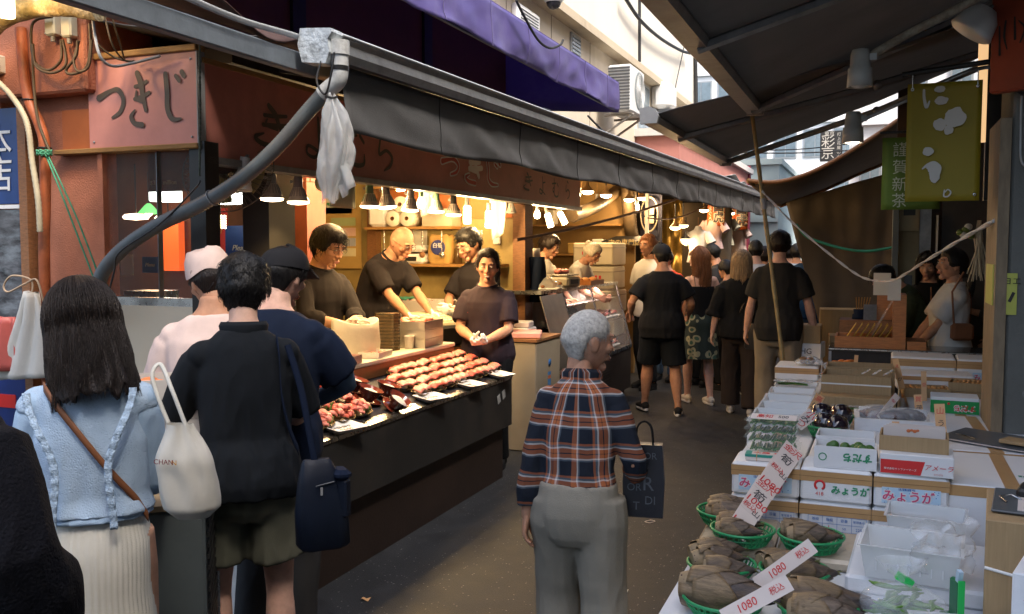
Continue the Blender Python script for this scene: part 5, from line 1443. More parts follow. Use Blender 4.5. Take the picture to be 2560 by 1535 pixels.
person('staff man with glasses in dark long sleeved polo behind the sushi counter',(-3.58,5.40,0),R(-104),F6,top=dict(mat=C_POLO,sleeve=1.50,sr=.072,cuff=.05,hem=.84,ease=.022,wr=.009),bottom=dict(mat=C_BLACK),collar=(C_POLO,.03,.066),
 hair=dict(mat=HB,th=.026,front=.052,n_str=1000,slen=.05,sr=.0022,lift=.3,side=-.02),glasses=mat('dark_frame',(.05,.03,.02),.3,0),q='near',hands=('flat','relax'),gloves=(GLC,GLC),hdir=((.5,.8,.15),(-.5,.8,.2)),hnrm=((.8,-.2,-.5),(-.8,-.2,-.5)),shoes=(SHB,SHB,0),seed=6)
F7=Fig(1.74,lean=.58,head=(R(0),.25,0),armL=(-.12,.52,.95),armR=(.12,.50,.95),build=1.1,feet=((-.14,-.05),(.14,-.05)),hs=1.1)
person('bald staff man in charcoal polo bent over slicing tuna',(-3.78,6.55,.20),R(-105),F7,top=dict(mat=C_POLO,sleeve=.85,sr=.075,cuff=.07,hem=.86,ease=.022,wr=.009),bottom=dict(mat=C_BLACK),collar=(C_POLO,.03,.066),
 q='mid',skn='tan',hands=('curl','curl'),gloves=(GLV,GLV),glasses=mat('dark_frame',(.05,.03,.02),.3,0),shoes=(SHB,SHB,0),seed=7)
F8=Fig(1.80,lean=.12,head=(R(-8),.34,0),armL=(-.05,.36,1.10),armR=(.0,.34,1.10),poleR=(1,-.4,-.3),build=1.05,hs=1.05)
person('staff man with cropped hair and glasses looking down at the back',(-3.12,7.15,.07),R(158),F8,top=dict(mat=C_POLO,sleeve=.85,sr=.078,cuff=.074,hem=.84,ease=.024,wr=.009),bottom=dict(mat=C_BLACK),collar=(C_POLO,.03,.066),
 hair=dict(mat=HB,th=.010,top_th=.03,front=.05,n_str=600,slen=.03,lift=.8),glasses=mat('dark_frame',(.05,.03,.02),.3,0),q='mid',skn='tan',hands=('curl','relax'),gloves=(GLV,GLV),shoes=(SHB,SHB,0),seed=8)
F9=Fig(1.67,lean=.06,head=(R(14),.06,R(-3)),armL=(-.03,.27,1.05),armR=(.03,.28,1.06),poleR=(1,-.5,-.4),poleL=(-1,-.5,-.4),build=1.12,hs=1.10,belly=.02)
p9=person('smiling staff man in plum polo with white gloves at the end of the sushi counter',(-2.78,6.52,0),R(188),F9,top=dict(mat=C_POLOP,sleeve=.80,sr=.080,cuff=.076,hem=.87,ease=.02,wr=.008),bottom=dict(mat=C_BLACK),collar=(C_POLOP,.03,.068),
 hair=dict(mat=HBR,th=.013,top_th=.024,front=.074,curl=1.0,n_str=900,slen=.032,sr=.0022,lift=.8),q='near',smile=True,hands=('fist','hold'),gloves=(GLV,GLV),hdir=((.75,.55,-.1),(-.75,.5,.0)),hnrm=((.2,-.3,.95),(.1,-.4,.9)),shoes=(SHB,SHB,0),seed=9)
o=text('chest_logo','Jack',mat('red_thread',(.40,.02,.02),.6,0),p9,F9.tr(.09,.125,1.30),rz=PI,size=.055,shear=.3)
o.rotation_euler=(R(-8),0,PI)
F10=Fig(1.58,lean=.2,head=(R(6),.30,0),armL=(-.10,.38,1.0),armR=(.12,.36,1.0),build=1.04,hs=1.08)
p10=person('woman in rolled white shirt and brown apron behind the meat case',(-3.28,9.02,.26),R(-96),F10,top=dict(mat=C_WHITE,sleeve=.92,sr=.082,cuff=.075,hem=.84,ease=.026,wr=.010),bottom=dict(mat=C_BROWN),collar=(C_WHITE,.03,.066),
 hair=dict(mat=HBR,th=.03,n_str=300,slen=.05),q='mid',hands=('curl','curl'),shoes=(SHB,SHB,0),seed=10)
b=MB(); b.sheet(lambda u,v: F10.tr((u-.5)*.27,.118+.035-.05*abs(u-.5)**2*4,1.27-.45*v),8,8,.006); b.build('apron',C_TANAP,p10)
F11=Fig(1.52,lean=.5,head=(R(0),.35,0),armL=(-.08,.42,1.02),armR=(.12,.42,1.02),hs=1.08)
p11=person('grey haired woman stooping over a scale behind the meat case',(-3.12,9.72,.28),R(-98),F11,top=dict(mat=C_WHITE,sleeve=.9,hem=.84,ease=.024),bottom=dict(mat=C_BROWN),hair=dict(mat=HWHITE,th=.026,style='bun'),q='mid',hands=('curl','curl'),seed=11)
F12=Fig(1.74,head=(R(16),.05,0),armL=(-.31,.16,1.03),armR=(.29,.20,1.02),feet=((-.16,.18,.085,.3),(.17,-.06,.085,-.1)),build=1.12,sh=.95,belly=.05,hs=1.02)
person('heavy set man in black t-shirt, black shorts and backward black cap',(-2.020,9.246,-0.000)[:2]+(0,),R(16),F12,top=dict(mat=C_BLACK,sleeve=.78,sr=.085,cuff=.088,hem=.80,ease=.03,flare=.01,wr=.010),bottom=dict(mat=C_BLACK2,name='shorts',leg=.47,width=.125,ease=.02),
 hair=dict(mat=HB,th=.008,n_str=100),cap=(MATS['cloth_black_cap'],1),q='mid',face=True,skn='tan',shoes=(SHB,SOLE,0),seed=12)
F13=Fig(1.70,head=(R(58),.05,0),armL=(-.22,.22,.95),armR=(.28,.05,.86),feet=((-.1,.12),(.1,-.08)),sh=.9,build=.95,hip=1.05,bust=.04)
p13=person('woman with long auburn hair in a black strappy dress with floral skirt',(-1.773,10.052,1.355)[:2]+(0,),R(28),F13,skirt=(C_FLORAL,.52,.05,.012,12),hair=dict(mat=HAUB,style='long',length=.30,n_str=260,th=.024,wave=.004,sr=.004,fringe=.14),q='mid',skn='pale',shoes=(SHW,SOLE,0),seed=13)
vm=shirt_mesh(F13,hem=.98,ease=.012,sleeve=.05,sr=.03,neck=1.30,voxel=.011,wr=.004,seed=3)
for v_ in vm.vertices:
 pass
b=MB(); zs=[.98,1.04,1.1,1.16,1.22,1.28,1.325]
b.loft([F13.trunk_ring(z,.010,28) for z in zs]); b.build('dress_top',C_BLACK,p13); bpy.data.meshes.remove(vm)
for sg in (-1,1): surf_strap(F13,[(sg*.085,1.32),(sg*.095,1.38),(sg*.10,1.43)],.012,.008).build('dress_strap',C_BLACK,p13)
F14=Fig(1.66,head=(R(-4),.0,0),armL=(-.30,-.02,.86),armR=(.27,.05,.88),feet=((-.10,.10,.085,.05),(.12,-.14,.085,-.1)),build=1.0)
person('woman with wavy blond hair in loose black top and dark brown trousers',(-1.276,9.565,0.000)[:2]+(0,),R(6),F14,top=dict(mat=C_BLACK,name='blouse',sleeve=1.25,sr=.105,cuff=.115,hem=.84,ease=.045,flare=.03,wr=.012),bottom=dict(mat=C_BROWN,width=.10,hemw=.10,ease=.016,wr=.010,kneew=.105),
 hair=dict(mat=HBLOND,style='long',length=.47,n_str=420,th=.026,wave=.012,sr=.004,fringe=False,vol=2.6,spread=.05),q='mid',face=False,skn='pale',hands=('relax',None),shoes=(SHG,SOLE,0),seed=14)
F15=Fig(1.86,head=(R(5),.05,0),armR=(.31,.06,.84),armL=(-.28,.1,.86),feet=((-.11,.1),(.12,-.06)),build=.95,sh=.92)
person('tall man in faded charcoal t-shirt and khaki trousers near the bamboo pole',(-0.814,8.603,1.414)[:2]+(0,),R(2),F15,top=dict(mat=C_TEE,sleeve=.80,sr=.085,cuff=.085,hem=.82,ease=.026,wr=.010),bottom=dict(mat=C_KHAKI,width=.095,hemw=.085,ease=.016),
 hair=dict(mat=HBR,th=.020,n_str=500,slen=.035,back=-.07),q='mid',face=False,skn='pale',shoes=(SHB,SOLE,0),seed=15)
F16=Fig(1.80,head=(R(8),0,0),build=1.08)
p16=person('man in white t-shirt with a dark strap across his back',(-1.296,10.886,1.334)[:2]+(0,),R(5),F16,top=dict(mat=cloth('bluish_white',(.55,.58,.64)),sleeve=.75,sr=.085,cuff=.085,hem=.82,ease=.03),bottom=dict(mat=C_BLACK),hair=dict(mat=HB,th=.010,n_str=200,slen=.02),q='far',face=False,skn='pale',shoes=(SHB,SOLE,0),seed=16)
surf_strap(F16,[(-.10,1.44),(-.02,1.34),(.08,1.22),(.15,1.1)],.05,.05).build('strap',C_BLACK,p16)
F17=Fig(1.80,head=(R(-10),0,0),build=1.05)
person('man in royal blue t-shirt and jeans standing before the brown tarpaulin',(-0.788,11.840,1.310)[:2]+(0,),R(-8),F17,top=dict(mat=C_BLUET,sleeve=.75,sr=.085,cuff=.085,hem=.82,ease=.03),bottom=dict(mat=C_JEANS),hair=dict(mat=HB,th=.02,n_str=150),cap=(C_NAVY,-1),q='far',face=False,skn='pale',shoes=(SHB,SOLE,0),seed=17)
bgp=[('dark haired shopper in green top beside the man in royal blue',(-.80,12.4),-20,1.66,C_OLIVEJ,HB,0,False),
       ('curly haired vendor in pale shirt under the lamps of the meat shop',(-2.55,10.95),150,1.86,C_WHITE,HAUB,0,True),
       ('woman in a red apron smiling under the lamps',(-2.50,11.7),172,1.68,C_RED,HBR,0,True),
       ('shopper in black with red backpack straps behind the auburn haired woman',(-2.0,11.35),-30,1.62,C_BLACK,HB,0,False),
       ('dark haired shopper bowing his head under the hanging shirts',(-1.78,11.75),80,1.78,C_CHAR,HB,.3,True),
       ('short dark haired shopper just behind the blond woman',(-1.62,11.15),60,1.56,C_CHAR,HB,.1,True),
       ('small dark haired shopper furthest down the lane',(-1.72,12.9),20,1.60,C_BLACK,HB,0,False),
       ('shopper in grey shirt squeezed behind the bamboo pole',(-1.35,12.2),-15,1.72,C_GREYT,HBR,0,False),
       ('shopper in tan top facing the clothes stall',(-2.15,12.7),60,1.68,C_KHAKI,HB,.1,True),
       ('shopper in dark green furthest along the lane',(-1.25,14.8),5,1.74,C_OLIVEJ,HB,0,False),
       ('shopper in pale blue shirt far down the lane',(-1.05,13.6),10,1.76,C_BLUE,HB,0,False)]
for i,(lb,(x,y),rz_,H,tm,hm,ln,fc) in enumerate(bgp):
 Fb=Fig(H,lean=ln,head=(0,ln*.6,0),feet=((-.11,.06),(.11,-.05)))
 pb_=person(lb,(x,y,0),R(rz_),Fb,top=dict(mat=tm,sleeve=.8,sr=.08,cuff=.08,hem=.82,ease=.028),bottom=dict(mat=C_BLACK if i % 2 else C_JEANS),hair=dict(mat=hm,th=.024,n_str=160,slen=.04,curl=1.5 if i == 1 else 0),q='far',face=fc,skn='tan' if i == 1 else 'asian',shoes=(SHB,SHB,0),seed=30+i)
 if i == 3:
  for sg in (-1,1): surf_strap(Fb,[(sg*.10,1.43),(sg*.10,1.3),(sg*.11,1.15)],.04,.045).build('strap',C_RED,pb_)
F20=Fig(1.68,lean=-.06,head=(R(8),-.05,0),armL=(-.02,.30,.92),armR=(.04,.30,.95),poleR=(1,-.4,-.5),hs=1.08,sh=.92,bust=.03,belly=.02)
p20=person('woman with ponytail in white shirt standing with crossed hands in the tea shop',(0.542,7.903,1.453)[:2]+(0,),R(100),F20,top=dict(mat=C_WHITE,sleeve=.82,sr=.085,cuff=.082,hem=.94,ease=.024,wr=.010),bottom=dict(mat=C_OLIVEJ),collar=(C_WHITE,.032,.066),
 hair=dict(mat=HB,th=.020,style='tail',n_str=160,length=.22,front=.055),q='mid',hands=('relax','curl'),skn='asian',shoes=(SHB,SHB,0),seed=20,lipcol=(.42,.09,.07))
surf_strap(F20,[(-.13,1.42),(-.10,1.3),(0,1.15),(.12,1.0)],.022,.036).build('bag_strap',MATS['tan_leather'],p20)
b=MB(); b.sheet(lambda u,v: F20.tr(.10+.02*u,.145-.03*u,1.44-.30*u)+V(0,0,(v-.5)*.0)+V((v-.5)*.024,0,0),10,2,.004); b.build('bag_strap',MATS['tan_leather'],p20)
F21=Fig(1.66,lean=.5,head=(R(10),.7,0),armL=(-.10,.36,.95),armR=(.12,.34,.95))
person('person in olive jacket bowing their head over the tea shop goods',(.30,8.30,0),R(110),F21,top=dict(mat=C_OLIVEJ,name='jacket',sleeve=1.92,sr=.09,cuff=.05,hem=.80,ease=.035,wr=.012),bottom=dict(mat=C_BLACK),hair=dict(mat=HB,th=.024,n_str=260),q='mid',hands=('curl','curl'),shoes=(SHB,SHB,0),seed=21)
F22=Fig(1.66,head=(R(0),.2,0))
person('woman with long brown hair in black behind the olive jacket',(.43,8.82,0),R(165),F22,top=dict(mat=C_BLACK,sleeve=1.9,sr=.08,hem=.82,ease=.028),bottom=dict(mat=C_BLACK),hair=dict(mat=HBR,style='long',length=.26,n_str=160,th=.022,sr=.004,fringe=.12),q='far',seed=22)
F23=Fig(1.62,armL=(-.24,.40,1.30),armR=(.2,.2,1.0))
p23=person('person mostly hidden by the concrete pillar holding up a phone',(1.08,8.35,0),R(84),F23,top=dict(mat=C_CHAR,sleeve=1.6,sr=.08,hem=.82),bottom=dict(mat=C_BLACK),hair=dict(mat=HB,th=.02),q='far',hands=('hold','relax'),seed=23)
F30=Fig(1.46,lean=.20,head=(R(-52),-.02,0),armL=(-.225,-.03,.86),armR=(.235,.20,.98),poleR=(.35,-1,-.3),feet=((-.10,.06),(.12,-.10)),build=.88,hs=1.12,hip=1.0,sh=.86)
person('old man with cropped grey hair in plaid flannel shirt and grey sweatpants',(-0.982,3.132,0.865)[:2]+(0,),R(6),F30,top=dict(mat=C_PLAID,sleeve=1.82,sr=.067,cuff=.048,hem=.98,ease=.022,wr=.010,wave=.006,tuck=True),bottom=dict(mat=C_GREYT,name='sweatpants',top=1.035,width=.108,hemw=.092,kneew=.104,ease=.032,wr=.005),collar=(C_PLAID,.04,.070),
 hair=dict(mat=[mat('hair_grey_under',(.44,.42,.38),.6,.35,60,.4,120),HGREY],style='short',th=.012,n_str=5000,slen=.026,sr=.0008,lift=.12,back=-.085,side=.018,front=.062),q='near',skn='old',hands=('relax','hold'),brow=(.2,.2,.19),shoes=(SHB,SOLE,0),seed=40)
# ---------------------------------------------------------------- fish counter
M_BLKCLOTH=mat('black_counter_cloth',(.030,.024,.028),.7,.25,5,.3,120)
M_FRONT=mat('dark_counter_panel',(.020,.0195,.019),.42,.2,2,.05,60,dirt=(.08,.06,.045),damt=.3,ds=3)
M_FRONT2=mat('brown_plinth',(.026,.016,.012),.5,.3,3,.1,60)
M_TUNA=mat('pink_tuna',(.70,.23,.165),.3,.22,22,.3,120,stretch=(1,5,1),sss=.15,spec=.6)
M_TUNAR=mat('red_tuna',(.56,.10,.06),.3,.3,26,.3,120,sss=.12,spec=.6)
M_RICE=mat('rice',(.76,.72,.64),.5,.1,160,.9,260)
M_GOLDB=mat('black_gold_plastic',(.06,.042,.018),.25,.5,40,spec=.6); M_GOLD=mat('gold_edge',(.42,.26,.06),.3,.25,30,metal=.6)
M_LEAF=mat('garnish_leaf',(.12,.17,.03),.5,.3,30); M_FOAM=mat('foam_tray',(.76,.73,.69),.55,.05,10,.1,150)
M_BOARD=mat('white_cutting_board',(.68,.62,.50),.4,.1,8); M_INKR=mat('red_marker',(.55,.05,.04),.6,0); M_INKB=mat('black_marker',(.03,.03,.035),.6,0)
fc=empty('fish_counter',(-2.5,4.8,0),0,'long low counter with dark front panel sloping up under the sushi trays','counter')
CT=[(-2.5,.75),(-2.92,.885)]
MB().bb(-.03,0,-1.5,1.51,.39,.735).build('front_panel',M_FRONT,fc)
MB().bb(-.40,-.05,-1.45,1.45,.0,.385).build('plinth',M_FRONT2,fc)
def ctop(x,dz=0.0): return .75+(-2.5-x)/.42*.135+dz
b=MB(); b.loft([[V(-.03,y,.74),V(.004,y,.738),V(.004,y,.752),V(-.03,y,.760),V(-.46,y,.896),V(-.46,y,.80)] for y in (-1.5,1.51)],smooth=False); b.build('top',M_BLKCLOTH,fc)
b=MB(); b.loft([[V(.006,y,.735),V(.006,y,.756),V(-.055,y,.7735),V(-.056,y,.7705),V(.002,y,.752),V(.002,y,.735)] for y in (-1.5,1.512)],smooth=False); b.build('steel_edge',M_STEEL,fc)
b=MB(); b.sheet(lambda u,v: V(-.12-.32*v,.35+1.1*u,ctop(-2.62-.32*v)+.004+.012*abs(noise.noise(Vector((u*9,v*4,1))))),30,10,.003); b.build('cloth',M_BLKCLOTH,fc)
for (y,z) in ((1.25,.62),(1.34,.64)): MB().box((.004,y,z),(.003,.05,.06),rx=.3).build('torn_tape',M_GREYP,fc)
def at_slope(px_pt): return px_pt
SL=math.atan2(.135,.42)
def on_counter(x,y,dz=.004): return (x,y,ctop(x)+dz)
rg=random.Random(21)
def meat_slice(mb,c,L_,W_,T_,rz,rng,arch=.5):
 """a draped slice of fish"""
 M=Matrix.Translation(c) @ Matrix.Rotation(rz,4,'Z')
 s1=rng.uniform(0,9)
 def f(u,v):
  x=(u-.5)*L_*(1+.06*math.sin(v*5+s1)); y=(v-.5)*W_*(1-.35*abs(u-.5)**2*4*.5)
  z=T_+arch*L_*.32*(1-(2*u-1)**2)*(1-.5*(2*v-1)**2)+.003*noise.noise(Vector((u*6+s1,v*6,0)))
  return M @ V(x,y,z)
 mb.sheet(f,10,5,.007)
def gold_tray(mbt,mbg,w_,d_,h_):
 rings=[]
 for z,e in ((0,-.012),(h_,0),(h_+.001,.003),(h_-.001,-.002),(.006,-.012)):
  rr=[]
  for j in range(28):
   a=2*PI*j/28; ca,sa=math.cos(a),math.sin(a); k_=1/max(abs(ca)**4+abs(sa)**4,1e-6)**.25
   wob=.004*math.sin(a*7)
   rr.append(V((w_/2+e)*ca*k_*.96,(d_/2+e)*sa*k_*.96,z+(wob if z>.01 else 0)))
  rings.append(rr)
 mbt.loft(rings[:2],cap=True); mbt.loft(rings[3:],cap=False); mbg.loft([rings[1],rings[2],rings[3]],cap=False)
def nigiri_tray(kind):
 t=empty('sushi_tray'); a,c=MB(),MB(); gold_tray(a,c,.17,.085,.022); a.build('tray',M_GOLDB,t); c.build('gold_rim',M_GOLD,t)
 r2=random.Random(kind)
 for sx in (-.042,.042):
  m_=MB(); m_.ell((sx,0,.022),(.032,.019,.016),10,6); m_.build('rice',M_RICE,t)
  m_=MB(); meat_slice(m_,(sx,0,.018),.10 if kind % 2 else .092,.062,.020,r2.uniform(-.25,.25),r2); m_.build('fish_slice',M_TUNA if kind != 2 else M_TUNAR,t)
 m_=MB(); m_.sheet(lambda u,v: V(.02+.05*u,.030+.012*math.sin(u*9),.016+.028*v+.006*math.sin(u*14)),8,2,.002); m_.build('leaf',M_LEAF,t)
 return t
protos=[nigiri_tray(i) for i in range(3)]
spots_=[(x+.004*((j*7) % 3),6.21-j*.192-.012*k_) for j in range(7) for k_,x in enumerate((-2.615,-2.705,-2.795,-2.885)) if (j,k_) != (6,3)]
for i,(x,y) in enumerate(spots_):
 o=protos[i] if i<3 else copy_tree(protos[i % 3])
 o.location=on_counter(x,y); o.scale=(1.02,1.06,1.15); o.rotation_euler=(0,SL*1.0,R(96)+rg.uniform(-.12,.12)); o.rotation_euler=(Matrix.Rotation(SL,4,'Y') @ Matrix.Rotation(R(92)+rg.uniform(-.12,.12),4,'Z')).to_euler()
 tag(o,'tray of tuna nigiri, %s from the far end in the %s row' % (ORD[i // 4],('front','second','third','back')[i % 4]),'sushi tray','tuna nigiri trays in rows')
def sashimi_tray(seed):
 t=empty('sashimi_tray'); a,c=MB(),MB(); gold_tray(a,c,.20,.13,.022); a.build('tray',M_GOLDB,t); c.build('gold_rim',M_GOLD,t)
 r2=random.Random(seed)
 for j in range(20):
  m_=MB(); x,y=r2.uniform(-.075,.075),r2.uniform(-.04,.04)
  meat_slice(m_,(x,y,.016+.034*max(0,1-(x/.08)**2-(y/.05)**2)+r2.uniform(0,.008)),r2.uniform(.045,.06),r2.uniform(.028,.038),.004,r2.uniform(0,6.2),r2,r2.uniform(.2,.9)); m_.build('fish_slice',M_TUNA if r2.random()<.55 else M_TUNAR,t)
 m_=MB(); m_.sheet(lambda u,v: V(-.04+.09*u,.045+.01*math.sin(u*9),.02+.028*v+.006*math.sin(u*12)),8,2,.002); m_.build('leaf',M_LEAF,t)
 return t
sp=[sashimi_tray(i) for i in range(3)]
for i in range(18):
 r_,c_=i % 3,i // 3; x,y=(-2.625,-2.755,-2.885)[r_],3.40+c_*.185+.02*r_
 o=sp[i] if i<3 else copy_tree(sp[i % 3]); o.location=on_counter(x,y); o.scale=(.92,1.0,1.25)
 o.rotation_euler=(Matrix.Rotation(SL,4,'Y') @ Matrix.Rotation(R(90)+rg.uniform(-.2,.2)+PI*(i % 2),4,'Z')).to_euler()
 tag(o,'tray of heaped tuna sashimi, %s from the near end in the %s row' % (ORD[c_],('front','middle','back')[r_]),'sashimi tray','heaped sashimi trays')
M_LACQ=mat('red_brown_lacquer',(.17,.03,.018),.18,.15,coat=.5); M_LACQB=mat('dark_lacquer',(.03,.012,.01),.2,.1)
def bowl(label,loc,tilt=0):
 t=empty('rice_bowl',loc,0,label,'bowl','lacquer rice bowls'); t.rotation_euler=(tilt*.5,SL+tilt,.4)
 MB().lathe([(.001,0),(.034,0),(.036,.010),(.058,.04),(.074,.072),(.0765,.074)],(0,0,0),24).build('bowl',M_LACQB,t)
 MB().lathe([(.0765,.074),(.072,.071),(.055,.04),(.03,.018),(.001,.016)],(0,0,0),24).build('lining',M_LACQ,t)
 m_=MB(); m_.lathe([(.060,.044),(.05,.054),(.03,.060+.004),(.001,.066)],(0,0,0),20); m_.build('rice',M_RICE,t)
 MB().lathe([(.001,-.012),(.055,-.012),(.082,.004),(.084,.006),(.055,-.006),(.001,-.006)],(0,0,0),24).build('saucer',M_LACQ,t)
for x,y,tl,lb in ((-2.83,4.62,0,'brown lacquer bowl of rice furthest from the front edge of the counter'),(-2.70,4.56,.05,'brown lacquer bowl of rice second from the front edge of the counter'),(-2.69,4.76,0,'brown lacquer bowl of rice beside the nigiri trays'),(-2.56,4.62,.35,'tilted brown lacquer bowl of rice nearest the front edge')):
 bowl(lb,on_counter(x,y,.016),tl)
def foam_tray(label,loc,rz,w_=.22,d_=.145,tilt=(0,0),lines=None,h_=.022,dim=False):
 t=empty('foam_tray',loc,0,label,'tray','white foam trays'); t.rotation_euler=(Matrix.Rotation(tilt[0],4,'X') @ Matrix.Rotation(tilt[1],4,'Y') @ Matrix.Rotation(rz,4,'Z')).to_euler()
 def ring(e,z):
  o_=[]; x,y,q=w_/2+e,d_/2+e,.018
  for cx,cy,a0 in ((x-q,y-q,0),(-x+q,y-q,PI/2),(-x+q,-y+q,PI),(x-q,-y+q,3*PI/2)):
   for j in range(4): a=a0+j*PI/6; o_.append(V(cx+q*math.cos(a),cy+q*math.sin(a),z))
  return o_
 MB().loft([ring(-.02,0),ring(-.002,h_-.002),ring(.004,h_),ring(-.003,h_+.001),ring(-.020,.005)]).build('tray',M_FOAM,t)
 for s_,c_,y,sz in (lines or []):
  o=text('handwriting',s_,M_INKR if c_ == 'r' else M_INKB,t,(0,y,.0062),size=sz,depth=.0004,shear=.25); o.rotation_euler=(R(-90),0,0)
  o.data.transform(Matrix.Identity(4))
 return t
TL=(0,SL)
foam_tray('white foam tray with SASHIMI handwriting at the near front edge of the counter',on_counter(-2.52,4.02,.016),R(78),tilt=(0,SL*.4),lines=[('SASHIMI','b',.022,.040),('2500','r',-.022,.045)])
foam_tray('white foam price tray in the middle of the counter front edge',on_counter(-2.515,5.02,.020),R(78),tilt=(0,SL*.4),lines=[('WELCOME','b',.022,.034),('500','r',-.022,.042)])
foam_tray('white foam price tray second from the far end of the counter',on_counter(-2.515,5.60,.020),R(80),.20,tilt=(0,SL*.4),lines=[('1000','b',.02,.035),('3000','r',-.02,.04)])
foam_tray('white foam price tray at the far end of the counter',on_counter(-2.515,6.12,.020),R(80),.20,tilt=(0,SL*.4),lines=[('700','b',0,.035)])
foam_tray('empty white foam tray propped at the back behind the bowls',on_counter(-2.90,4.42,.05),R(75),.24,.16,tilt=(.1,SL+.3))
# ---------------------------------------------------------------- preparation table behind the counter
pt=empty('preparation_table',(-3.12,4.95,0),0,'steel table with white cutting board top behind the sushi trays','table')
MB().bev((0,0,.985),(.42,2.5,.03),.006).build('board',M_BOARD,pt)
MB().bb(.19,.205,-1.24,1.24,.89,.968).build('front_rail',mat('brown_steel',(.26,.13,.06),.35,.2,metal=.5),pt)
MB().bb(-.2,.188,-1.24,1.24,.94,.968).build('under_frame',M_STEEL,pt)
for x in (-.17,.17):
 for y in (-1.2,1.2): MB().bb(x-.02,x+.02,y-.02,y+.02,0,.94).build('leg',M_STEEL,pt)
def open_tray(name,label,cat,loc,rz,size,th,m,fill=None,group=None,tilt=(0,0)):
 t=empty(name,loc,rz,label,cat,group)
 if tilt != (0,0): t.rotation_euler=(tilt[0],tilt[1],rz)
 w_,d_,h_=size; b=MB()
 b.bb(-w_/2,w_/2,-d_/2,d_/2,0,th)
 b.build('base',m,t)
 for x0,x1,y0,y1 in ((-w_/2,-w_/2+th,-d_/2,d_/2),(w_/2-th,w_/2,-d_/2,d_/2),(-w_/2+th,w_/2-th,-d_/2,-d_/2+th),(-w_/2+th,w_/2-th,d_/2-th,d_/2)):
  MB().bb(x0,x1,y0,y1,th+.0005,h_).build('side',m,t)
 return t
def lumps(parent,name,m,n,w_,d_,z,r_,rng,flat=.6):
 for _ in range(n):
  MB().ell((rng.uniform(-w_,w_),rng.uniform(-d_,d_),z+rng.uniform(0,r_*.6)),(r_*rng.uniform(.8,1.4),r_*rng.uniform(.7,1.1),r_*flat),8,6,M=Matrix.Rotation(rng.uniform(0,3),3,'Z')).build(name,m,parent)
M_TRAYM=mat('pale_metal_tray',(.55,.53,.5),.3,.1,metal=.7)
for k_,lb in enumerate(('bottom pale metal tray of the stack beside the gold boxes','middle pale metal tray of the stack beside the gold boxes','top pale metal tray of the stack filled with pink tuna')):
 t=open_tray('metal_tray',lb,'tray',(-3.06,5.88,1.002+k_*.062),R(4),(.26,.34,.06),.004,M_TRAYM,group='stacked metal trays')
 if k_ == 2: lumps(t,'fish_piece',M_TUNA,12,.09,.13,.05,.03,rg)
st=empty('gold_box_stack',(-3.12,5.55,1.002),R(15),'tall nested stack of black and gold takeaway boxes','boxes')
for k_ in range(22):
 rr=[]
 for z,e in ((0,0),(.0075,.004),(.0115,.002)):
  rr.append([V((.075+e+.012*math.cos(a*6))*math.copysign(abs(math.cos(a))**.6,math.cos(a)),(.06+e+.004*math.cos(a*6))*math.copysign(abs(math.sin(a))**.6,math.sin(a)),.0115*k_+z) for a in [2*PI*j/36 for j in range(36)]])
 MB().loft(rr,smooth=False).build('box',M_GOLDB if k_ % 2 else mat('gold_brown_plastic',(.11,.065,.02),.3,.4,30),st)
pbm=MB(); pbm.loft([[V((.17+e)*math.copysign(abs(math.cos(a))**.7,math.cos(a)),(.06+e*.4+.01*math.sin(a*3))*math.copysign(abs(math.sin(a))**.7,math.sin(a)),z+.02*math.sin(a*2+1)*(z>.2)) for a in [2*PI*j/28 for j in range(28)]] for z,e in ((0,0),(.08,.008),(.16,.0),(.22,-.004),(.222,-.012),(.12,-.02))],cap=True)
o=pbm.build('paper_bag',mat('white_bag',(.70,.66,.58),.6,.08,6,.3,40),None,(-3.16,5.20,1.002),R(60)); tag(o,'white open bag standing on the preparation table','bag')
o=MB().lathe([(.001,0),(.028,0),(.036,.085),(.038,.088),(.034,.085),(.026,.006),(.001,.006)],(0,0,0),20).build('paper_cup',M_FOAM,None,(-3.02,5.68,1.002)); tag(o,'white paper cup beside the gold boxes','cup')
t=open_tray('plastic_tray','white plastic tray in front of the white bag','tray',(-3.0,5.18,1.002),R(8),(.14,.24,.035),.005,M_FOAM); lumps(t,'fish_piece',M_TUNA,5,.04,.08,.01,.025,rg)
t=open_tray('metal_tray','pale metal tray of pink pieces at the near end of the table','tray',(-3.0,4.70,1.002),R(5),(.20,.32,.05),.004,M_TRAYM); lumps(t,'fish_piece',M_TUNA,9,.07,.12,.02,.03,rg)
t=open_tray('plastic_tray','white plastic tray half hidden by the navy sleeve','tray',(-3.0,4.35,1.002),R(5),(.20,.30,.04),.005,M_FOAM); lumps(t,'fish_piece',M_TUNAR,6,.06,.1,.015,.025,rg)
rgst=empty('cash_register',(-3.24,6.48,0),R(70),'black cash register with pale keys beside the smiling man','register')
MB().bev((0,0,1.02),(.40,.38,.16),.02).build('drawer',M_BLACK,rgst)
MB().bev((0,0,1.13),(.38,.34,.06),.015,rx=R(14)).build('keyboard',mat('beige_register',(.30,.27,.18),.5,.1),rgst)
for i in range(6):
 for j in range(4): MB().bev((-.08+i*.042,-.10+j*.05,1.155+(j-1.5)*.012),(.034,.036,.014),.004,rx=R(14)).build('key',mat('pale_key',(.55,.5,.36),.5,.05),rgst)
MB().bb(-.2,.2,-.19,.19,.0,.93).build('stand',M_WOOD,rgst)
bt=empty('cutting_table',(-3.42,6.95,0),R(0),'back cutting table where the bald man slices tuna','table')
MB().bev((0,0,.93),(.62,1.1,.04),.008).build('board',M_BOARD,bt); MB().bb(-.28,.28,-.5,.5,.0,.90).build('base',M_STEEL,bt)
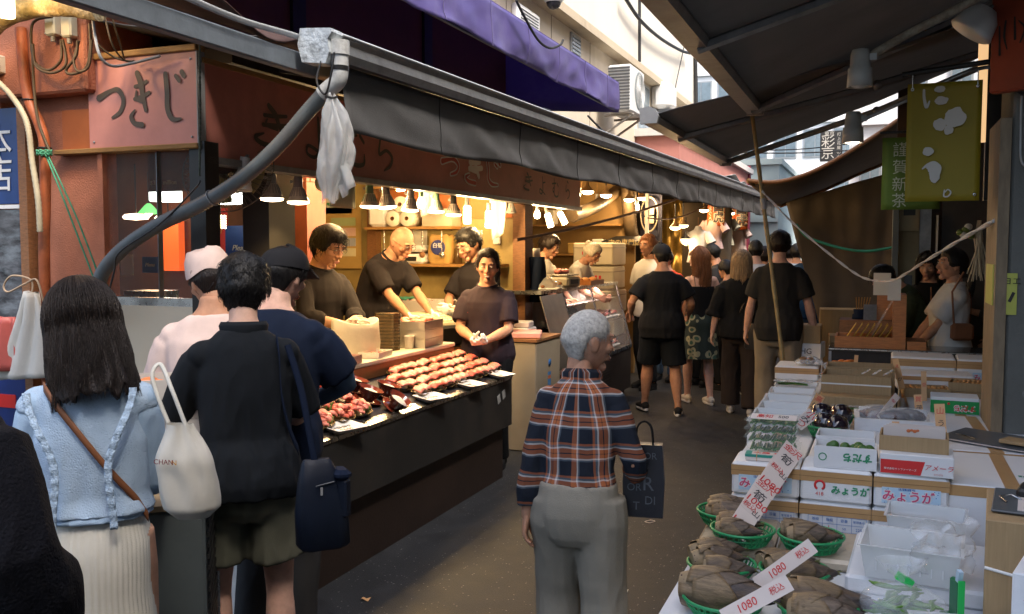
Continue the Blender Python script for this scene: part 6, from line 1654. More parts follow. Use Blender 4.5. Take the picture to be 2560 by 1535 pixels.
o=MB(); o.loft([[V(.05*math.cos(a)*k_,y,.955+.045*(1+math.sin(a))*k_) for a in [2*PI*j/14 for j in range(14)]] for y,k_ in ((-.14,.3),(-.10,.9),(0,1.1),(.1,1.0),(.15,.4))]); o=o.build('tuna_block',M_TUNAR,None,(-3.42,6.62,0),R(75)); tag(o,'red block of tuna under the bald man\'s gloved hands','fish')
tb=open_tray('fish_tub','white plastic tub of fish behind the cutting table','tub',(-3.75,7.35,1.0),R(90),(.34,.62,.24),.015,M_FOAM); lumps(tb,'fish_piece',mat('pale_fish',(.6,.42,.36),.3,.2,spec=.6),7,.12,.24,.20,.05,rg)
MB().sheet(lambda u,v: V(-.17+.34*u,.1+.2*v,.24+.02*math.sin(u*7+v*4)),8,6,.004).build('green_sheet',mat('green_sheet',(.05,.25,.16),.4,.1),tb)
MB().bb(-4.2,-3.4,7.15,7.6,0,.995).build('side_cabinet',M_STEEL,shop)
t=open_tray('foam_box','flat white foam box with papers right of the fish tub','box',(-3.36,7.45,.96),R(80),(.22,.42,.07),.012,M_FOAM)
MB().bb(-4.45,-3.15,7.62,7.88,1.53,1.555).build('shelf',M_WOODTRIM,shop)
MB().bb(-4.5,-3.6,7.58,7.88,1.875,1.90).build('shelf',M_WOODTRIM,shop)
M_ROLL=mat('paper_roll',(.68,.62,.5),.8,.06)
for i,(x,z) in enumerate(((-4.20,1.975),(-4.05,1.975),(-4.12,2.105))):
 rl_=empty('paper_roll',(x,7.58,z),0,('left lower paper towel roll on the upper shelf','right lower paper towel roll on the upper shelf','top paper towel roll on the upper shelf')[i],'paper roll','paper rolls on the shelf')
 MB().lathe([(.02,.001),(.072,0),(.075,.004),(.075,.22),(.02,.222)],(0,0,0),20,M=Matrix.Rotation(R(-90),3,'X')).build('roll',M_ROLL,rl_); MB().lathe([(.02,.0),(.018,.1),(.001,.1)],(0,-.002,0),12,M=Matrix.Rotation(R(-90),3,'X')).build('core',M_WOOD,rl_)
o=MB().bev((-4.38,7.70,2.0),(.2,.2,.2),.03).build('plastic_sack',M_FOAM); tag(o,'white wrapped pack at the left end of the upper shelf','pack')
t=open_tray('storage_basket','clear storage box on the right of the upper shelf','basket',(-3.76,7.72,1.902),0,(.30,.2,.16),.006,mat('smoky_plastic',(.42,.38,.28),.3,.15))
lumps(t,'item',M_WOODTRIM,6,.1,.06,.05,.04,rg)
sc_=empty('weighing_scale',(-4.06,7.72,1.557),0,'white weighing scale on the lower shelf','scale')
MB().bev((0,0,.045),(.34,.24,.09),.02).build('body',M_FOAM,sc_); MB().bev((0,.02,.14),(.30,.22,.06),.02).build('pan',M_FOAM,sc_); MB().bb(-.1,.1,-.124,-.121,.025,.065).build('display',M_BLACK,sc_)
sg_=empty('flour_bag',(-3.76,7.72,1.557),0,'kraft paper bag with blue label on the lower shelf','bag')
MB().loft([[V((.115+e)*math.copysign(abs(math.cos(a))**.5,math.cos(a)),(.07+e*.5)*math.copysign(abs(math.sin(a))**.5,math.sin(a)),z+.012*math.sin(a*5)*(z>.2)) for a in [2*PI*j/24 for j in range(24)]] for z,e in ((0,-.01),(.03,.005),(.12,.01),(.2,-.002),(.25,.0),(.262,-.02))]).build('paper',mat('kraft_yellow',(.42,.26,.08),.7,.12,6,.3,40),sg_)
MB().ell((0,-.078,.15),(.075,.008,.07),14,8).build('label_patch',mat('blue_label',(.03,.04,.16),.5,.05),sg_); text('lettering','白菊',M_WHITE,sg_,(0,-.089,.165),size=.05)
def bottle(label,loc,m,cap_m,pump=False,h_=.22,r_=.035):
 t=empty('bottle',loc,0,label,'bottle'); MB().lathe([(.001,0),(r_,0),(r_*1.02,.01),(r_,h_*.6),(r_*.5,h_*.75),(r_*.35,h_*.8),(r_*.35,h_*.9)],(0,0,0),16).build('body',m,t)
 c_=MB(); c_.lathe([(r_*.4,h_*.86),(r_*.42,h_),(.001,h_)],(0,0,0),12)
 if pump: c_.tube([(0,0,h_),(0,0,h_+.04),(-.03,0,h_+.042)],.008,6)
 c_.build('cap',cap_m,t)
bottle('amber bottle on the lower shelf',(-3.58,7.70,1.557),mat('amber_glass',(.09,.05,.015),.15,.1),M_BLACK); bottle('cream pump bottle on the lower shelf',(-3.47,7.70,1.557),mat('cream_bottle',(.58,.52,.38),.4,.05),M_WHITE,True,.2)
th_=MB(); th_.bev((-3.27,7.875,1.78),(.075,.02,.09),.01); tag(th_.build('thermostat',M_WHITE),'white thermostat on the wall behind the staff','thermostat')
def paper(name,label,loc,w_,h_,m,rz=0,txt=(),parent=None,cat='poster',th=.004):
 t=empty(name,loc,rz,label,cat); MB().bb(-w_/2,w_/2,-th,0,-h_/2,h_/2).build('sheet',m,t)
 for s_,m2,x,z,sz,kw in txt: text('lettering',s_,m2,t,(x,-th-.001,z),size=sz,**kw)
 return t
M_PAPER=mat('white_paper',(.68,.66,.58),.8,.05); M_KRAFT=mat('kraft_card',(.44,.29,.09),.8,.08)
GR=R(36.7-90)
t=paper('cardboard_poster','yellow cardboard notice with striped text behind the man with glasses',(-4.92,7.86,1.80),.44,.60,M_KRAFT)
for k_,m_ in enumerate((mat('print_green',(.35,.42,.2),.7,.1),mat('print_pink',(.6,.4,.34),.7,.1),mat('print_blue',(.35,.38,.45),.7,.1),mat('print_cream',(.6,.55,.35),.7,.1))): MB().bb(-.12,.16,-.008,-.005,.12-k_*.1,.20-k_*.1).build('print_band',m_,t)
t=paper('hand_drawn_notice','white hand drawn notice with a green curl above the yellow cardboard',(-4.98,7.86,2.24),.36,.40,M_PAPER,txt=[('すし',mat('green_ink',(.05,.22,.08),.7,0),-.06,.15,.06,{}),('cheese',MATS['green_ink'],-.04,.07,.05,{})])
b=MB(); brush(b,[(.08,.12),(.11,.05),(.08,-.06),(.0,-.12),(-.10,-.10)],[.03,.04,.045,.04,.02],lambda u,v,h: (u,-.0055-h,v),.001); b.build('drawing',MATS['green_ink'],t)
paper('notice','pale paper notice on the wall behind the bald man',(-4.12,7.88,1.74),.26,.3,M_PAPER)
for i,(x,y,z,l_,lb) in enumerate(((-3.70,7.3,2.62,.62,'long white plastic bag hanging above the lower shelf'),(-3.12,7.55,2.55,.75,'white plastic bag hanging beside the post'))):
 o=MB(); o.sheet(lambda u,v: V((u-.5)*(.10+.08*math.sin(v*3)),.02*math.sin(u*9+v*3),-l_*v+.06*(u-.5)),12,14,.012); tag(o.build('hanging_bag',mat('thin_white_plastic',(.66,.63,.55),.4,.06,6,.3,30),None,(x,y,z)),lb,'bag')
pr=empty('paper_towel_dispenser',(-3.000,4.725,2.038),0,'pale green paper towel roll hanging by the plastic bag','dispenser')
MB().lathe([(.015,-.14),(.05,-.14),(.05,.14),(.015,.14)],(0,0,.04),20,M=Matrix.Rotation(R(90),3,'X')).build('roll',mat('pale_green_paper',(.50,.55,.34),.7,.05),pr)
MB().sheet(lambda u,v: V(.05,-.14+.28*u,.04-.14*v),6,3,.003).build('hanging_sheet',MATS['pale_green_paper'],pr)
b=MB()
for k_ in range(5): b.tube([(-.1,-.2+k_*.09,.05),(-.1,-.2+k_*.09,.20)],.003,5)
for k_ in range(3): b.tube([(-.1,-.22,.05+k_*.07),(-.1,.2,.05+k_*.07)],.003,5)
b.build('wire_rack',M_WOODTRIM,pr)
dl=MB(); dl.bev((-3.100,3.970,2.167),(.12,.10,.05),.006); tag(dl.build('transformer_box',M_BLACK),'small black box under the sign between the fan and the lamps','box')
bl_=paper('menu_board','brown menu board with price behind the wire fan',(-3.703,4.150,2.140),.34,.24,mat('brown_menu_board',(.16,.055,.02),.5,.3,8),txt=[('$3.25 million',mat('cream_ink',(.55,.42,.2),.6,0),-.06,-.07,.036,{})],cat='sign')
# ---------------------------------------------------------------- lamps
WARM=(1.0,.65,.28)
GLOW_W=emat('lamp_glow_warm',(1.0,.72,.45),5); GLOW_H=emat('lamp_glow_hot',(1.0,.80,.52),8); GLOW_WH=emat('lamp_glow_white',(1.0,.86,.66),8)
M_REFL=mat('chrome_reflector',(.62,.55,.50),.35,.2,20,metal=.3)
def add_light(parent,loc,energy,spot=None,col=WARM,size=.03):
 d=bpy.data.lights.new('lamp_light','SPOT' if spot else 'POINT'); d.energy=energy*.68; d.color=col; d.shadow_soft_size=size
 if spot: d.spot_size=R(spot); d.spot_blend=.6
 o=bpy.data.objects.new('lamp_light',d); COL.objects.link(o); o.parent=parent; o.location=loc
def par_lamp(label,loc,top,body=M_GREYP,tilt=0.0,e=14,lit=True,grp='reflector spot lamps on the rail'):
 t=empty('spot_lamp',loc,R(15),label,'lamp',grp); t.rotation_euler=(0,tilt,R(15)); dz=top-loc[2]
 MB().lathe([(.001,.155),(.024,.155),(.026,.085),(.030,.075),(.001,.075)],(0,0,0),14).build('housing',body,t)
 MB().lathe([(.028,.080),(.034,.065),(.048,.03),(.060,.004),(.062,.0)],(0,0,0),20).build('reflector',M_REFL,t)
 f_=MB()
 for k_ in range(18): a=2*PI*k_/18; f_.tube([(.030*math.cos(a),.030*math.sin(a),.074),(.050*math.cos(a),.050*math.sin(a),.028)],.0022,4)
 o=f_.build('fins',body,t); o['kind']='stuff'
 MB().lathe([(.062,.001),(.058,-.010),(.03,-.016),(.001,-.018)],(0,0,0),20).build('lens',GLOW_W if lit else M_GREYP,t)
 MB().tube([(0,0,.15),(.012,0,.17),(0,0,dz)],.008,6).build('stem',M_ALU,t); MB().bev((0,0,dz-.015),(.04,.03,.05),.005).build('rail_adapter',M_WHITE,t)
 MB().tube([(-.028,-.02,.11),(-.03,-.028,.11)],.01,8).build('knob',M_GREYP,t)
 if lit and e: add_light(t,(0,0,-.03),e,125)
def corn_lamp(label,loc,top,tilt=0.0,e=16,L_=.13,grp='led bulbs on the rail'):
 t=empty('led_bulb',loc,0,label,'lamp',grp); t.rotation_euler=(0,tilt,0); dz=top-loc[2]
 MB().lathe([(.001,0),(.028,.002),(.031,.012),(.031,L_),(.024,L_+.012)],(0,0,0),16).build('tube',GLOW_H,t)
 f_=MB()
 for k_ in range(8): a=2*PI*k_/8; f_.tube([(.032*math.cos(a),.032*math.sin(a),.005),(.032*math.cos(a),.032*math.sin(a),L_)],.0016,4)
 for k_ in range(6): f_.tube([(.032*math.cos(a),.032*math.sin(a),.01+k_*L_/6) for a in [2*PI*j/12 for j in range(13)]],.0012,4)
 o=f_.build('rib',mat('lamp_rib',(.7,.55,.3),.5,0),t); o['kind']='stuff'
 MB().lathe([(.026,L_+.01),(.018,L_+.03),(.018,L_+.08),(.001,L_+.08)],(0,0,0),14).build('socket',M_WHITE,t)
 MB().tube([(0,0,L_+.075),(0,0,max(L_+.09,dz))],.006,6).build('cord',M_WOODTRIM,t)
 if e: add_light(t,(-.07,0,.02),e)
ZR=2.10
GRN=mat('green_lamp_body',(.18,.32,.20),.45,.1); PUR=mat('mauve_lamp_body',(.30,.26,.27),.45,.1)
for i,(p,bd,lb) in enumerate((((-3.030,4.148,1.967),M_GREYP,'grey spot lamp left of the pair beside the sagging hose'),((-3.030,4.391,1.961),PUR,'mauve spot lamp right of the pair beside the sagging hose'),((-3.030,5.174,1.970),GRN,'green spot lamp leftmost of the row right of the plastic bag'),((-3.030,5.407,1.975),PUR,'mauve spot lamp second in the row right of the plastic bag'),
 ((-3.030,5.723,1.968),PUR,'mauve spot lamp third in the row right of the plastic bag'),((-3.030,6.131,1.972),GRN,'light green spot lamp fourth in the row right of the plastic bag'),((-3.030,6.434,1.959),M_BLACK,'black spot lamp last in the row right of the plastic bag'))):
 par_lamp(lb,p,ZR,bd,(.0,.0,.0,-.1,.05,0,0)[i])
par_lamp('small unlit pale spot lamp before the second group of led bulbs',(-3.030,7.595,2.020),ZR,M_WHITE,0,0,False)
par_lamp('white cylinder spot lamp half hidden by the sagging hose',(-2.960,3.792,2.000),ZR,M_WHITE,.2,0,False)
for i,(p,tl,lb) in enumerate((((-3.200,5.912,2.110),-.15,'tilted led bulb deep behind the mauve lamps'),((-3.030,6.687,1.892),0,'led bulb left of the bright middle pair'),((-3.030,7.125,1.869),0,'led bulb right of the bright middle pair'),((-3.030,8.058,1.895),0,'led bulb leftmost of the group before the meat shop'),((-3.030,8.716,1.909),-.3,'tilted led bulb in the middle of the group before the meat shop'),((-3.030,9.174,1.952),-.5,'strongly tilted led bulb rightmost of the group before the meat shop'),((-3.300,5.699,2.173),-.2,'led bulb far back behind the green lamp'),((-3.300,5.536,2.167),.25,'led bulb far back beside the plastic bag'))):
 corn_lamp(lb,p,ZR+.02,tl,(10,17,17,6,5,5,14,14)[i])
for i,(x,y,z) in enumerate(((-3.5,5.2,2.25),(-3.7,5.9,2.2),(-3.9,6.6,2.25),(-3.5,6.9,2.2),(-4.1,7.3,2.25),(-3.3,7.5,2.28))): corn_lamp('led bulb hanging inside the fish shop, %s from the near end' % ORD[i],(x,y,z),2.70,(.2,-.3,.1,-.2,.3,0)[i],6 if i % 2 else 0,grp='led bulbs deep in the shop')
for i,p in enumerate(((-3.500,6.875,2.225),(-3.500,7.200,2.218),(-3.500,7.569,2.212),(-3.400,8.272,2.165),(-3.400,10.691,2.258),(-3.400,11.583,2.222),(-3.400,12.466,2.302),(-3.400,13.729,2.248))): corn_lamp('small led bulb far back under the ceiling, %s from the left' % ORD[i],p,2.70,(.2,-.25,.1,-.1,.3,0,-.2,.1)[i],3 if i>3 else 0,.10,'small led bulbs under the ceiling')
for i,(p,lb) in enumerate((((-3.030,5.894,2.015),'round bulb in green socket between the spot lamps'),((-3.030,8.308,2.015),'frosted round bulb between the tilted led bulbs'))):
 t=empty('light_bulb',p,0,lb,'lamp'); MB().lathe([(.001,-.035),(.022,-.028),(.032,0),(.026,.025),(.014,.05)],(0,0,0),16).build('bulb',GLOW_H,t); MB().tube([(0,0,.045),(0,0,.10)],.016,10).build('socket',GRN if i == 0 else M_WHITE,t); MB().tube([(0,0,.1),(0,0,ZR-p[2])],.005,6).build('cord',M_BLACK,t)
 add_light(t,(-.06,0,-.04),7)
def box_pendant(label,p,w_=.17,h_=.13):
 t=empty('pendant_lamp',p,0,label,'lamp','white box pendants'); MB().bev((0,0,0),(w_,w_,h_),.008).build('shade',emat('white_pendant_glow',(.95,1.0,.92),1.6),t); MB().tube([(0,0,h_/2),(0,0,.25)],.005,6).build('cord',M_BLACK,t); add_light(t,(0,0,-.12),2,None,(1,.9,.72),.08)
box_pendant('white box pendant left behind the wire fan',(-4.883,5.400,2.107)); box_pendant('white box pendant right behind the sagging hose',(-3.933,4.900,2.046),.15,.12)
for p,lb in (((-3.741,4.600,1.860),'studded cylinder lamp left of the pair behind the hose'),((-3.449,4.500,1.836),'studded cylinder lamp right of the pair behind the hose')):
 t=empty('studded_lamp',p,0,lb,'lamp','studded cylinder lamps'); MB().lathe([(.001,-.045),(.026,-.04),(.028,.04),(.001,.045)],(0,0,0),14).build('core',mat('amber_core',(.5,.36,.15),.5,.1),t)
 d_=MB()
 for r_ in range(6):
  for k_ in range(10): a=2*PI*k_/10; d_.ell((.029*math.cos(a),.029*math.sin(a),-.036+r_*.0145),(.005,.005,.005),6,4)
 o=d_.build('led_stud',emat('led_stud',(1,.86,.55),5),t); o['kind']='stuff'; MB().tube([(0,0,.045),(0,0,.3)],.004,5).build('cord',M_BLACK,t)
gl_=empty('green_glass_lamp',(-5.232,5.600,1.985),0,'small green glass shade lamp inside the restaurant','lamp'); MB().lathe([(.012,.06),(.03,.045),(.085,-.02)],(0,0,0),18).build('shade',emat('green_glass',(.12,.45,.12),.8),gl_); MB().ell((0,0,-.01),(.03,.03,.03),10,8).build('bulb',GLOW_W,gl_); MB().tube([(0,0,.06),(0,0,.3)],.005,5).build('cord',M_BLACK,gl_)
for p,lb in (((-5.934,6.200,1.970),'round flat ceiling lamp left of the green glass lamp'),((-5.587,6.200,1.955),'round flat ceiling lamp right of the green glass lamp')):
 t=empty('ceiling_lamp',p,0,lb,'lamp'); MB().lathe([(.001,.03),(.09,.02),(.11,0),(.10,-.02),(.001,-.03)],(0,0,0),20).build('disc',emat('warm_disc',(1,.72,.5),2.2),t); MB().tube([(0,0,.03),(0,0,.45)],.006,5).build('stem',M_BLACK,t)
add_l=empty('wall_sconce',(-6.1,6.80,1.75),0,'glowing orange red panel on the restaurant back wall','lamp'); MB().bb(-.09,.09,0,.08,-.26,.2).build('panel',emat('red_panel_glow',(1,.14,.02),.3),add_l); add_light(add_l,(0,-.25,.2),3,None,(1,.5,.2),.1)
paper('red_poster','red poster with gold script inside the restaurant',(-4.268,5.200,1.826),.20,.30,mat('red_poster',(.42,.03,.02),.5,.1),txt=[('Oh',MATS['gold_edge'],0,0,.08,{'shear': .3})])
paper('blue_poster','blue sheet pinned inside the restaurant window',(-3.655,4.750,1.701),.34,.28,mat('blue_sheet',(.03,.08,.35),.5,.15),txt=[('Please Wait',M_WHITE,0,0,.05,{'shear': .3})])
paper('blue_card','small blue card standing on the restaurant counter',(-3.829,4.100,1.606),.11,.09,MATS['blue_sheet'],txt=[('Menu',M_WHITE,0,0,.03,{'shear': .3})],cat='card')
paper('white_card','small white card standing on the restaurant counter',(-3.998,4.100,1.605),.09,.12,M_PAPER,cat='card')
MB().bb(-3.95,-3.72,4.02,4.2,1.338,1.46).build('machine',M_STEEL,shop)
bh=MB(); bh.bb(-7.2,-5.4,6.4,6.85,0,1.15); bh.build('bench',M_WOODORANGE,shop)
t=paper('price_stand','blue price card on the wooden ledge',(-3.06,3.42,.985),.07,.10,MATS['blue_sheet'],cat='card')
sk=empty('skewer_pack',(-3.42,3.38,.927),R(20),'open pack of bamboo skewers on the wooden ledge','skewers')
for k_ in range(16): MB().tube([(-.10,-.02+k_*.003,.008+(k_ % 4)*.006),(.10,-.03+k_*.004,.012+(k_ % 5)*.006)],.0022,5).build('skewer',M_WOODTRIM,sk)
MB().sheet(lambda u,v: V(-.12+.24*u,-.05+.10*v,.045+.02*noise.noise(Vector((u*6,v*6,0)))),12,8,.002).build('wrapper',clear_plastic('crinkled_film',(.85,.85,.82),.35,.1,.6,40),sk)
M_GTRAY=mat('grey_food_crate',(.46,.42,.38),.5,.08)
for k_,lb in enumerate(('bottom grey food crate of the stack behind the black shirt','middle grey food crate of the stack behind the black shirt','top grey food crate of the stack with orange pieces')):
 t=open_tray('food_crate',lb,'crate',(-2.40,2.64,1.02+k_*.072),R(38),(.27,.22,.07),.008,M_GTRAY,group='stacked grey food crates')
 if k_ == 2: lumps(t,'salmon_piece',mat('salmon',(.65,.2,.07),.4,.1),6,.1,.08,.03,.03,rg)
ct_=empty('steel_cart',(-2.40,2.64,0),R(38),'pale steel cart under the stacked crates','cart')
MB().bb(-.18,.18,-.15,.15,.99,1.015).build('shelf',M_FOAM,ct_)
for x in (-.16,.16):
 for y in (-.13,.13): MB().bb(x-.012,x+.012,y-.012,y+.012,0,.99).build('leg',M_STEEL,ct_)
ck=empty('cooler_unit',(-2.22,2.36,0),R(36),'dark grey metal cooler unit with side grille between the two customers','cooler')
MB().bev((0,0,.44),(.36,.42,.88),.01).build('casing',mat('grey_green_metal',(.085,.10,.10),.45,.1),ck); MB().bb(-.20,.20,-.22,.22,.882,.90).build('top_board',mat('plywood',(.28,.19,.10),.6,.2),ck)
for k_ in range(22): MB().bb(.182,.19,-.18,.18,.06+k_*.036,.074+k_*.036).build('grille_bar',M_BLACK,ck)
pp_=empty('snack_tray',(-2.02,1.62,.90),R(30),'gold tray of sliced fish held at the left edge','food'); a,c=MB(),MB(); gold_tray(a,c,.17,.10,.022); a.build('tray',M_GOLD,pp_); lumps(pp_,'fish_piece',M_TUNAR,5,.05,.03,.02,.025,rg)
# ---------------------------------------------------------------- produce stall (right)
rs_=random.Random(77)
M_STYRO=mat('white_foam_box',(.74,.75,.76),.6,.05,5,.2,180,dirt=(.55,.52,.47),damt=.25,ds=3)
M_TAPE=mat('tan_packing_tape',(.44,.26,.11),.35,.1,5,spec=.5)
M_CARD=mat('brown_cardboard',(.36,.245,.125),.8,.1,6,.15,60,stretch=(18,18,1),dirt=(.25,.16,.08),damt=.3)
M_CARDW=mat('white_cardboard',(.70,.71,.72),.6,.05,4,.08,90,dirt=(.5,.47,.42),damt=.2)
M_INKG=mat('green_print',(.03,.26,.12),.5,0); M_INKRD=mat('red_print_ink',(.60,.03,.03),.5,0); M_INKPK=mat('pink_print',(.60,.08,.18),.5,0); M_INKBL=mat('blue_print',(.03,.15,.42),.5,0); M_INKLB=mat('pale_blue_print',(.45,.62,.76),.5,.1)
M_CLEARB=clear_plastic('frosted_basket',(.74,.77,.78),.55,.25); M_FILM=clear_plastic('clear_film',(.85,.88,.9),.25,.05,.5,45); M_PACK=clear_plastic('clear_pack',(.70,.80,.78),.10,.06,.2,60)
M_STRIP=mat('orange_price_card',(.62,.36,.17),.6,.08); M_STRIPW=mat('white_price_card',(.70,.62,.57),.35,.04,spec=.6)
st_=empty('stall_table',(.1,5.4,0),0,'plain low table carrying the stacked produce boxes','table')
MB().bb(-.68,.95,-1.58,1.75,.50,.548).build('top',M_WOOD,st_)
for x in (-.6,.85):
 for y in (-1.5,0,1.65): MB().bb(x-.03,x+.03,y-.03,y+.03,0,.50).build('leg',M_WOOD,st_)
ft=empty('front_table',(-.05,2.95,0),0,'low front table with white cover holding the bamboo shoots','table')
MB().bb(-.56,.75,-.95,.84,.50,.555).build('top',mat('white_table_cover',(.66,.68,.70),.6,.06,4,.2,60),ft)
MB().bb(-.54,.73,-.93,.82,.02,.498).build('skirt',MATS['white_table_cover'],ft)
def foam_box(label,loc,size,rz=0,tape=.042,prints=None,group=None,lid=True):
 t=empty('foam_box',loc,rz,label,'box',group); w_,d_,h_=size
 MB().bev((0,0,h_/2-.0),(w_,d_,h_),.010).build('body',M_STYRO,t)
 if tape:
  b=MB(); b.loft([[V(sx*(w_/2+.0015),sy*(d_/2+.0015),z) for sx,sy in ((-1,-1),(1,-1),(1,1),(-1,1))] for z in (h_-tape-.012,h_-.012)],cap=False,smooth=False); b.build('tape_band',M_TAPE,t)
  MB().bb(-w_/2-.002,w_/2+.002,-d_/2-.0024,-d_/2-.0018,h_-.034,h_-.0325).build('lid_seam',mat('seam_brown',(.2,.11,.05),.7,0),t)
 fy=-d_/2-.0025
 if prints == 'myoga':
  MB().bb(-.105,.105,fy-.0004,fy,.022,.085).build('printed_panel',M_INKLB,t)
  text('lettering','みょうが',M_WHITE,t,(-.01,fy-.0008,.050),size=.047,bold=.004,depth=.0003); text('lettering','みょうが',M_INKPK,t,(-.01,fy-.0016,.050),size=.047,bold=.001,depth=.0003)
  MB().bb(-.045,.015,fy-.001,fy-.0005,.075,.084).build('blue_bar',M_INKBL,t); text('lettering','土佐くろしおの',M_WHITE,t,(-.015,fy-.0014,.0793),size=.009,depth=.0002)
  MB().bb(-.03,.03,fy-.001,fy-.0005,.019,.026).build('blue_bar',M_INKBL,t)
  for _ in range(22): MB().ell((rs_.uniform(-.10,.10),fy-.0006,rs_.uniform(.024,.084)),(.002,.0006,.002),6,4).build('dot',M_INKBL,t)
 if prints == 'green':
  b=MB(); b.tube([(-.06+.018*math.cos(a),fy,.068+.018*math.sin(a)) for a in [R(-60)+R(300)*j/16 for j in range(17)]],.0045,6,flat=.3); b.build('emblem',M_INKRD,t)
  text('lettering','418',M_INKRD,t,(-.06,fy-.001,.033),size=.021,depth=.0003); text('lettering','みょうが',M_INKG,t,(.055,fy-.001,.052),size=.036,bold=.0012,depth=.0003)
 if prints == 'grade':
  b=MB()
  for x in (-.10,-.045,.01,.065,.12): b.bb(x-.0006,x+.0006,fy-.001,fy,.02,.08)
  for z in (.02,.05,.08): b.bb(-.10,.12,fy-.0012,fy-.0002,z-.0006,z+.0006)
  b.build('printed_grid',M_INKBL,t)
  for s_,m_,x,z,sz in (('等級',M_INKBL,-.072,.065,.014),('階級',M_INKBL,-.018,.065,.014),('容量',M_INKBL,.037,.065,.014),('管理番号',M_INKBL,.092,.065,.011),('A',M_INKRD,-.072,.034,.024),('L',M_INKRD,-.018,.034,.024),('50',M_INKBL,.037,.034,.014),('225',M_INKBL,.092,.034,.016)): text('lettering',s_,m_,t,(x,fy-.0015,z),size=sz,depth=.0003)
 return t
BX=[-.405,-.13,.143]
for i,(pr_,lb) in enumerate((('myoga','upper foam box with pink printed lettering at the left of the front row'),('green','upper foam box with red emblem 418 and green lettering in the front row'),('myoga','upper foam box with pink printed lettering at the right of the front row'))):
 foam_box(lb,(BX[i],3.945,.685),(.268,.225,.135),R(rs_.uniform(-1,1)),prints=pr_,group='foam boxes of the front row')
for i,(pr_,lb) in enumerate((('grade','lower foam box with blue grid at the left of the front row'),('grade','lower foam box with red letters A L in the middle of the front row'),(None,'lower foam box at the right of the front row'))):
 foam_box(lb,(BX[i]-.003,3.95,.549),(.268,.225,.134),0,prints=pr_,group='foam boxes of the front row')
def carton(label,loc,size,rz=0,m=None,tape=True,open_=False,flaps=0.0,fill=None,name='carton',group=None,th=.006):
 t=empty(name,loc,rz,label,'box',group); w_,d_,h_=size; m=m or M_CARD
 if not open_:
  MB().bev((0,0,h_/2),(w_,d_,h_),.004).build('body',m,t)
  if tape: MB().bb(-.028,.028,-d_/2-.001,d_/2+.001,h_-.03,h_+.0012).build('tape',M_TAPE,t)
 else:
  MB().bb(-w_/2,w_/2,-d_/2,d_/2,0,th).build('base',m,t)
  for x0,x1,y0,y1 in ((-w_/2,-w_/2+th,-d_/2,d_/2),(w_/2-th,w_/2,-d_/2,d_/2),(-w_/2+th,w_/2-th,-d_/2,-d_/2+th),(-w_/2+th,w_/2-th,d_/2-th,d_/2)):
   MB().bb(x0,x1,y0,y1,th+.0004,h_+rs_.uniform(-.003,.003)).build('side',m,t)
 return t
SUP=[((-.40,4.32),(.27,.45),.80),((-.12,4.32),(.27,.45),.80),((.15,4.30),(.25,.44),.80),((-.42,4.85),(.30,.50),.78),((-.08,4.85),(.34,.50),.78),((-.44,5.45),(.30,.62),.78),((-.08,5.52),(.36,.70),.78),((-.47,6.25),(.30,.85),.78),((-.08,6.35),(.38,.85),.78)]
for i,(c,s_,zt) in enumerate(SUP):
 carton(('white carton under the clear green packs','white carton under the inverted lime box','white carton under the red tomato box','white carton under the empty clear trays','white carton under the green colanders','white carton further back under the clear trays','white carton under the brown cartons','white carton at the back left of the stall','white carton at the back middle of the stall')[i],(c[0],c[1],.549),(s_[0],s_[1],zt-.549),R(rs_.uniform(-1.5,1.5)),M_CARDW if i % 3 != 2 else M_STYRO,group='cartons under the produce')
for i,(c,s_,zt,lb) in enumerate((((.50,4.16),(.44,.62),.80,'large taped white carton nearest the clipboard'),((.50,4.98),(.46,.92),.80,'large taped white carton under the dark folder'),((.44,5.90),(.50,.82),.79,'large taped carton under the bright green box'),((.44,6.70),(.55,.70),.79,'large taped carton under the back foam boxes'))):
 t=carton(lb,(c[0],c[1],.549),(s_[0],s_[1],zt-.549),R(rs_.uniform(-2,2)),M_CARDW,group='large taped cartons')
 MB().bb(-s_[0]/2-.001,s_[0]/2+.001,-s_[1]/2-.0015,s_[1]/2+.0015,zt-.549-.045,zt-.549-.004).build('tape_band',M_TAPE,t)
 if i<2:
  text('lettering','みずほ',M_INKG,t,(.02,-s_[1]/2-.003,.10),size=.04,ry=PI,depth=.0003)
  o=text('lettering','CB 10kg',M_INKG,t,(.1,-.1,zt-.549+.002),size=.035,depth=.0003); o.rotation_euler=(R(-90),0,R(180))
def bean_pack(kind):
 t=empty('bean_pack'); w_,d_,h_=.225,.145,.036
 MB().loft([[V(sx*(w_/2-e),sy*(d_/2-e),z) for sx,sy in ((-1,-1),(1,-1),(1,1),(-1,1))] for z,e in ((0,.012),(h_*.55,.004),(h_*.6,-.003),(h_*.68,-.003),(h_*.72,.004),(h_,.012))],smooth=False).build('shell',M_PACK,t)
 r2=random.Random(kind); b=MB()
 for k_ in range(26):
  x=-w_/2+.02+k_*(w_-.04)/25; b.tube([(x,-d_/2+.018,.006+r2.uniform(0,.010)),(x+r2.uniform(-.004,.004),d_/2-.018,.008+r2.uniform(0,.012))],.0044,5)
 o=b.build('bean',mat('dark_green_bean',(.06,.18,.06),.45,.35,30),t); o['kind']='stuff'
 return t
bp_=bean_pack(1)
for k_ in range(4):
 o=bp_ if k_ == 0 else copy_tree(bp_); o.location=(-.40+rs_.uniform(-.006,.006),4.12+rs_.uniform(-.006,.006),.822+k_*.0375); o.rotation_euler=(0,0,R(rs_.uniform(-3,3)))
 tag(o,('clear pack of green beans at the bottom of the stack','clear pack of green beans second from the bottom of the stack','clear pack of green beans third from the bottom of the stack','clear pack of green beans on top of the stack')[k_],'food pack','clear packs of green beans')
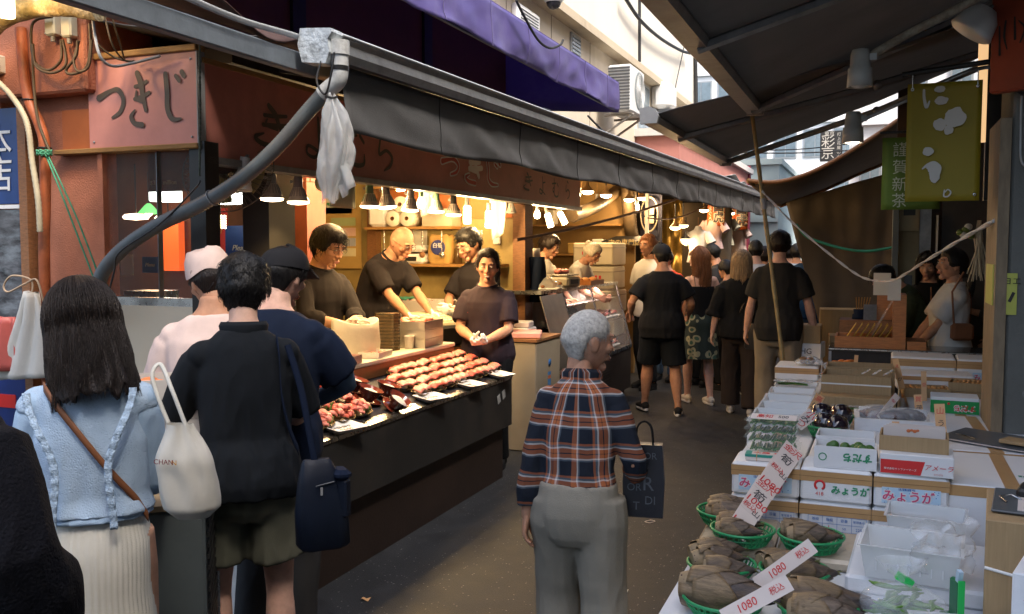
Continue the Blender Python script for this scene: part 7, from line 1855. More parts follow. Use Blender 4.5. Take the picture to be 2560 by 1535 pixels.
def card(label,p0,p1,w_,m,lines,up=(0,0,1),stick=False,th=.0015,face=(0,-1,0),name='price_card',group=None):
 """strip of card from p0 (low end) to p1 (high end); writing runs along it"""
 p0,p1=V(p0),V(p1); t=empty(name,p0,0,label,'price card',group); d=(p1-p0); L_=d.length; d.normalize()
 f_=V(face); f_=(f_-d*f_.dot(d)).normalized(); s_=f_.cross(d)
 M=Matrix((d,s_,f_)).transposed()
 MM=M.to_4x4()
 o=MB().bb(0,L_,-w_/2,w_/2,-th,0).build('card',m,t); o.data.transform(MM)
 for s2,m2,x,y,sz,rot in lines:
  me=text_mesh(s2,sz,depth=.0003,shear=.1); me.transform(Matrix.Rotation(-PI/2,4,'X')); me.transform(Matrix.Rotation(rot,4,'Z')); me.transform(Matrix.Translation((x*L_,y*w_,.0012))); me.transform(MM)
  link('handwriting',me,m2,t)
 return t
card('white price card lying on the top bean pack',(-.49,4.06,.975),(-.30,4.06,.976),.05,M_STRIPW,[('高知',M_INKRD,.3,0,.035,0),('500',M_INKB,.7,0,.03,0)],face=(0,-.3,1))
lid=empty('green_lid_box',(-.395,3.905,.8215),R(2),'flat box with green lid edge and rubber bands in front of the bean packs','box'); MB().bev((0,0,.010),(.19,.075,.02),.003).build('base',M_STRIPW,lid)
MB().loft([[V(sx*.096,sy*.039,z) for sx,sy in ((-1,-1),(1,-1),(1,1),(-1,1))] for z in (.016,.026)],smooth=False).build('green_rim',mat('teal_plastic',(.03,.27,.21),.4,.05),lid)
MB().bb(-.07,.085,-.03,.025,.0262,.0275).build('label_card',M_STRIPW,lid); o=text('lettering','大葉 350',M_INKRD,lid,(.0,-.002,.028),size=.035,depth=.0003); o.rotation_euler=(R(-90),0,0)
for x in (-.05,.03): MB().bb(x,x+.003,-.041,.041,.0,.0285).build('rubber_band',M_STRIP,lid)
lb_=carton('open white box of green limes with upside down green lettering',(-.10,3.93,.8215),(.235,.16,.085),R(1),M_CARDW,open_=True)
text('lettering','すだち',M_INKG,lb_,(.045,-.0815,.05),size=.038,ry=PI,depth=.0003,bold=.0015); b=MB(); b.tube([(-.085+.014*math.cos(a),-.081,.045+.014*math.sin(a)) for a in [2*PI*j/18 for j in range(19)]],.0022,5,flat=.3); b.build('emblem',M_INKG,lb_)
M_LIME=mat('lime_skin',(.05,.13,.03),.35,.2,20,.2,160)
for k_ in range(9): MB().ell((rs_.uniform(-.09,.09),rs_.uniform(-.05,.05),.06+rs_.uniform(0,.012)),(.021,.021,.020),12,8).build('lime',M_LIME,lb_)
lb2=carton('second open white box behind the lime box',(-.105,4.16,.8015),(.235,.17,.105),R(-1),M_CARDW,open_=True)
for k_ in range(6): MB().ell((rs_.uniform(-.08,.08),rs_.uniform(-.05,.05),.05),(.024,.022,.022),12,8).build('lime',M_LIME,lb2)
MB().bb(.04,.09,-.1,-.087,.07,.072).build('slip',M_STRIPW,lb2)
rb_=empty('tomato_box',(.165,3.93,.8215),R(-2),'white and red printed tomato box at the right of the front row','box')
MB().bev((0,0,.04),(.262,.2,.08),.003).build('body',M_CARDW,rb_); MB().add([(-.129,-.1012,.004),(.015,-.1012,.004),(.03,-.1012,.058),(-.129,-.1012,.058)],[(0,1,2,3)]).build('red_panel',M_INKRD,rb_)
text('lettering','株式会社サンファーマーズ',M_WHITE,rb_,(-.058,-.1022,.022),size=.0098,depth=.0002); text('lettering','アメーラ',M_INKRD,rb_,(.077,-.1022,.036),size=.026,depth=.0003,shear=.25); text('lettering','amela',mat('pale_red_print',(.6,.35,.34),.6,0),rb_,(.077,-.1022,.014),size=.014,depth=.0002)
bt_=carton('shallow brown carton of white cards on top of the tomato box',(.155,3.96,.9025),(.25,.15,.062),R(-3),M_CARD,open_=True)
for k_ in range(3): MB().box((.0+k_*.004,-.03+k_*.028,.058),(.225-k_*.01,.002,.07),rx=.12).build('white_card',M_STRIPW,bt_)
for k_ in range(4): MB().ell((-.02+.011*k_,-.033,.078+.005*(k_ % 2)),(.009,.0012,.009),10,6).build('tomato_print',mat('orange_print',(.6,.16,.05),.5,0),bt_)
M_COL=mat('green_colander_plastic',(.015,.26,.09),.35,.1,8,spec=.5)
def colander(label,loc,r_=.105,group='green plastic colanders',h_=.055):
 t=empty('colander',loc,rs_.uniform(0,3),label,'colander',group)
 MB().tube([(r_*math.cos(a),r_*math.sin(a),h_) for a in [2*PI*j/36 for j in range(37)]],.0055,7).build('rim',M_COL,t)
 b=MB(); n_=34
 for k_ in range(n_):
  a=2*PI*k_/n_
  for tw in (-.22,.22): b.tube([(r_*q*math.cos(a+tw*(1-q)*2),r_*q*math.sin(a+tw*(1-q)*2),z) for q,z in ((.99,h_),(.90,h_*.55),(.78,h_*.15),(.6,.004))],.0022,4)
 for q,z in ((.78,h_*.15),(.92,h_*.6)): b.tube([(r_*q*math.cos(a),r_*q*math.sin(a),z) for a in [2*PI*j/30 for j in range(31)]],.003,5)
 o=b.build('lattice',M_COL,t); o['kind']='stuff'
 MB().lathe([(.001,.003),(r_*.6,.003),(r_*.62,.006),(.001,.0065)],(0,0,0),24).build('base',M_COL,t)
 return t
M_EGG=mat('eggplant_skin',(.012,.006,.014),.10,.2,6,coat=.8,spec=.7); M_CALYX=mat('eggplant_calyx',(.10,.05,.07),.5,.2)
def eggplant(label,loc,rz,s_=1.0,tilt=0.0,film=False,m=None,L_=.16):
 t=empty('eggplant',loc,rz,label,'eggplant','eggplants'); t.rotation_euler=(0,tilt,rz)
 prof=[(0,.001),(.08,.022),(.25,.036),(.5,.042),(.75,.034),(.92,.020),(1,.012)]
 if L_<.13: prof=[(0,.001),(.08,.03),(.3,.046),(.6,.044),(.85,.028),(1,.014)]
 MB().tube([((q-.5)*L_*s_,.006*math.sin(q*3),.035*s_) for q,r_ in prof],[r_*s_ for q,r_ in prof],16).build('fruit',m or M_EGG,t)
 MB().tube([((q-.5)*L_*s_,.0,.035*s_) for q in (.93,1.0,1.08,1.16)],[.0235*s_,.0185*s_,.008*s_,.006*s_],10).build('calyx',M_CALYX,t)
 if film: MB().tube([((q-.5)*L_*s_,0,.035*s_) for q in (-.08,0,.3,.7,1.1,1.25)],[.005,.036*s_,.047*s_,.046*s_,.03*s_,.012],14).build('film',M_FILM,t)
colander('green colander of eggplants on the white carton',(-.19,5.00,.7815),.10); colander('green colander of eggplants nearer the lime box',(-.205,4.70,.7815),.095)
for i,(x,y,z,rz_,lb) in enumerate(((-.24,5.02,.80,.5,'glossy round eggplant furthest back in the colanders'),(-.15,4.97,.81,2.2,'glossy round eggplant right of the furthest one'),(-.21,4.73,.80,.3,'glossy round eggplant in the nearer colander'),(-.15,4.68,.80,1.2,'glossy round eggplant nearest to the lime box'))): eggplant(lb,(x,y,z),rz_,1.15,.1,L_=.115)
fe=empty('foam_box',(.10,5.08,.7815),R(2),'open white foam box of wrapped eggplants','box')
for x0,x1,y0,y1,z1 in ((-.19,.19,-.15,.15,.02),(-.19,-.165,-.15,.15,.06),(.165,.19,-.15,.15,.06),(-.165,.165,-.15,-.125,.06),(-.165,.165,.125,.15,.075)): MB().bb(x0,x1,y0,y1,.0205 if z1>.02 else 0,z1).build('side',M_STYRO,fe)
M_EGG2=mat('brown_eggplant',(.045,.014,.012),.15,.3,8,coat=.5)
for i,(x,y,lb) in enumerate(((.04,5.12,'wrapped long eggplant at the left in the foam box'),(.10,5.02,'wrapped long eggplant at the front in the foam box'),(.17,5.08,'wrapped long eggplant at the right in the foam box'))): eggplant(lb,(x,y,.803),R((160,185,175)[i]),1.05,0,True,M_EGG2)
c1=carton('wide brown carton at the bottom of the middle stack',(-.085,5.62,.7815),(.40,.34,.085),R(1),M_CARD,tape=False)
c2=carton('open brown carton with white band on the middle stack',(-.09,5.70,.868),(.375,.26,.105),R(-2),M_CARD,open_=True); MB().bb(-.1885,.1885,-.132,-.1305,.05,.058).build('white_band',M_WHITE,c2)
carton('brown carton behind the open one on the middle stack',(-.08,6.02,.7815),(.39,.26,.20),R(1),M_CARD,open_=True)
for k_ in range(3): MB().sheet(lambda u,v: V(.02+.06*k_+.05*u,-.03+.06*v,.10+.03*u+.012*noise.noise(Vector((u*5,v*5,k_)))),6,6,.002).build('film_wrap',M_FILM,c2)
def greens(label,loc,rz,n=14):
 t=empty('herb_pack',loc,rz,label,'vegetable pack'); r2=random.Random(int(loc[0]*900+loc[1]*77)); gm=mat('leafy_green',(.07,.17,.03),.5,.3,20)
 for k_ in range(n):
  y=r2.uniform(-.03,.03); MB().tube([(-.09,y,.012),(0,y+r2.uniform(-.01,.01),.022),(.09,y+r2.uniform(-.02,.02),.016)],[.004,.005,.002],5).build('stem',gm,t)
 for k_ in range(5): MB().sheet(lambda u,v: V(-.10+.07*u,(v-.5)*.05*math.sin(u*PI)+r2.uniform(-.0,.0)+(k_-2)*.012,.02+.012*math.sin(u*4+k_)),6,4,.0015).build('leaf',gm,t)
 MB().sheet(lambda u,v: V(-.12+.24*u,-.05+.1*v,.036+.008*noise.noise(Vector((u*8,v*6,0)))),14,8,.001).build('film',M_FILM,t)
greens('film wrapped greens leaning beside the clear trays',(-.31,4.86,.815),R(60)); greens('film wrapped herbs in the back clear tray',(-.48,6.10,.815),R(5)); greens('long green stems on the middle brown carton',(-.10,5.44,.785),R(8),6)
def clear_tray(label,loc,rz,size=(.23,.15,.05),tilt=0.0,group='frosted clear trays',slots=True):
 t=empty('clear_tray',loc,rz,label,'tray',group); t.rotation_euler=(tilt,0,rz); w_,d_,h_=size; e=.018
 def rg_(k_,z): return [V(sx*(w_/2-k_),sy*(d_/2-k_),z) for sx,sy in ((-1,-1),(1,-1),(1,1),(-1,1))]
 MB().loft([rg_(e,0),rg_(.0,h_),rg_(-.008,h_),rg_(-.008,h_+.003),rg_(.002,h_+.003),rg_(e+.002,.003)],smooth=False).build('shell',M_CLEARB,t)
 if slots:
  for k_ in range(7):
   x=-w_*.33+k_*w_*.11
   MB().box((x,-d_/2+e*.45,h_*.5),(.004,.002,h_*.45),rx=-.34).build('slot',mat('slot_grey',(.5,.52,.53),.6,0),t)  # narrow grey strips stand for the slots
 return t
for i,(y,z,tl,lb) in enumerate(((4.78,.785,0,'frosted clear tray nearest to the bean packs'),(4.98,.785,.06,'frosted clear tray second in the shingled column'),(5.20,.785,.08,'frosted clear tray third in the shingled column'),(5.45,.79,.08,'frosted clear tray fourth in the shingled column'),(5.75,.79,.05,'frosted clear tray fifth in the shingled column'),(6.05,.79,0,'frosted clear tray at the far end of the shingled column'))): clear_tray(lb,(-.455,y,z),R(rs_.uniform(-2,2)),(.25,.17,.05),tl)
foam_box('white foam box at the back left end of the stall',(-.50,6.78,.7815),(.29,.30,.10),0,.04)
kp=empty('fruit_pack',(-.42,6.74,.885),R(10),'clear pack of brown kiwi fruit on the back left foam box','fruit pack')
for k_ in range(4): MB().ell((-.04+.045*(k_ % 2),-.03+.05*(k_ // 2),.03),(.03,.025,.024),12,8).build('kiwi',mat('kiwi_skin',(.16,.09,.045),.85,.2,30,.3,200),kp)
MB().sheet(lambda u,v: V(-.10+.2*u,-.08+.16*v,.06-.10*max(abs(u-.5),abs(v-.5))**2*2+.008*noise.noise(Vector((u*7,v*7,0)))),12,10,.001).build('film',M_FILM,kp)
clear_tray('frosted tray under the basket of oranges',(-.19,6.60,.79),0,(.30,.20,.05)); carton('low white carton under the orange basket',(-.19,6.62,.7795),(.10,.1,.008),0,M_CARDW,tape=False)
ob=clear_tray('frosted basket of persimmon coloured fruit at the back of the stall',(-.18,6.62,.845),R(-3),(.27,.18,.06))
for k_,(x,y,r_) in enumerate(((-.07,0,.034),(.02,-.02,.042),(.03,.05,.038),(-.03,.05,.036))):
 MB().ell((x,y,.045+r_*.5),(r_,r_,r_*.86),16,10).build('orange',mat('orange_skin',(.62,.17,.015),.4,.1,30,.15,220),ob)
clear_tray('white slotted basket behind the brown cartons',(.05,6.62,.79),R(4),(.24,.18,.07))
foam_box('white foam box at the back right beside the pillar',(.72,6.92,.792),(.40,.34,.17),R(-2),.05,prints='myoga'); foam_box('white foam box left of the one beside the pillar',(.31,6.94,.792),(.40,.34,.17),R(-1),.05)
foam_box('white foam box in front of the back pair',(.36,6.55,.792),(.46,.28,.10),R(2),.025)
def nut_box(label,loc,rz):
 t=carton(label,loc,(.26,.18,.055),rz,M_CARD,open_=True); nm=mat('tan_nut',(.48,.25,.09),.6,.25,20)
 for i in range(9):
  for j in range(6): MB().ell((-.10+i*.0252+rs_.uniform(-.004,.004),-.065+j*.0255+rs_.uniform(-.004,.004),.042+rs_.uniform(-.004,.004)),(.0125,.0125,.0125),6,5).build('nut',nm,t)
nut_box('brown tray of tan nuts left of the pair',(.30,6.18,.7915),R(4)); carton('flat brown carton under the right nut tray',(.57,6.24,.7915),(.27,.19,.035),R(-8),M_CARD,tape=False); nut_box('brown tray of tan nuts right of the pair',(.57,6.26,.828),R(-10))
gb_=empty('green_box',(.42,5.64,.7915),R(-2),'bright green and white box with upside down red lettering','box')
MB().bev((0,0,.045),(.24,.18,.09),.003).build('body',M_CARDW,gb_); MB().bb(-.121,.121,-.0915,-.0903,.002,.072).build('green_panel',mat('bright_green_print',(.01,.27,.06),.45,.05),gb_)
text('lettering','すだち',M_WHITE,gb_,(.05,-.0922,.034),size=.038,ry=PI,bold=.0035,depth=.0003); text('lettering','すだち',M_INKRD,gb_,(.05,-.0932,.034),size=.038,ry=PI,bold=.0006,depth=.0003); MB().ell((-.03,-.092,.055),(.007,.001,.007),10,6).build('mark',M_INKRD,gb_)
ab=empty('eggplant_carton',(.80,5.66,.8015),R(14),'white printed carton with grade letters A B C at the right edge','box')
MB().bev((0,0,.085),(.34,.40,.17),.003).build('body',M_CARDW,ab)
MB().bb(-.1712,-.1702,-.12,.18,.02,.15).build('blue_wash',mat('blue_wash_print',(.35,.48,.66),.5,.2,8),ab)
for y_,z_,r_ in ((-.10,.10,.034),(-.06,.07,.034),(-.11,.05,.030)): MB().ell((-.1715,y_,z_),(.001,r_,r_),14,8).build('plum_print',mat('navy_print',(.03,.05,.18),.5,0),ab)
o=text('lettering','水なす',mat('navy_print',(.03,.05,.18),.5,0),ab,(-.1722,.08,.10),size=.07,depth=.0003); o.rotation_euler=(0,0,R(-90))
b=MB()
for x in (-.10,-.04,.02,.14): b.bb(x-.001,x+.001,-.2025,-.201,.085 if x not in (-.10,.14) else .04,.13)
for z in (.04,.085,.13): b.bb(-.10,.14,-.2026,-.2012,z-.001,z+.001)
b.build('printed_grid',M_INKBL,ab)
for s_,x,z,sz in (('A',-.07,.107,.034),('B',-.01,.107,.034),('C',.05,.107,.034),('15-20-24-28',.02,.062,.030)): text('lettering',s_,M_INKBL,ab,(x,-.2035,z),size=sz,depth=.0003)
for x,z in ((-.01,.107),(.055,.06)): b=MB(); b.tube([(x+.016*math.cos(a),-.2035,z+.012*math.sin(a)) for a in [2*PI*j/14 for j in range(15)]],.001,4); b.build('pen_circle',M_INKRD,ab)
cl2=empty('clipboard',(.82,5.70,.974),R(20),'blue clipboard lying on the carton with grade letters','clipboard'); MB().bev((0,0,.004),(.2,.26,.006),.002).build('board',mat('blue_board',(.05,.12,.3),.4,.1),cl2); MB().bb(-.085,.085,-.11,.1,.0075,.009).build('paper',M_STRIPW,cl2); MB().bev((-.06,-.10,.014),(.05,.03,.012),.003).build('clip',M_STEEL,cl2)
nw=empty('newspaper_parcel',(.87,5.80,.985),R(-15),'newspaper wrapped parcel in a brown carton at the right edge','parcel'); MB().bb(-.12,.12,-.09,-.083,0,.09).build('card_front',M_CARD,nw)
MB().ell((0,0,.045),(.11,.085,.045),16,10).build('newspaper',mat('newsprint',(.45,.45,.42),.85,.35,90),nw)
fo=empty('folder',(.54,4.72,.803),R(-32),'dark grey folder lying open across the taped cartons','folder'); M_FOLD=mat('dark_grey_folder',(.075,.085,.095),.35,.12)
for k_,(z,dx) in enumerate(((.003,0),(.010,.012),(.018,-.01))): MB().bev((dx,0,z),(.42,.26,.004),.002,rx=.02*k_).build('sheet',M_FOLD if k_ != 1 else M_STRIPW,fo)
MB().box((-.12,-.06,.022),(.12,.012,.002),rz=-.35).build('steel_strip',M_STEEL,fo)  # thin steel strip laid askew on the folder
dk=empty('notebook',(.64,4.60,.828),R(-30),'brown notebook with teal corner on the dark folder','notebook'); MB().bev((0,0,.008),(.2,.10,.016),.002).build('cover',M_CARD,dk); MB().bb(.02,.1,-.02,.05,.0165,.02).build('teal_patch',MATS['teal_plastic'],dk)
fr_=carton('tall brown carton with white twine at the lower right corner',(.52,3.20,.556),(.36,.40,.34),R(-6),M_CARD,tape=False); MB().tube([(x,-.202,.19+.01*math.sin(x*20)) for x in (-.18,-.1,0,.1,.18)],.005,6).build('twine',M_WHITE,fr_)
cb_=empty('clipboard',(.53,3.22,.90),R(-8),'black clipboard with order sheet on the tall brown carton','clipboard'); MB().bev((0,0,.004),(.34,.30,.008),.003).build('board',M_FOLD,cb_); MB().bb(-.10,.16,-.13,.06,.0085,.011).build('order_sheet',M_STRIPW,cb_)
MB().tube([(-.13,-.05,.012),(-.15,-.02,.02),(-.12,.02,.02),(-.09,.0,.012)],.003,6).build('clip',M_STEEL,cb_)
b=MB()
for k_ in range(7): b.bb(-.08,.14,-.11+k_*.022,-.1092+k_*.022,.0112,.0115)
b.build('ruled_line',M_INKBL,cb_)
ca=empty('calculator',(.56,3.30,.909),R(-14),'black desk calculator lying on the clipboard','calculator'); MB().bev((0,0,.014),(.24,.12,.028),.008).build('body',M_BLACK,ca); MB().bb(-.10,-.03,-.03,.045,.0285,.0295).build('display',mat('lcd',(.16,.17,.14),.2,.05),ca)
for i in range(5):
 for j in range(4): MB().bev((.0+i*.022,-.04+j*.024,.030),(.017,.018,.008),.003).build('key',M_RUBBER,ca)
wbx=empty('printed_carton',(.56,2.72,.556),R(-16),'white printed carton with hand hole at the bottom right corner','box')
MB().bev((0,0,.16),(.36,.34,.32),.004).build('body',M_CARDW,wbx); MB().ell((-.06,-.171,.20),(.022,.002,.038),16,8).build('hand_hole',M_BLACK,wbx); MB().ell((-.1815,.05,.22),(.002,.018,.03),12,8).build('hand_hole',M_BLACK,wbx)
for s_,m_,x,z,sz in (('秀',M_INKPK,-.13,.27,.05),('なす',M_INKG,-.12,.17,.05),('2L',M_INKPK,.06,.12,.05),('10本',M_INKG,.1,.06,.05)): text('lettering',s_,m_,wbx,(x,-.173,z),size=sz,depth=.0003,shear=.2)
cbA=clear_tray('large frosted basket standing over the foam tray',(.19,3.62,.62),R(-4),(.26,.20,.12)); foam_box('white foam tray under the frosted baskets',(.17,3.45,.5555),(.46,.52,.06),R(-3),0)
cbB=clear_tray('large frosted basket of green peppers in front',(.13,3.28,.62),R(-5),(.30,.24,.11)); M_PEP=mat('green_pepper',(.10,.24,.03),.3,.2,10,spec=.5)
def pepper(parent,c,rz,L_=.08):
 M=Matrix.Translation(c) @ Matrix.Rotation(rz,4,'Z'); MB().tube([M @ V(x*L_,.008*math.sin(x*5),.006) for x in (-.5,-.3,0,.3,.45,.62)],[.002,.006,.009,.008,.004,.002],8).build('pepper',M_PEP,parent)
for k_ in range(5): pepper(cbB,(rs_.uniform(-.09,.09),rs_.uniform(-.07,.07),.012),rs_.uniform(0,6))
pg=empty('pepper_bag',(.09,2.93,.60),R(10),'clear bag of green peppers closed with bright green tape','vegetable bag')
for k_ in range(36): pepper(pg,(rs_.gauss(0,.05),rs_.gauss(0,.035),.01+abs(rs_.gauss(0,.028))),rs_.uniform(0,6),.09)
MB().loft([[V((.12*k_)*math.cos(a)*(1+.1*math.sin(a*5+z*40)),(.085*k_)*math.sin(a)*(1+.1*math.cos(a*6)),z) for a in [2*PI*j/28 for j in range(28)]] for z,k_ in ((0,.8),(.03,1.05),(.06,.95),(.09,.6),(.105,.12),(.12,.14),(.15,.45),(.17,.6))],cap=False).build('film',M_FILM,pg); MB().box((.01,0,.113),(.05,.02,.022),ry=.5).build('green_tape',mat('bright_green_tape',(.02,.5,.1),.3,0),pg)
td=empty('tape_dispenser',(.25,3.06,.56),R(20),'green tape dispenser standing beside the frosted basket','dispenser'); td.scale=(.6,.6,.62); M_TG=mat('green_dispenser',(.01,.16,.06),.35,.1)
MB().bev((0,0,.11),(.03,.10,.20),.008).build('upright',M_TG,td); MB().bev((0,0,.012),(.10,.16,.024),.006).build('foot',M_TG,td); MB().bb(-.016,.016,-.06,-.051,.03,.22).build('tape_face',mat('bright_green_tape',(.02,.5,.1),.3,0),td); MB().box((.0,-.03,.235),(.022,.03,.06),rx=.2).build('blade_guard',M_INKLB,td)
bgf=MB(); bgf.sheet(lambda u,v: V((u-.5)*.22+.03*noise.noise(Vector((u*4,v*4,1))),.05*noise.noise(Vector((u*5,v*5,3))),.17*v+.03*noise.noise(Vector((u*6,v*6,7)))),18,16,.001); tag(bgf.build('plastic_bag',M_FILM,None,(.22,3.20,.66),R(30)),'crumpled empty clear bag hanging over the tape dispenser','bag')
clear_tray('perforated white basket at the bottom edge',(.30,2.72,.556),R(8),(.34,.26,.10),group='perforated baskets')
# ---------------------------------------------------------------- bamboo shoots
M_SH=[mat('shoot_sheath_a',(.13,.095,.068),.42,.5,14,.35,60,stretch=(1,9,9),dirt=(.035,.028,.028),damt=.85,ds=3),mat('shoot_sheath_b',(.065,.050,.046),.42,.5,14,.35,60,stretch=(1,9,9),dirt=(.26,.15,.05),damt=.7,ds=2.5),mat('shoot_sheath_c',(.19,.13,.07),.42,.45,14,.35,60,stretch=(1,9,9),dirt=(.05,.035,.03),damt=.8,ds=3)]
M_SHB=mat('shoot_base',(.25,.18,.10),.6,.25,12,.2,90); M_SHR=mat('shoot_root_dot',(.06,.02,.03),.6,0); M_SHT=mat('shoot_tip',(.16,.17,.05),.6,.3,20)
def shoot_meshes(seed,L_=.25,r0=.048):
 r2=random.Random(seed)
 def rad(q): return r0*(.92+.26*math.sin(min(1,q*2.6)*PI/2)-1.12*max(0,q-.34)**1.3*1.72) if q<.97 else r0*.06
 parts=[]
 b=MB(); b.tube([(q*L_,0,.012*math.sin(q*2.4)) for q in (0,.05,.12,.2)],[rad(0)*.82,rad(.05)*.90,rad(.12)*.93,rad(.2)*.9],16); parts.append(('root_base',b,M_SHB))
 for k_ in range(16):
  a=R(110+320*k_/16-20); b=MB(); b.ell((.008+.009*(k_ % 2),rad(0)*.86*math.cos(a),rad(0)*.86*math.sin(a)),(.0026,.0022,.0022),6,4); parts.append(('root_dot',b,M_SHR))
 for k_ in range(11):
  q0=.05+.072*k_; Ls=(.46-.014*k_); a0=k_*2.4+r2.uniform(-.4,.4); ph=r2.uniform(0,9)
  def f(u,v):
   q=q0+Ls*v
   if q>1.04: q=1.04
   wd=2.2*(1-v**1.5)**.75+.04
   a=a0+(u-.5)*wd*1.5
   rr=max(.003,rad(min(q,.99)))+.003+.0016*(12-k_)*.25+.0012*noise.noise(Vector((u*5,v*5,ph)))
   rr += .0022*max(0,v-.6)/.4-.002*abs(u-.5)
   return V(q*L_+.006*v,rr*math.cos(a),rr*math.sin(a)+.012*math.sin(q*2.4))
  b=MB(); b.sheet(f,9,8,.0022); parts.append(('sheath',b,M_SH[2 if k_<3 else 0 if k_<7 else 1]))
 b=MB()
 for k_ in range(7): b.tube([(L_*.94,0,.008),(L_*(1.04+.05*r2.random()),r2.uniform(-.012,.012),.008+r2.uniform(-.012,.012))],[.004,.0008],4)
 parts.append(('tip',b,M_SHT))
 return [(n,p.mesh(n),m) for n,p,m in parts]
SHM=[shoot_meshes(i,.205+.02*(i % 2),.040) for i in range(3)]
def shoot(label,loc,rz,kind=0,s_=1.0,tilt=-.05,roll=0.0,group='bamboo shoots'):
 t=empty('bamboo_shoot',loc,0,label,'bamboo shoot',group); t.rotation_euler=(Matrix.Rotation(rz,4,'Z') @ Matrix.Rotation(tilt,4,'Y') @ Matrix.Rotation(roll,4,'X')).to_euler(); s_ *= .88; t.scale=(s_,s_,s_)
 for n,me,m in SHM[kind]:
  if not me.materials: me.materials.append(m)
  o=bpy.data.objects.new(n,me); COL.objects.link(o); o.parent=t
 return t
CL=dict(A=(-.53,3.66),B=(-.44,3.44),C=(-.475,3.17),D=(-.42,2.86),E=(-.20,3.47),F=(-.235,3.20),G=(-.14,2.88))
ZT=.556
for key,lb in (('A','green colander of bamboo shoots furthest back on the left'),('B','green colander of bamboo shoots half under the long price cards'),('C','green colander of bamboo shoots in the middle of the left column'),('D','green colander of the biggest bamboo shoot at the near left corner'),('E','green colander of bamboo shoots furthest back on the right'),('F','green colander of bamboo shoots in the middle of the right column'),('G','green colander of bamboo shoots at the near bottom edge')):
 z=ZT+(.05 if key in 'AB' else .045 if key in 'E' else .002)
 CL[key]=(*CL[key],z); colander(lb,CL[key],.115 if key != 'D' else .125)
for i,(x,y,s_,h_,lb) in enumerate(((-.47,3.60,(.28,.40),.048,'film wrapped foam slab under the back left colanders'),(-.17,3.56,(.30,.36),.043,'film wrapped foam slab under the back right colander'))):
 t=empty('wrapped_slab',(x,y,ZT),R(1),lb,'slab'); MB().bev((0,0,h_/2),(s_[0],s_[1],h_),.012).build('slab',mat('film_wrapped_tan',(.44,.37,.27),.25,.15,8,.3,40,spec=.6),t)
SH=[('A',-.08,.03,10,0,.92,'bamboo shoot with cut base showing in the back left colander'),('A',-.07,-.05,-5,1,1.0,'long bamboo shoot at the right in the back left colander'),('B',-.10,.03,5,2,.9,'bamboo shoot left in the colander under the price cards'),('B',-.09,-.05,-8,0,.9,'bamboo shoot right in the colander under the price cards'),
      ('C',-.12,.05,22,1,1.0,'bamboo shoot at the back of the middle left colander'),('C',-.10,-.02,18,2,1.05,'pale based bamboo shoot across the middle left colander'),('C',-.05,-.07,8,0,.95,'bamboo shoot at the front of the middle left colander'),
      ('D',-.14,.02,-12,1,1.5,'big dark bamboo shoot filling the near left colander'),
      ('E',-.11,.03,5,2,1.0,'bamboo shoot at the back of the back right colander'),('E',-.08,-.05,2,0,1.0,'bamboo shoot at the front of the back right colander'),
      ('F',-.12,.03,48,1,.85,'upright leaning bamboo shoot in the middle right colander'),('F',-.09,-.02,28,2,1.0,'pale bamboo shoot in the middle of the middle right colander'),('F',-.03,-.06,20,0,1.0,'bamboo shoot at the right of the middle right colander'),
      ('G',-.12,.03,2,1,1.45,'long dark bamboo shoot pointing right at the bottom edge'),('G',-.08,-.06,-6,2,1.2,'bamboo shoot below the long dark one at the bottom edge')]
for key,dx,dy,rz_,kd,s_,lb in SH:
 c=CL[key]; shoot(lb,(c[0]+dx,c[1]+dy,c[2]+.058*(1 if s_<1.3 else 1.15)),R(rz_+4),kd,s_,-.02,rs_.uniform(0,6))
LN=[('金',M_INKRD,.10,.20,.045,0),('沢',M_INKRD,.10,-.25,.045,0),('筍',M_INKB,.30,0,.055,0),('税込',M_INKRD,.52,.1,.032,0),('山',M_INKB,.56,-.28,.035,0),('1080',M_INKRD,.82,0,.05,0)]
def lrot(lines): return [(a,b_,1-x,y,s_,r_-PI/2) for a,b_,x,y,s_,r_ in lines]
for i,(a,c,lb) in enumerate((((-.455,3.36,.66),(-.375,3.66,.79),'front long white price card reading 1080 over the shoots'),((-.42,3.48,.71),(-.335,3.80,.84),'middle long white price card over the shoots'),((-.385,3.60,.76),(-.295,3.90,.885),'rear long white price card reaching up to the foam boxes'))):
 card(lb,a,c,.085,M_STRIPW,lrot(LN),face=(.55,-.75,.6),group='long white price cards')
for i,(a,c,lb) in enumerate((((-.33,2.95,.63),(-.17,3.08,.74),'shiny orange lettered price card over the near colanders'),((-.40,2.72,.60),(-.22,2.82,.70),'shiny price card cut by the bottom edge'))): card(lb,a,c,.05,M_STRIPW,[('1080',M_INKRD,.35,0,.034,0),('税込',M_INKRD,.8,0,.025,0)],face=(.2,-.9,.4),group='shiny near price cards')
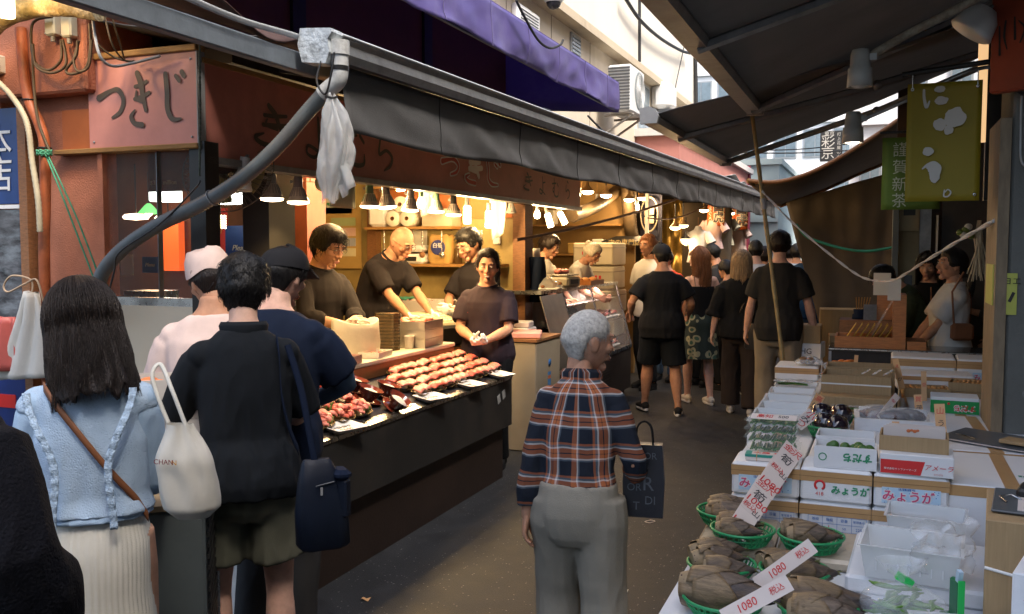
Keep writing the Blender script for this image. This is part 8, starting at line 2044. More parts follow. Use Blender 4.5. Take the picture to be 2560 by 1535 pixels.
for i,(a,c,w_,tx,lb) in enumerate((((-.30,5.05,.84),(-.26,5.12,.92),.05,'高知','orange price strip among the clear trays'),((-.34,4.62,.84),(-.27,4.66,.90),.06,'小みつ','pale price card beside the near clear tray'),((.03,4.98,.84),(.12,5.20,.93),.035,'なす','long pale price strip over the wrapped eggplants'),((.30,4.60,.80),(.285,4.66,.98),.045,'山うど','tall orange price strip behind the tomato box'),
 ((.10,4.36,.80),(.095,4.40,.93),.03,'丸','narrow orange price strip between the lime boxes'),((.23,5.30,.82),(.22,5.33,.92),.04,'賀茂','orange price strip beside the wrapped eggplants'),((.16,5.95,.86),(.12,6.10,1.02),.035,'えび','orange price strip leaning at the middle stack'),((-.12,6.50,.86),(-.11,6.51,.99),.025,'柿','narrow orange price strip in the fruit basket'),((.28,5.9,.80),(.275,5.95,.97),.03,'豆','orange price strip in front of the nut trays'),((-.30,6.5,.85),(-.24,6.55,.93),.018,'','thin pale stick beside the fruit baskets'))):
 card(lb,a,c,w_,M_STRIP if i not in (1,2) else M_STRIPW,[(ch,M_INKRD if j % 2 == 0 else M_INKB,1-(j+.6)/(len(tx)+.3),0,w_*.8,-PI/2) for j,ch in enumerate(tx)],group='price strips on the stall')
# ---------------------------------------------------------------- meat shop beyond the fish counter
M_MEAT=mat('red_meat',(.42,.045,.04),.35,.4,18,.4,60,dirt=(.6,.4,.36),damt=.6,ds=14,spec=.5); M_MEATP=mat('pink_meat',(.58,.19,.17),.35,.3,18,.4,60,dirt=(.7,.5,.45),damt=.5,ds=14)
mc=empty('meat_case',(-2.62,9.0,0),0,'glass fronted refrigerated meat case with sloping glass','display case')
MB().bb(-.62,.0,-1.25,1.35,.10,.58).build('lower_body',mat('dark_steel_case',(.055,.045,.04),.35,.2,metal=.3),mc); MB().bb(-.6,-.06,-1.22,1.3,0,.10).build('plinth',mat('dark_red_plinth',(.07,.015,.012),.5,.2),mc)
MB().bb(-.002,.012,-1.25,1.35,.56,.60).build('bumper',M_STEEL,mc)
for k_ in range(8): MB().bb(.001,.006,-.2+0,.5,.18+k_*.03,.19+k_*.03).build('grille_bar',M_BLACK,mc)
b=MB(); b.loft([[V(.0,y,.60),V(.012,y,.60),V(-.175,y,1.28),V(-.187,y,1.28)] for y in (-.62,1.33)],smooth=False); b.build('front_glass',clear_plastic('case_glass',(.45,.42,.40),.16,.03),mc)
for y in (-.62,.30,1.33): MB().tube([(.008,y,.60),(-.178,y,1.285)],.012,6).build('glass_frame',M_STEEL,mc)
b=MB(); b.loft([[V(.006,y,.62),V(.014,y,.62),V(-.17,y,1.27),V(-.18,y,1.27)] for y in (-1.26,-.64)],smooth=False); b.build('steel_panel',mat('scuffed_steel',(.48,.44,.38),.32,.2,4,.1,40,metal=.9,rvar=.15),mc)
MB().bb(-.66,-.16,-1.27,1.36,1.285,1.315).build('top',M_STEEL,mc); MB().bb(-.64,-.62,-1.25,1.34,.58,1.285).build('back',M_STEEL,mc)
MB().bb(-.60,-.10,-.62,1.32,.92,.932).build('shelf',M_STEEL,mc); MB().bb(-.60,-.18,-.62,1.32,1.13,1.138).build('shelf',M_STEEL,mc)
rm_=random.Random(9)
for sh_,z,n_,xr in ((0,.60,7,(-.5,-.12)),(1,.935,6,(-.5,-.2))):
 for k_ in range(n_):
  y=8.48+k_*1.78/n_
  t=empty('meat_tray',(-2.62-.26,y+.1,z),R(rm_.uniform(-4,4)),'%s tray of sliced meat from the near end on the %s of the case' % (ORD[k_],('floor','middle shelf')[sh_]),'meat tray',('meat trays on the case floor','meat trays on the case shelf')[sh_])
  MB().bev((0,0,.01),(.34,.22,.02),.006).build('tray',M_FOAM,t)
  for j in range(7): MB().tube([(-.14+j*.045,-.09,.035+.01*(j % 3)),(-.13+j*.045,0,.05+.012*rm_.random()),(-.14+j*.045,.09,.035)],[(.012,.024),(.018,.028),(.012,.022)],8).build('meat_slice',M_MEAT if (j+k_) % 3 else M_MEATP,t)
  if k_ % 2 == 0: MB().box((.16,.0,.06),(.004,.06,.07),ry=.2).build('price_tag',M_ALUDARK,t)
ld=bpy.data.lights.new('case_light','AREA'); ld.shape='RECTANGLE'; ld.size=.05; ld.size_y=1.8; ld.energy=5; ld.color=(1,.72,.62)
lo=bpy.data.objects.new('case_light',ld); COL.objects.link(lo); lo.parent=mc; lo.location=(-.25,.35,1.27)
fz=empty('chest_cabinet',(-2.86,7.42,0),0,'cream side cabinet with blue stickers beside the smiling man','cabinet')
MB().bev((0,0,.46),(.52,.62,.92),.01).build('body',mat('cream_cabinet',(.30,.25,.18),.5,.1,3,dirt=(.28,.18,.1),damt=.3),fz); MB().bb(-.27,.27,-.32,.32,.922,.945).build('top',M_WOOD,fz)
MB().lathe([(.001,.002),(.032,.002),(.032,0)],(.263,.02,.72),18,M=Matrix.Rotation(R(90),3,'Y')).build('round_sticker',M_INKBL,fz); MB().bb(.2605,.2615,-.02,.06,.50,.64).build('sticker',mat('blue_sticker',(.05,.2,.45),.4,.3,20),fz); MB().bb(.2617,.2622,-.015,.055,.58,.61).build('sticker_band',mat('orange_band',(.5,.15,.05),.5,0),fz)
for i,(x,y,w_,h_,m_,lb) in enumerate(((-2.90,7.55,.20,.06,M_FOAM,'white plastic box lowest on the cream cabinet'),(-2.90,7.55,.18,.05,M_STYRO,'white plastic box in the middle on the cream cabinet'),(-2.76,7.30,.26,.05,mat('pink_tray',(.6,.3,.27),.5,.05),'pink tray on the cream cabinet'))):
 o=MB(); o.bev((0,0,h_/2),(w_,w_*1.2,h_),.008); tag(o.build('food_container',m_,None,(x,y,.946+(.062 if i == 1 else 0)),R(i*9)),lb,'container')
bk=empty('plastic_bucket',(-2.98,7.24,.946),0,'cream round tub with white lid on the cabinet','tub'); MB().lathe([(.001,0),(.085,0),(.10,.16),(.001,.16)],(0,0,0),22).build('tub',mat('cream_tub',(.6,.48,.3),.5,.08),bk); MB().lathe([(.105,.155),(.108,.18),(.001,.185)],(0,0,0),22).build('lid',M_WHITE,bk)
ch=empty('meat_platter',(-2.92,8.15,1.317),R(10),'white platter of browned chopped meat under film on the steel panel','platter'); MB().bev((0,0,.008),(.34,.30,.016),.006).build('platter',M_FOAM,ch)
for k_ in range(60): MB().ell((rm_.gauss(0,.07),rm_.gauss(0,.06),.02+abs(rm_.gauss(0,.03))),(.022,.018,.015),7,5).build('meat_lump',mat('browned_meat',(.22,.08,.025),.5,.4,20),ch)
MB().loft([[V(.19*k_*math.cos(a)*(1+.1*math.sin(a*5)),.16*k_*math.sin(a),z) for a in [2*PI*j/20 for j in range(20)]] for z,k_ in ((.0,1),(.05,.9),(.10,.55),(.14,.2))],cap=False).build('film',clear_plastic('crinkled_film',(.85,.85,.82),.35,.1,.6,40),ch)
ws_=empty('weighing_scale',(-2.92,8.72,1.317),R(85),'cream weighing scale carrying a pack of meat on the case','scale'); MB().bev((0,0,.05),(.32,.28,.10),.02).build('body',mat('cream_scale',(.6,.54,.42),.4,.06),ws_); MB().bev((0,0,.118),(.30,.26,.015),.006).build('pan',M_STEEL,ws_); MB().bb(-.1,.1,-.143,-.141,.03,.075).build('display',M_BLACK,ws_)
for k_ in range(6): MB().ell((rm_.uniform(-.06,.06),rm_.uniform(-.05,.05),.15),(.05,.04,.03),8,6).build('meat_pack',M_MEATP,ws_)
fb_=open_tray('food_tray','orange tray of cutlets at the far end of the case top','tray',(-2.90,9.35,1.317),0,(.34,.5,.05),.006,M_WOODORANGE); lumps(fb_,'cutlet',mat('cutlet',(.45,.2,.06),.6,.3),8,.1,.18,.03,.05,rm_)
for i,(y,h_,lb) in enumerate(((9.72,.16,'black flask on the far end of the case'),(9.86,.12,'dark round tin on the far end of the case'))): bottle(lb,(-3.02,y,1.317),M_BLACK,M_ALUDARK,h_=h_*1.6,r_=.055)
M_FOAMW=mat('warm_foam_box',(.62,.55,.40),.6,.08,4,dirt=(.4,.3,.15),damt=.3)
for i in range(4):
 t=empty('foam_box',(-3.20,11.05,.62+i*.29),R((3,-4,2,0)[i]),('bottom cream foam box of the tall stack behind the case','second cream foam box of the tall stack behind the case','third cream foam box with red marks of the tall stack','top cream foam box of the tall stack behind the case')[i],'box','tall stack of cream foam boxes')
 MB().bev((0,0,.14),(.50,.62,.275),.015).build('body',M_FOAMW,t); MB().bb(-.255,.255,-.315,.315,.21,.22).build('lid_line',MATS['cream_cabinet'],t)
 if i in (2,3):
  for k_ in range(5): MB().bev((-.12+k_*.05,-.3125,.15),(.03,.003,.04),.001).build('red_mark',M_INKRD,t)
tag(MB().bb(-3.5,-2.95,10.7,11.4,0,.615).build('box_plinth',M_WOOD),'wooden plinth under the tall stack of foam boxes','plinth')
def duct(label,pts,r_,m):
 P=smooth_path(pts,14); tag(MB().tube(P,[r_*(1+.10*(i % 2)) for i in range(len(P))],14).build('exhaust_duct',m),label,'duct')
M_DUCT=mat('brown_flex_duct',(.13,.09,.05),.5,.25,8,metal=.3)
duct('vertical ribbed exhaust duct dropping behind the meat case',[(-3.100,11.976,2.655),(-3.100,12.029,2.341),(-3.100,12.146,2.025),(-3.100,12.260,1.865)],.085,M_DUCT); duct('slanting ribbed exhaust duct under the awning',[(-3.300,10.226,2.073),(-3.300,11.206,2.230),(-3.300,12.259,2.491),(-3.300,13.502,2.771)],.075,M_DUCT)
hd=empty('exhaust_hood',(-3.100,12.218,1.811),0,'dark hood with pale lettering below the vertical duct','hood'); MB().loft([[V(k_*.32*sx,k_*.34*sy,z) for sx,sy in ((-1,-1),(1,-1),(1,1),(-1,1))] for z,k_ in ((-.06,1),(-.02,1),(.05,.5))],smooth=False).build('hood',M_BLACK,hd); text('lettering','肉の専門店',MATS['cream_ink'],hd,(0,-.345,-.04),size=.09)
nr=empty('shop_curtain',(-2.950,12.794,2.152),R(-50),'navy shop curtain with a white ringed emblem','curtain')
MB().sheet(lambda u,v: V(-.36+.72*u,.03*math.sin(u*11),.52-1.05*v),24,8,.006).build('cloth',mat('navy_curtain',(.018,.02,.04),.8,.15),nr); M_CRM=mat('cream_emblem',(.42,.36,.26),.8,.05)
b=MB(); b.tube([(.26*math.cos(a),-.045,.02+.24*math.sin(a)) for a in [2*PI*j/40 for j in range(41)]],.016,6,flat=.4); b.build('ring',M_CRM,nr)
for x,z in ((-.08,.06),(-.08,-.06),(.08,.06),(.08,-.06)): MB().bev((x,-.045,z),(.13,.012,.10),.03).build('emblem_bale',M_CRM,nr)
tag(MB().tube([(-2.950,12.072,2.605),(-2.950,13.416,2.696)],.012,6).build('curtain_rod',M_WOOD),'rod carrying the navy shop curtain','rod'); tag(MB().bb(-2.74,-2.70,11.5,11.54,0,2.45).build('white_post',M_WHITE),'thin white post at the edge of the navy curtain','post')
pw=empty('pinboard',(-5.35,10.2,1.9),R(-90),'pale blue glass pane with calendar behind the meat shop women','board'); MB().bb(-1.3,1.3,-.02,0,-.4,.45).build('pane',mat('blue_pane',(.16,.26,.32),.3,.3,2),pw)
for x,w_,h_ in ((-.75,.42,.5),(-.2,.3,.4),(.35,.35,.3),(.85,.3,.45)): MB().bb(x-w_/2,x+w_/2,-.03,-.021,-h_/2,h_/2).build('paper',M_PAPER,pw)
for i in range(6):
 for j in range(4): MB().bb(-.92+i*.06,-.89+i*.06,-.033,-.0305,-.15+j*.07,-.12+j*.07).build('date_mark',M_INKBL if i else M_INKRD,pw)
sp_=empty('apron_hanger',(-3.02,8.18,1.70),0,'white apron hanging on the post before the meat shop','apron'); MB().sheet(lambda u,v: V((u-.5)*(.10+.12*v),.04*math.sin(u*8),-.75*v),12,12,.012).build('cloth',C_WHITE,sp_)
jk=empty('hanging_jacket',(-3.0,8.10,1.62),R(20),'dark denim jacket hanging on the post behind the smiling man','jacket'); MB().sheet(lambda u,v: V((u-.5)*(.20+.10*v),-.05-.06*math.sin(u*PI)+.02*math.sin(u*13+v*4),-.42*v),16,10,.03).build('cloth',C_NAVY,jk)
mb2=empty('meat_shop_wall',(-4.0,12.2,0),0,'brown dividing wall with shelves at the far side of the meat shop','wall'); MB().bb(-1.4,.95,0,.08,0,2.7).build('wall',mat('mustard_wall',(.28,.17,.06),.7,.2,3),mb2)
for z in (1.2,1.6,2.0): MB().bb(-1.3,.8,-.28,-.005,z,z+.025).build('shelf',M_WOODTRIM,mb2)
for k_ in range(16):
 o=MB(); s_=rm_.uniform(.10,.2); o.bev((0,0,s_/2),(rm_.uniform(.10,.2),.18,s_),.01); tag(o.build('shelf_box',(M_CARD,M_FOAMW,M_KRAFT,M_PAPER)[k_ % 4],None,(-5.2+(k_ % 6)*.34,12.05,(1.226,1.626,2.026)[k_ // 6])),'%s small carton from the left on the %s shelf of the meat shop wall' % (ORD[k_ % 6],('lowest','middle','top')[k_ // 6]),'box','cartons on the meat shop shelves')
M_DOME=mat('brass_dome',(.35,.22,.1),.4,.15,metal=.6)
for i,(p,e,lb) in enumerate((((-3.020,9.921,2.335),16,'dome bulb first of the row along the meat shop'),((-3.020,10.673,2.336),16,'dome bulb second of the row along the meat shop'),((-3.020,11.780,2.338),12,'dome bulb third of the row along the meat shop'),((-3.020,12.506,2.395),16,'dome bulb fourth of the row along the meat shop'),((-3.020,13.424,2.424),16,'dome bulb fifth of the row along the meat shop'),((-2.450,11.962,1.973),4,'low bulb left of the pair over the crowd'),((-2.450,12.492,2.011),0,'low bulb right of the pair over the crowd'),((-2.450,12.673,1.824),3,'lowest bulb in a black shade over the crowd'),((-2.400,13.801,2.266),2,'far bulb beside the orange banners'),((-2.350,16.148,2.307),1.5,'far bulb between the orange banners'))):
 t=empty('dome_lamp',p,0,lb,'lamp','bulbs along the meat shop'); MB().lathe([(.012,.11),(.02,.06),(.06,.02),(.072,0)],(0,0,0),18).build('shade',M_DOME if i != 7 else M_BLACK,t); MB().lathe([(.070,0),(.062,-.022),(.035,-.034),(.001,-.038)],(0,0,0),18).build('bulb',GLOW_W,t); MB().tube([(0,0,.10),(0,0,.30)],.008,6).build('stem',M_BLACK,t)
 if e: add_light(t,(0,0,-.08),e,None,(1,.66,.32),.04)
for i,(a,c,d_) in enumerate(((((-2.700,6.907,1.766)),((-2.300,13.202,2.552)),.06),(((-2.400,10.212,2.039)),((-2.200,13.635,2.459)),.12))): tag(MB().tube(sag(a,c,d_),.014 if i == 0 else .008,7).build('drooping_cable',M_WOOD),('thick brown cable slanting across the meat shop front','thin dark cable sagging towards the orange banners')[i],'cable')
for i,(p,lb) in enumerate((((-2.250,13.964,2.252),'nearer orange vertical banner with black characters'),((-2.250,16.355,2.292),'further orange vertical banner with black characters'))):
 t=empty('banner',p,R(-14),lb,'banner'); s_=1.0+.25*i
 MB().sheet(lambda u,v: V((-.14+.28*u)*s_,.012*math.sin(v*4),(.20-.42*v)*s_),8,8,.004).build('cloth',mat('burnt_orange_cloth',(.42,.085,.012),.7,.1),t)
 for ch_,z in (('国',.06),('虎',-.10)): text('lettering',ch_,mat('cream_outline',(.62,.5,.35),.7,0),t,(.05*s_,-.016,z*s_),size=.17*s_,bold=.014,depth=.001); text('lettering',ch_,M_BLACK,t,(.05*s_,-.020,z*s_),size=.17*s_,bold=.004,depth=.001)
 text('lettering','まぐろ',MATS['cream_outline'],t,(-.085*s_,-.018,-.04*s_),size=.08*s_,vertical=True)
M_SHIRTS=[C_WHITE,cloth('pink_shirt',(.6,.42,.40)),cloth('pale_yellow_shirt',(.55,.5,.36)),C_PINK]
for i,(p,lb) in enumerate((((-2.300,12.786,1.785),'white shirt on a hanging torso lowest over the crowd'),((-2.300,14.040,1.974),'pink shirt on a hanging torso under the near banner'),((-2.300,15.173,2.027),'pale yellow shirt hanging between the banners'),((-2.300,16.711,1.916),'pink dress on a hanging torso under the far banner'))):
 t=empty('hanging_shirt',p,R(-20),lb,'shirt'); b=MB()
 b.loft([[V(rx*math.cos(a),ry*math.sin(a),z) for a in [2*PI*j/18 for j in range(18)]] for z,rx,ry in ((-.28 if i != 3 else -.5,.17 if i != 3 else .25,.09),(-.12,.13,.08),(.05,.15,.09),(.14,.14,.07),(.17,.06,.05),(.22,.035,.035))]); b.tube([(-.13,0,.12),(-.22,0,-.02)],[.055,.065],10); b.tube([(.13,0,.12),(.22,0,-.02)],[.055,.065],10)
 b.build('cloth',M_SHIRTS[i],t); MB().tube([(0,0,.2),(0,0,.34)],.006,6).build('hanger',M_WOOD,t)
gs=empty('gold_fabric',(-2.9,13.2,1.9),0,'crinkled gold sheet hanging behind the clothes','sheet'); MB().sheet(lambda u,v: V(-.3+.6*u,.05*noise.noise(Vector((u*7,v*5,1))),.5-1.1*v),20,16,.006).build('sheet',M_GOLD,gs)
bw=empty('dark_canvas_wall',(-2.3,14.2,0),0,'brown canvas wall closing the clothes stall','canvas'); MB().sheet(lambda u,v: V(-.9+1.1*u,.4*u+.05*math.sin(u*11),2.4-2.4*v),20,8,.006).build('canvas',M_TAN,bw)
# ---------------------------------------------------------------- behind the stall: cardboard stacks and tea shop goods
kx=[(-.60,8.75,.34,.30,.26,0),(-.60,8.75,.36,.32,.24,0),(-.60,8.74,.33,.3,.20,1),(-.60,8.75,.34,.3,.14,3),(-.60,8.75,.3,.28,.16,0),(-.22,8.95,.34,.36,.30,1),(-.22,8.95,.32,.34,.28,2),(-.22,8.95,.34,.34,.22,2),(-.24,8.95,.30,.3,.10,0)]
zc={}; KL=['brown carton at the foot of the left stack behind the tall man','brown carton second in the left stack behind the tall man','white carton third in the left stack behind the tall man','printed white carton fourth in the left stack behind the tall man','brown carton on top of the left stack behind the tall man','white carton at the foot of the right stack by the tarpaulin','white carton second in the right stack by the tarpaulin','white carton with green print in the right stack','flat brown tray on top of the right stack']
for i,(x,y,w_,d_,h_,k_) in enumerate(kx):
 z=zc.get(x if x>-.5 else -.6,0); z=z if i not in (0,5) else 0
 key=-.6 if x<-.5 else -.22; z=zc.get(key,0)
 t=carton(KL[i],(x,y,z+.001),(w_,d_,h_),R((i*37) % 11-5),(M_CARD,M_CARDW,M_CARDW,M_STYRO)[k_],tape=k_ == 0); zc[key]=z+h_+.002
 if i == 7: text('lettering','みかん',M_INKG,t,(.02,-d_/2-.002,.08),size=.07)
 if i == 3: text('lettering','THG',M_INKB,t,(.02,-d_/2-.002,.07),size=.07)
t=carton('open brown carton of dark seeds behind the tall man',(-.30,9.35,.001),(.4,.34,1.12),R(4),M_CARD,tape=False)
for i,(x,y,z,s_,lb) in enumerate(((-.42,9.6,1.02,.34,'brown carton before the tarpaulin at the left'),(-.05,9.75,1.05,.36,'brown carton before the tarpaulin in the middle'),(.12,9.55,1.30,.30,'upper brown carton before the tarpaulin at the right'))):
 carton(lb,(x,y,0.001),(s_,.3,z-.2+.2*(i % 2)),R(i*8-6),M_CARD,tape=i == 1)
dw=empty('wooden_display',(.02,7.46,.958),R(0),'orange wood tray display with upright board and yellow envelopes','display')
for x0,x1,y0,y1,z1 in ((-.30,.10,-.17,-.155,.085),(-.30,.10,.155,.17,.085),(-.30,-.285,-.155,.155,.085),(-.285,.10,-.155,.155,.012)): MB().bb(x0,x1,y0,y1,0,z1).build('tray_board',M_WOODORANGE,dw)
MB().bb(.10,.19,-.17,.17,0,.40).build('upright_board',M_WOODORANGE,dw); MB().bb(.20,.33,-.17,.17,0,.06).build('side_tray',M_WOODORANGE,dw); MB().bb(.06,.15,-.18,-.173,.36,.52).build('white_card',M_PAPER,dw)
for k_ in range(7): MB().box((-.20+k_*.045,-.02+.004*k_,.10),(.004,.20,.17),ry=R(32)).build('envelope',mat('yellow_envelope',(.60,.36,.03),.5,.08),dw)
MB().box((.03,.04,.22),(.004,.26,.30),ry=R(28)).build('clear_panel',M_FILM,dw)
d2=empty('wooden_display',(-.02,8.05,.0),0,'dark wood display stand with cards behind the yellow envelopes','display'); MB().bb(-.25,.22,-.15,.15,.0,1.12).build('stand',M_WOOD,d2); MB().bb(.03,.15,-.02,.02,1.12,1.42).build('post_board',M_WOODORANGE,d2); MB().bb(.0,.13,-.03,-.022,1.32,1.50).build('notice',M_PAPER,d2)
MB().box((-.02,-.05,1.18),(.10,.006,.14),rx=-.5).build('photo_card',M_ALU,d2)
for k_ in range(6): MB().tube([(-.12+.012*k_,0,1.13),(-.13+.022*k_,0,1.30)],.005,5).build('whisk',M_WOODTRIM,d2)
MB().lathe([(.001,1.12),(.06,1.12),(.055,1.16),(.045,1.165),(.05,1.2),(.001,1.2)],(-.10,0,0),14).build('ink_pot',C_NAVY,d2)
gp_=empty('goods_basket',(.14,8.42,0),0,'stand with yellow packets and red print beside the olive jacket','goods'); MB().bb(-.1,.2,-.1,.1,0,1.06).build('stand',M_WHITE,gp_); MB().bb(-.1,.2,-.108,-.102,.96,1.06).build('red_print',M_INKRD,gp_)
for k_ in range(6): MB().box((-.06+k_*.045,0,1.13),(.035,.1,.14),ry=.15).build('packet',mat('yellow_envelope',(.60,.36,.03),.5,.08),gp_)
df=empty('dried_flowers',(0.607,6.600,1.778),0,'bunch of dried pale flowers hanging by the pillar','flowers'); M_DRY=mat('dried_straw',(.48,.42,.30),.8,.2)
for k_ in range(26): MB().tube([(rm_.uniform(-.01,.01),rm_.uniform(-.01,.01),.10),(rm_.gauss(0,.012),rm_.gauss(0,.012),-.02),(rm_.gauss(.01,.035),rm_.gauss(0,.03),-.24-rm_.uniform(0,.06))],[.004,.006,.003],5).build('straw',M_DRY,df)
for k_ in range(5): MB().ell((-.05-.015*k_,-.02,.02+rm_.uniform(-.03,.04)),(.025,.02,.022),8,6).build('flower',M_PAPER if k_ % 2 else M_LEAF,df)
mo=empty('mortar',(1.02,8.72,1.012),0,'white ceramic mortar with pestle on the tea shop cabinet','mortar'); MB().lathe([(.001,0),(.045,0),(.05,.02),(.075,.10),(.068,.10),(.04,.03),(.001,.03)],(0,0,0),18).build('bowl',M_WHITE,mo); MB().tube([(0,0,.06),(.09,0,.15)],[.018,.022],10).build('pestle',M_WHITE,mo)
ph_=MB(); ph_.bev((0,0,0),(.15,.012,.075),.004); tag(ph_.build('phone',M_BLACK,None,(0.652,8.250,1.499),R(10)),'black phone held up beside the pillar','phone')
rb2=empty('sun_blocking_building',(2.6,4,0),0,'plain grey building added out of view behind the right hand awnings to block sun','building'); MB().bb(-.2,6,-26,5,0,9.6).build('wall',M_CONC,rb2); MB().bb(-.2,6,5.002,20,0,9.2).build('wall',M_CREAM,rb2)  # tall walls added mostly out of view to keep sun off the street
# ---------------------------------------------------------------- carried bags
tt=empty('tote_bag',(-1.735,1.95,1.10),R(30),'off white canvas tote bag on the long haired woman\'s shoulder','bag')
def totef(u,v):
 a=2*PI*u; k_=.52+.48*sstep(v,0,.45); 
 rx=.098*k_+.022*math.sin(v*3.0); ry=.066*(k_**1.2)
 if v>.9: rx *= 1-(v-.9)*3.5; ry *= 1-(v-.9)*3.5
 w_=noise.noise(Vector((math.cos(a)*2.2,math.sin(a)*2.2,v*3)))*.012
 return V((rx+w_)*math.cos(a)+.045*v,(ry+w_)*math.sin(a),.20-.40*v)
b=MB(); b.grid(totef,40,30); b.build('bag',mat('tote_canvas',(.64,.61,.53),.8,.08,5,.12,300,dirt=(.5,.44,.32),damt=.25),tt); tt.scale=(.66,.66,.64)
MB().tube(smooth_path([(-.05,.03,.20),(-.09,.05,.30),(-.12,.08,.40),(-.09,.10,.44),(-.03,.02,.34),(.03,-.02,.19)],8),(.009),6,flat=.4).build('strap',MATS['tote_canvas'],tt)
text('lettering','CHAN',mat('maroon_print',(.20,.03,.03),.6,0),tt,(-.050,-.072,.055),rz=R(-18),size=.03,depth=.0005); text('lettering','N',mat('orange_print2',(.6,.3,.03),.6,0),tt,(-.008,-.080,.052),rz=R(-5),size=.03,depth=.0005)
nb_=empty('shoulder_bag',(-1.665,2.51,.89),R(48),'navy nylon shoulder bag on the man in black shirt','bag'); nb_.scale=(.86,.86,.86); M_NYL=mat('navy_nylon',(.005,.009,.020),.5,.2,5,.1,300,spec=.3)
MB().loft([[V(rx*math.copysign(abs(math.cos(a))**.6,math.cos(a))+dx,ry*math.copysign(abs(math.sin(a))**.6,math.sin(a))+.004*math.sin(a*7+z*30),z) for a in [2*PI*j/28 for j in range(28)]] for z,rx,ry,dx in ((-.19,.085,.05,.01),(-.175,.10,.06,.01),(-.05,.098,.062,.005),(.06,.082,.05,0),(.13,.06,.03,-.01),(.15,.05,.012,-.012))]).build('bag',M_NYL,nb_)
MB().bev((.08,-.02,.0),(.05,.09,.17),.02).build('side_pocket',M_NYL,nb_); MB().bev((.075,-.02,.09),(.065,.10,.04),.015).build('pocket_flap',C_NAVY,nb_)
MB().tube([(-.03,-.058,.06),(.04,-.056,.07)],.003,5).build('zip',M_ALUDARK,nb_); MB().box((-.01,-.062,.04),(.008,.004,.03)).build('zip_pull',M_GREYP,nb_)
MB().tube(smooth_path([(-.02,-.01,.14),(-.035,.0,.24),(-.06,.03,.42),(-.10,.06,.58)],8),.013,6,flat=.25).build('strap',C_NAVY,nb_)
ob_=empty('shopping_bag',(-.765,3.23,.86),R(10),'black shopping bag with grey letters held by the old man','bag'); ob_.scale=(.82,.82,.85)
b=MB(); b.loft([[V(sx*(.085+e),sy*(.035+e*.3),z) for sx,sy in ((-1,-1),(1,-1),(1,1),(-1,1))] for z,e in ((-.15,0),(0,.006),(.16,-.006))],smooth=False); b.build('bag',mat('black_glossy_paper',(.014,.015,.02),.4,.2,8),ob_)
M_LETT=mat('grey_print',(.075,.085,.10),.5,.3,20)
for s_,x,z,sz in (('D',-.055,.11,.06),('FOR',.02,.115,.04),('O',-.005,.065,.07),('R',.02,-.005,.085),('OR',-.04,-.02,.045),('DI',.03,-.075,.05),('T',-.03,-.10,.05)): text('lettering',s_,M_LETT,ob_,(x,-.044,z),size=sz,depth=.0003)
for y in (-.03,.03): MB().tube(smooth_path([(-.04,y,.15),(-.03,y*.5,.23),(.0,0,.255),(.03,y*.5,.23),(.04,y,.15)],6),.004,6).build('handle',C_BLACK,ob_)
lp_=empty('leopard_bag',(-1.385,1.06,.95),R(40),'leopard print bag at the bottom left corner','bag'); MB().loft([[V(rx*math.copysign(abs(math.cos(a))**.6,math.cos(a)),.05*math.copysign(abs(math.sin(a))**.6,math.sin(a)),z) for a in [2*PI*j/24 for j in range(24)]] for z,rx in ((-.22,.10),(-.2,.12),(.05,.12),(.10,.11),(.105,.10))]).build('bag',C_LEOP,lp_); MB().tube([(-.10,-.05,.10),(.10,-.05,.10)],.008,8).build('zip',M_STEEL,lp_); MB().tube([(.025*math.cos(a),-.03,.15+.03*math.sin(a)) for a in [2*PI*j/16 for j in range(17)]],.005,6).build('ring',M_STEEL,lp_)
hb2=empty('handbag',(-1.014,9.132,0.852),R(0),'black leather handbag on the blond woman\'s arm','bag'); MB().loft([[V(.17*k_*math.copysign(abs(math.cos(a))**.6,math.cos(a)),.07*math.copysign(abs(math.sin(a))**.7,math.sin(a)),z) for a in [2*PI*j/22 for j in range(22)]] for z,k_ in ((-.13,.9),(-.11,1),(.08,.9),(.12,.75))]).build('bag',mat('black_leather',(.02,.02,.022),.3,.2,8),hb2); MB().tube(smooth_path([(-.1,0,.1),(-.06,0,.4),(-.02,0,.5),(.04,0,.4),(.1,0,.1)],6),.01,6).build('strap',C_BLACK,hb2)
lb3=empty('handbag',(0.608,7.634,1.073),R(15),'small tan leather bag hanging by the woman in white shirt','bag'); MB().bev((0,0,0),(.16,.07,.13),.02).build('bag',MATS['tan_leather'],lb3); MB().tube([(-.06,0,.06),(-.08,0,.3),(.0,0,.45)],.008,6).build('strap',MATS['tan_leather'],lb3)
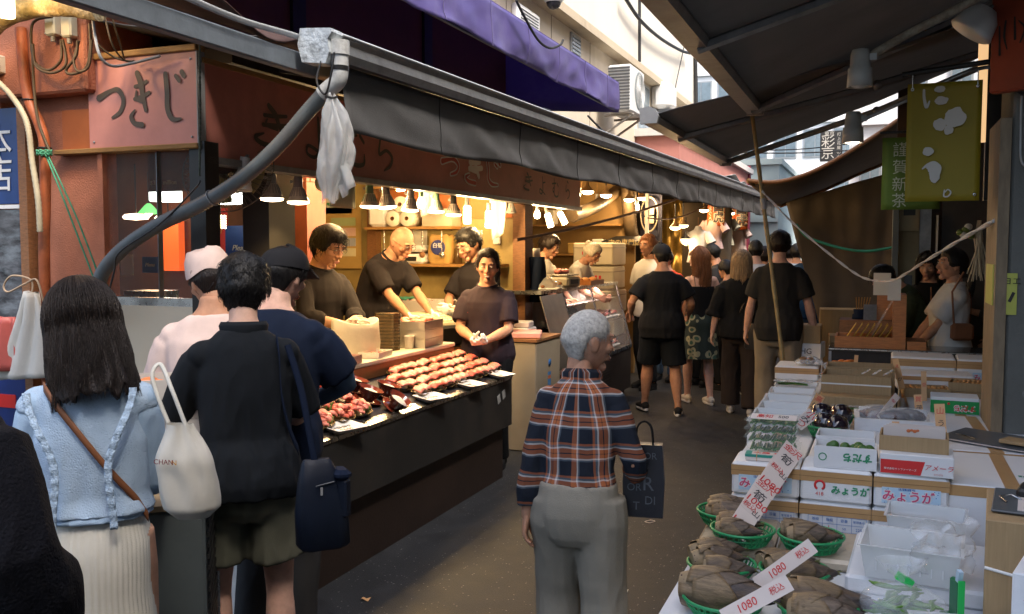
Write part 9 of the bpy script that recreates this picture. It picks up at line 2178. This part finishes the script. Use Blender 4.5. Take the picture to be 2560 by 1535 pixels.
# ---------------------------------------------------------------- clutter on the shop shelves and small litter
MB().bb(-4.5,-3.15,7.66,7.88,2.26,2.28).build('shelf',M_WOODTRIM,shop)
cl=random.Random(12); CM=[M_CARD,M_FOAM,M_KRAFT,mat('brown_jar',(.12,.05,.02),.2,.1),mat('red_tin',(.35,.04,.02),.4,.1),mat('teal_tin',(.04,.16,.14),.4,.1),M_WOODTRIM]
for k_ in range(14):
 x=-4.42+(k_ % 7)*.19; z=2.281 if k_<7 else 1.001
 if k_ >= 7: x=-4.15+(k_ % 7)*.11
 h_=cl.uniform(.10,.2); t=empty('jar' if k_ % 2 else 'small_box',(x,7.74 if k_<7 else 7.52,z),cl.uniform(-.3,.3),'%s %s from the left on the %s of the fish shop' % (ORD[k_ % 7],'jar' if k_ % 2 else 'small box','highest shelf' if k_<7 else 'back cabinet'),'jar' if k_ % 2 else 'box')
 if k_ % 2: MB().lathe([(.001,0),(.045,0),(.048,h_*.8),(.03,h_*.9),(.001,h_*.9)],(0,0,0),14).build('body',CM[k_ % 7],t); MB().lathe([(.034,h_*.88),(.034,h_),(.001,h_)],(0,0,0),12).build('lid',M_BLACK,t)
 else: MB().bev((0,0,h_/2),(.13 if k_<7 else .09,.12,h_),.006).build('body',CM[k_ % 7],t); MB().bb(-.03,.03,-.062,-.0605,h_*.3,h_*.7).build('label_patch',M_PAPER,t)
for k_ in range(6):
 t=empty('ladle',(-4.3+k_*.2,7.60,1.86),0,'hanging kitchen tool, %s from the left under the shelf' % ORD[k_],'tool'); MB().tube([(0,0,0),(0,0,-.20)],.005,6).build('handle',M_STEEL,t); MB().ell((0,0,-.22),(.03,.02,.03),10,6).build('head',M_STEEL if k_ % 2 else M_WOOD,t)
for k_,(p,lb) in enumerate((((-1.273,5.548,0.000),'loop of pale string on the asphalt behind the old man'),((-2.261,3.789,0.000),'yellow leaf scrap on the asphalt near the counter'),((-1.126,4.350,-0.000),'scrap of white paper on the asphalt near the stall'))):
 b=MB()
 if k_ == 0: b.tube([(p[0]+.025*math.cos(a)*(1+.4*math.sin(a*2)),p[1]+.03*math.sin(a),.004) for a in [j*.45 for j in range(15)]],.002,4)
 else: b.sheet(lambda u,v: V(p[0]+.04*(u-.5),p[1]+.03*(v-.5),.006+.004*math.sin(u*5+v*3)),5,4,.001)
 tag(b.build('litter',(M_STRIPW,M_STRIP,M_PAPER,M_CARD)[k_]),lb,'litter')
bpy.data.scenes.remove(SCR)
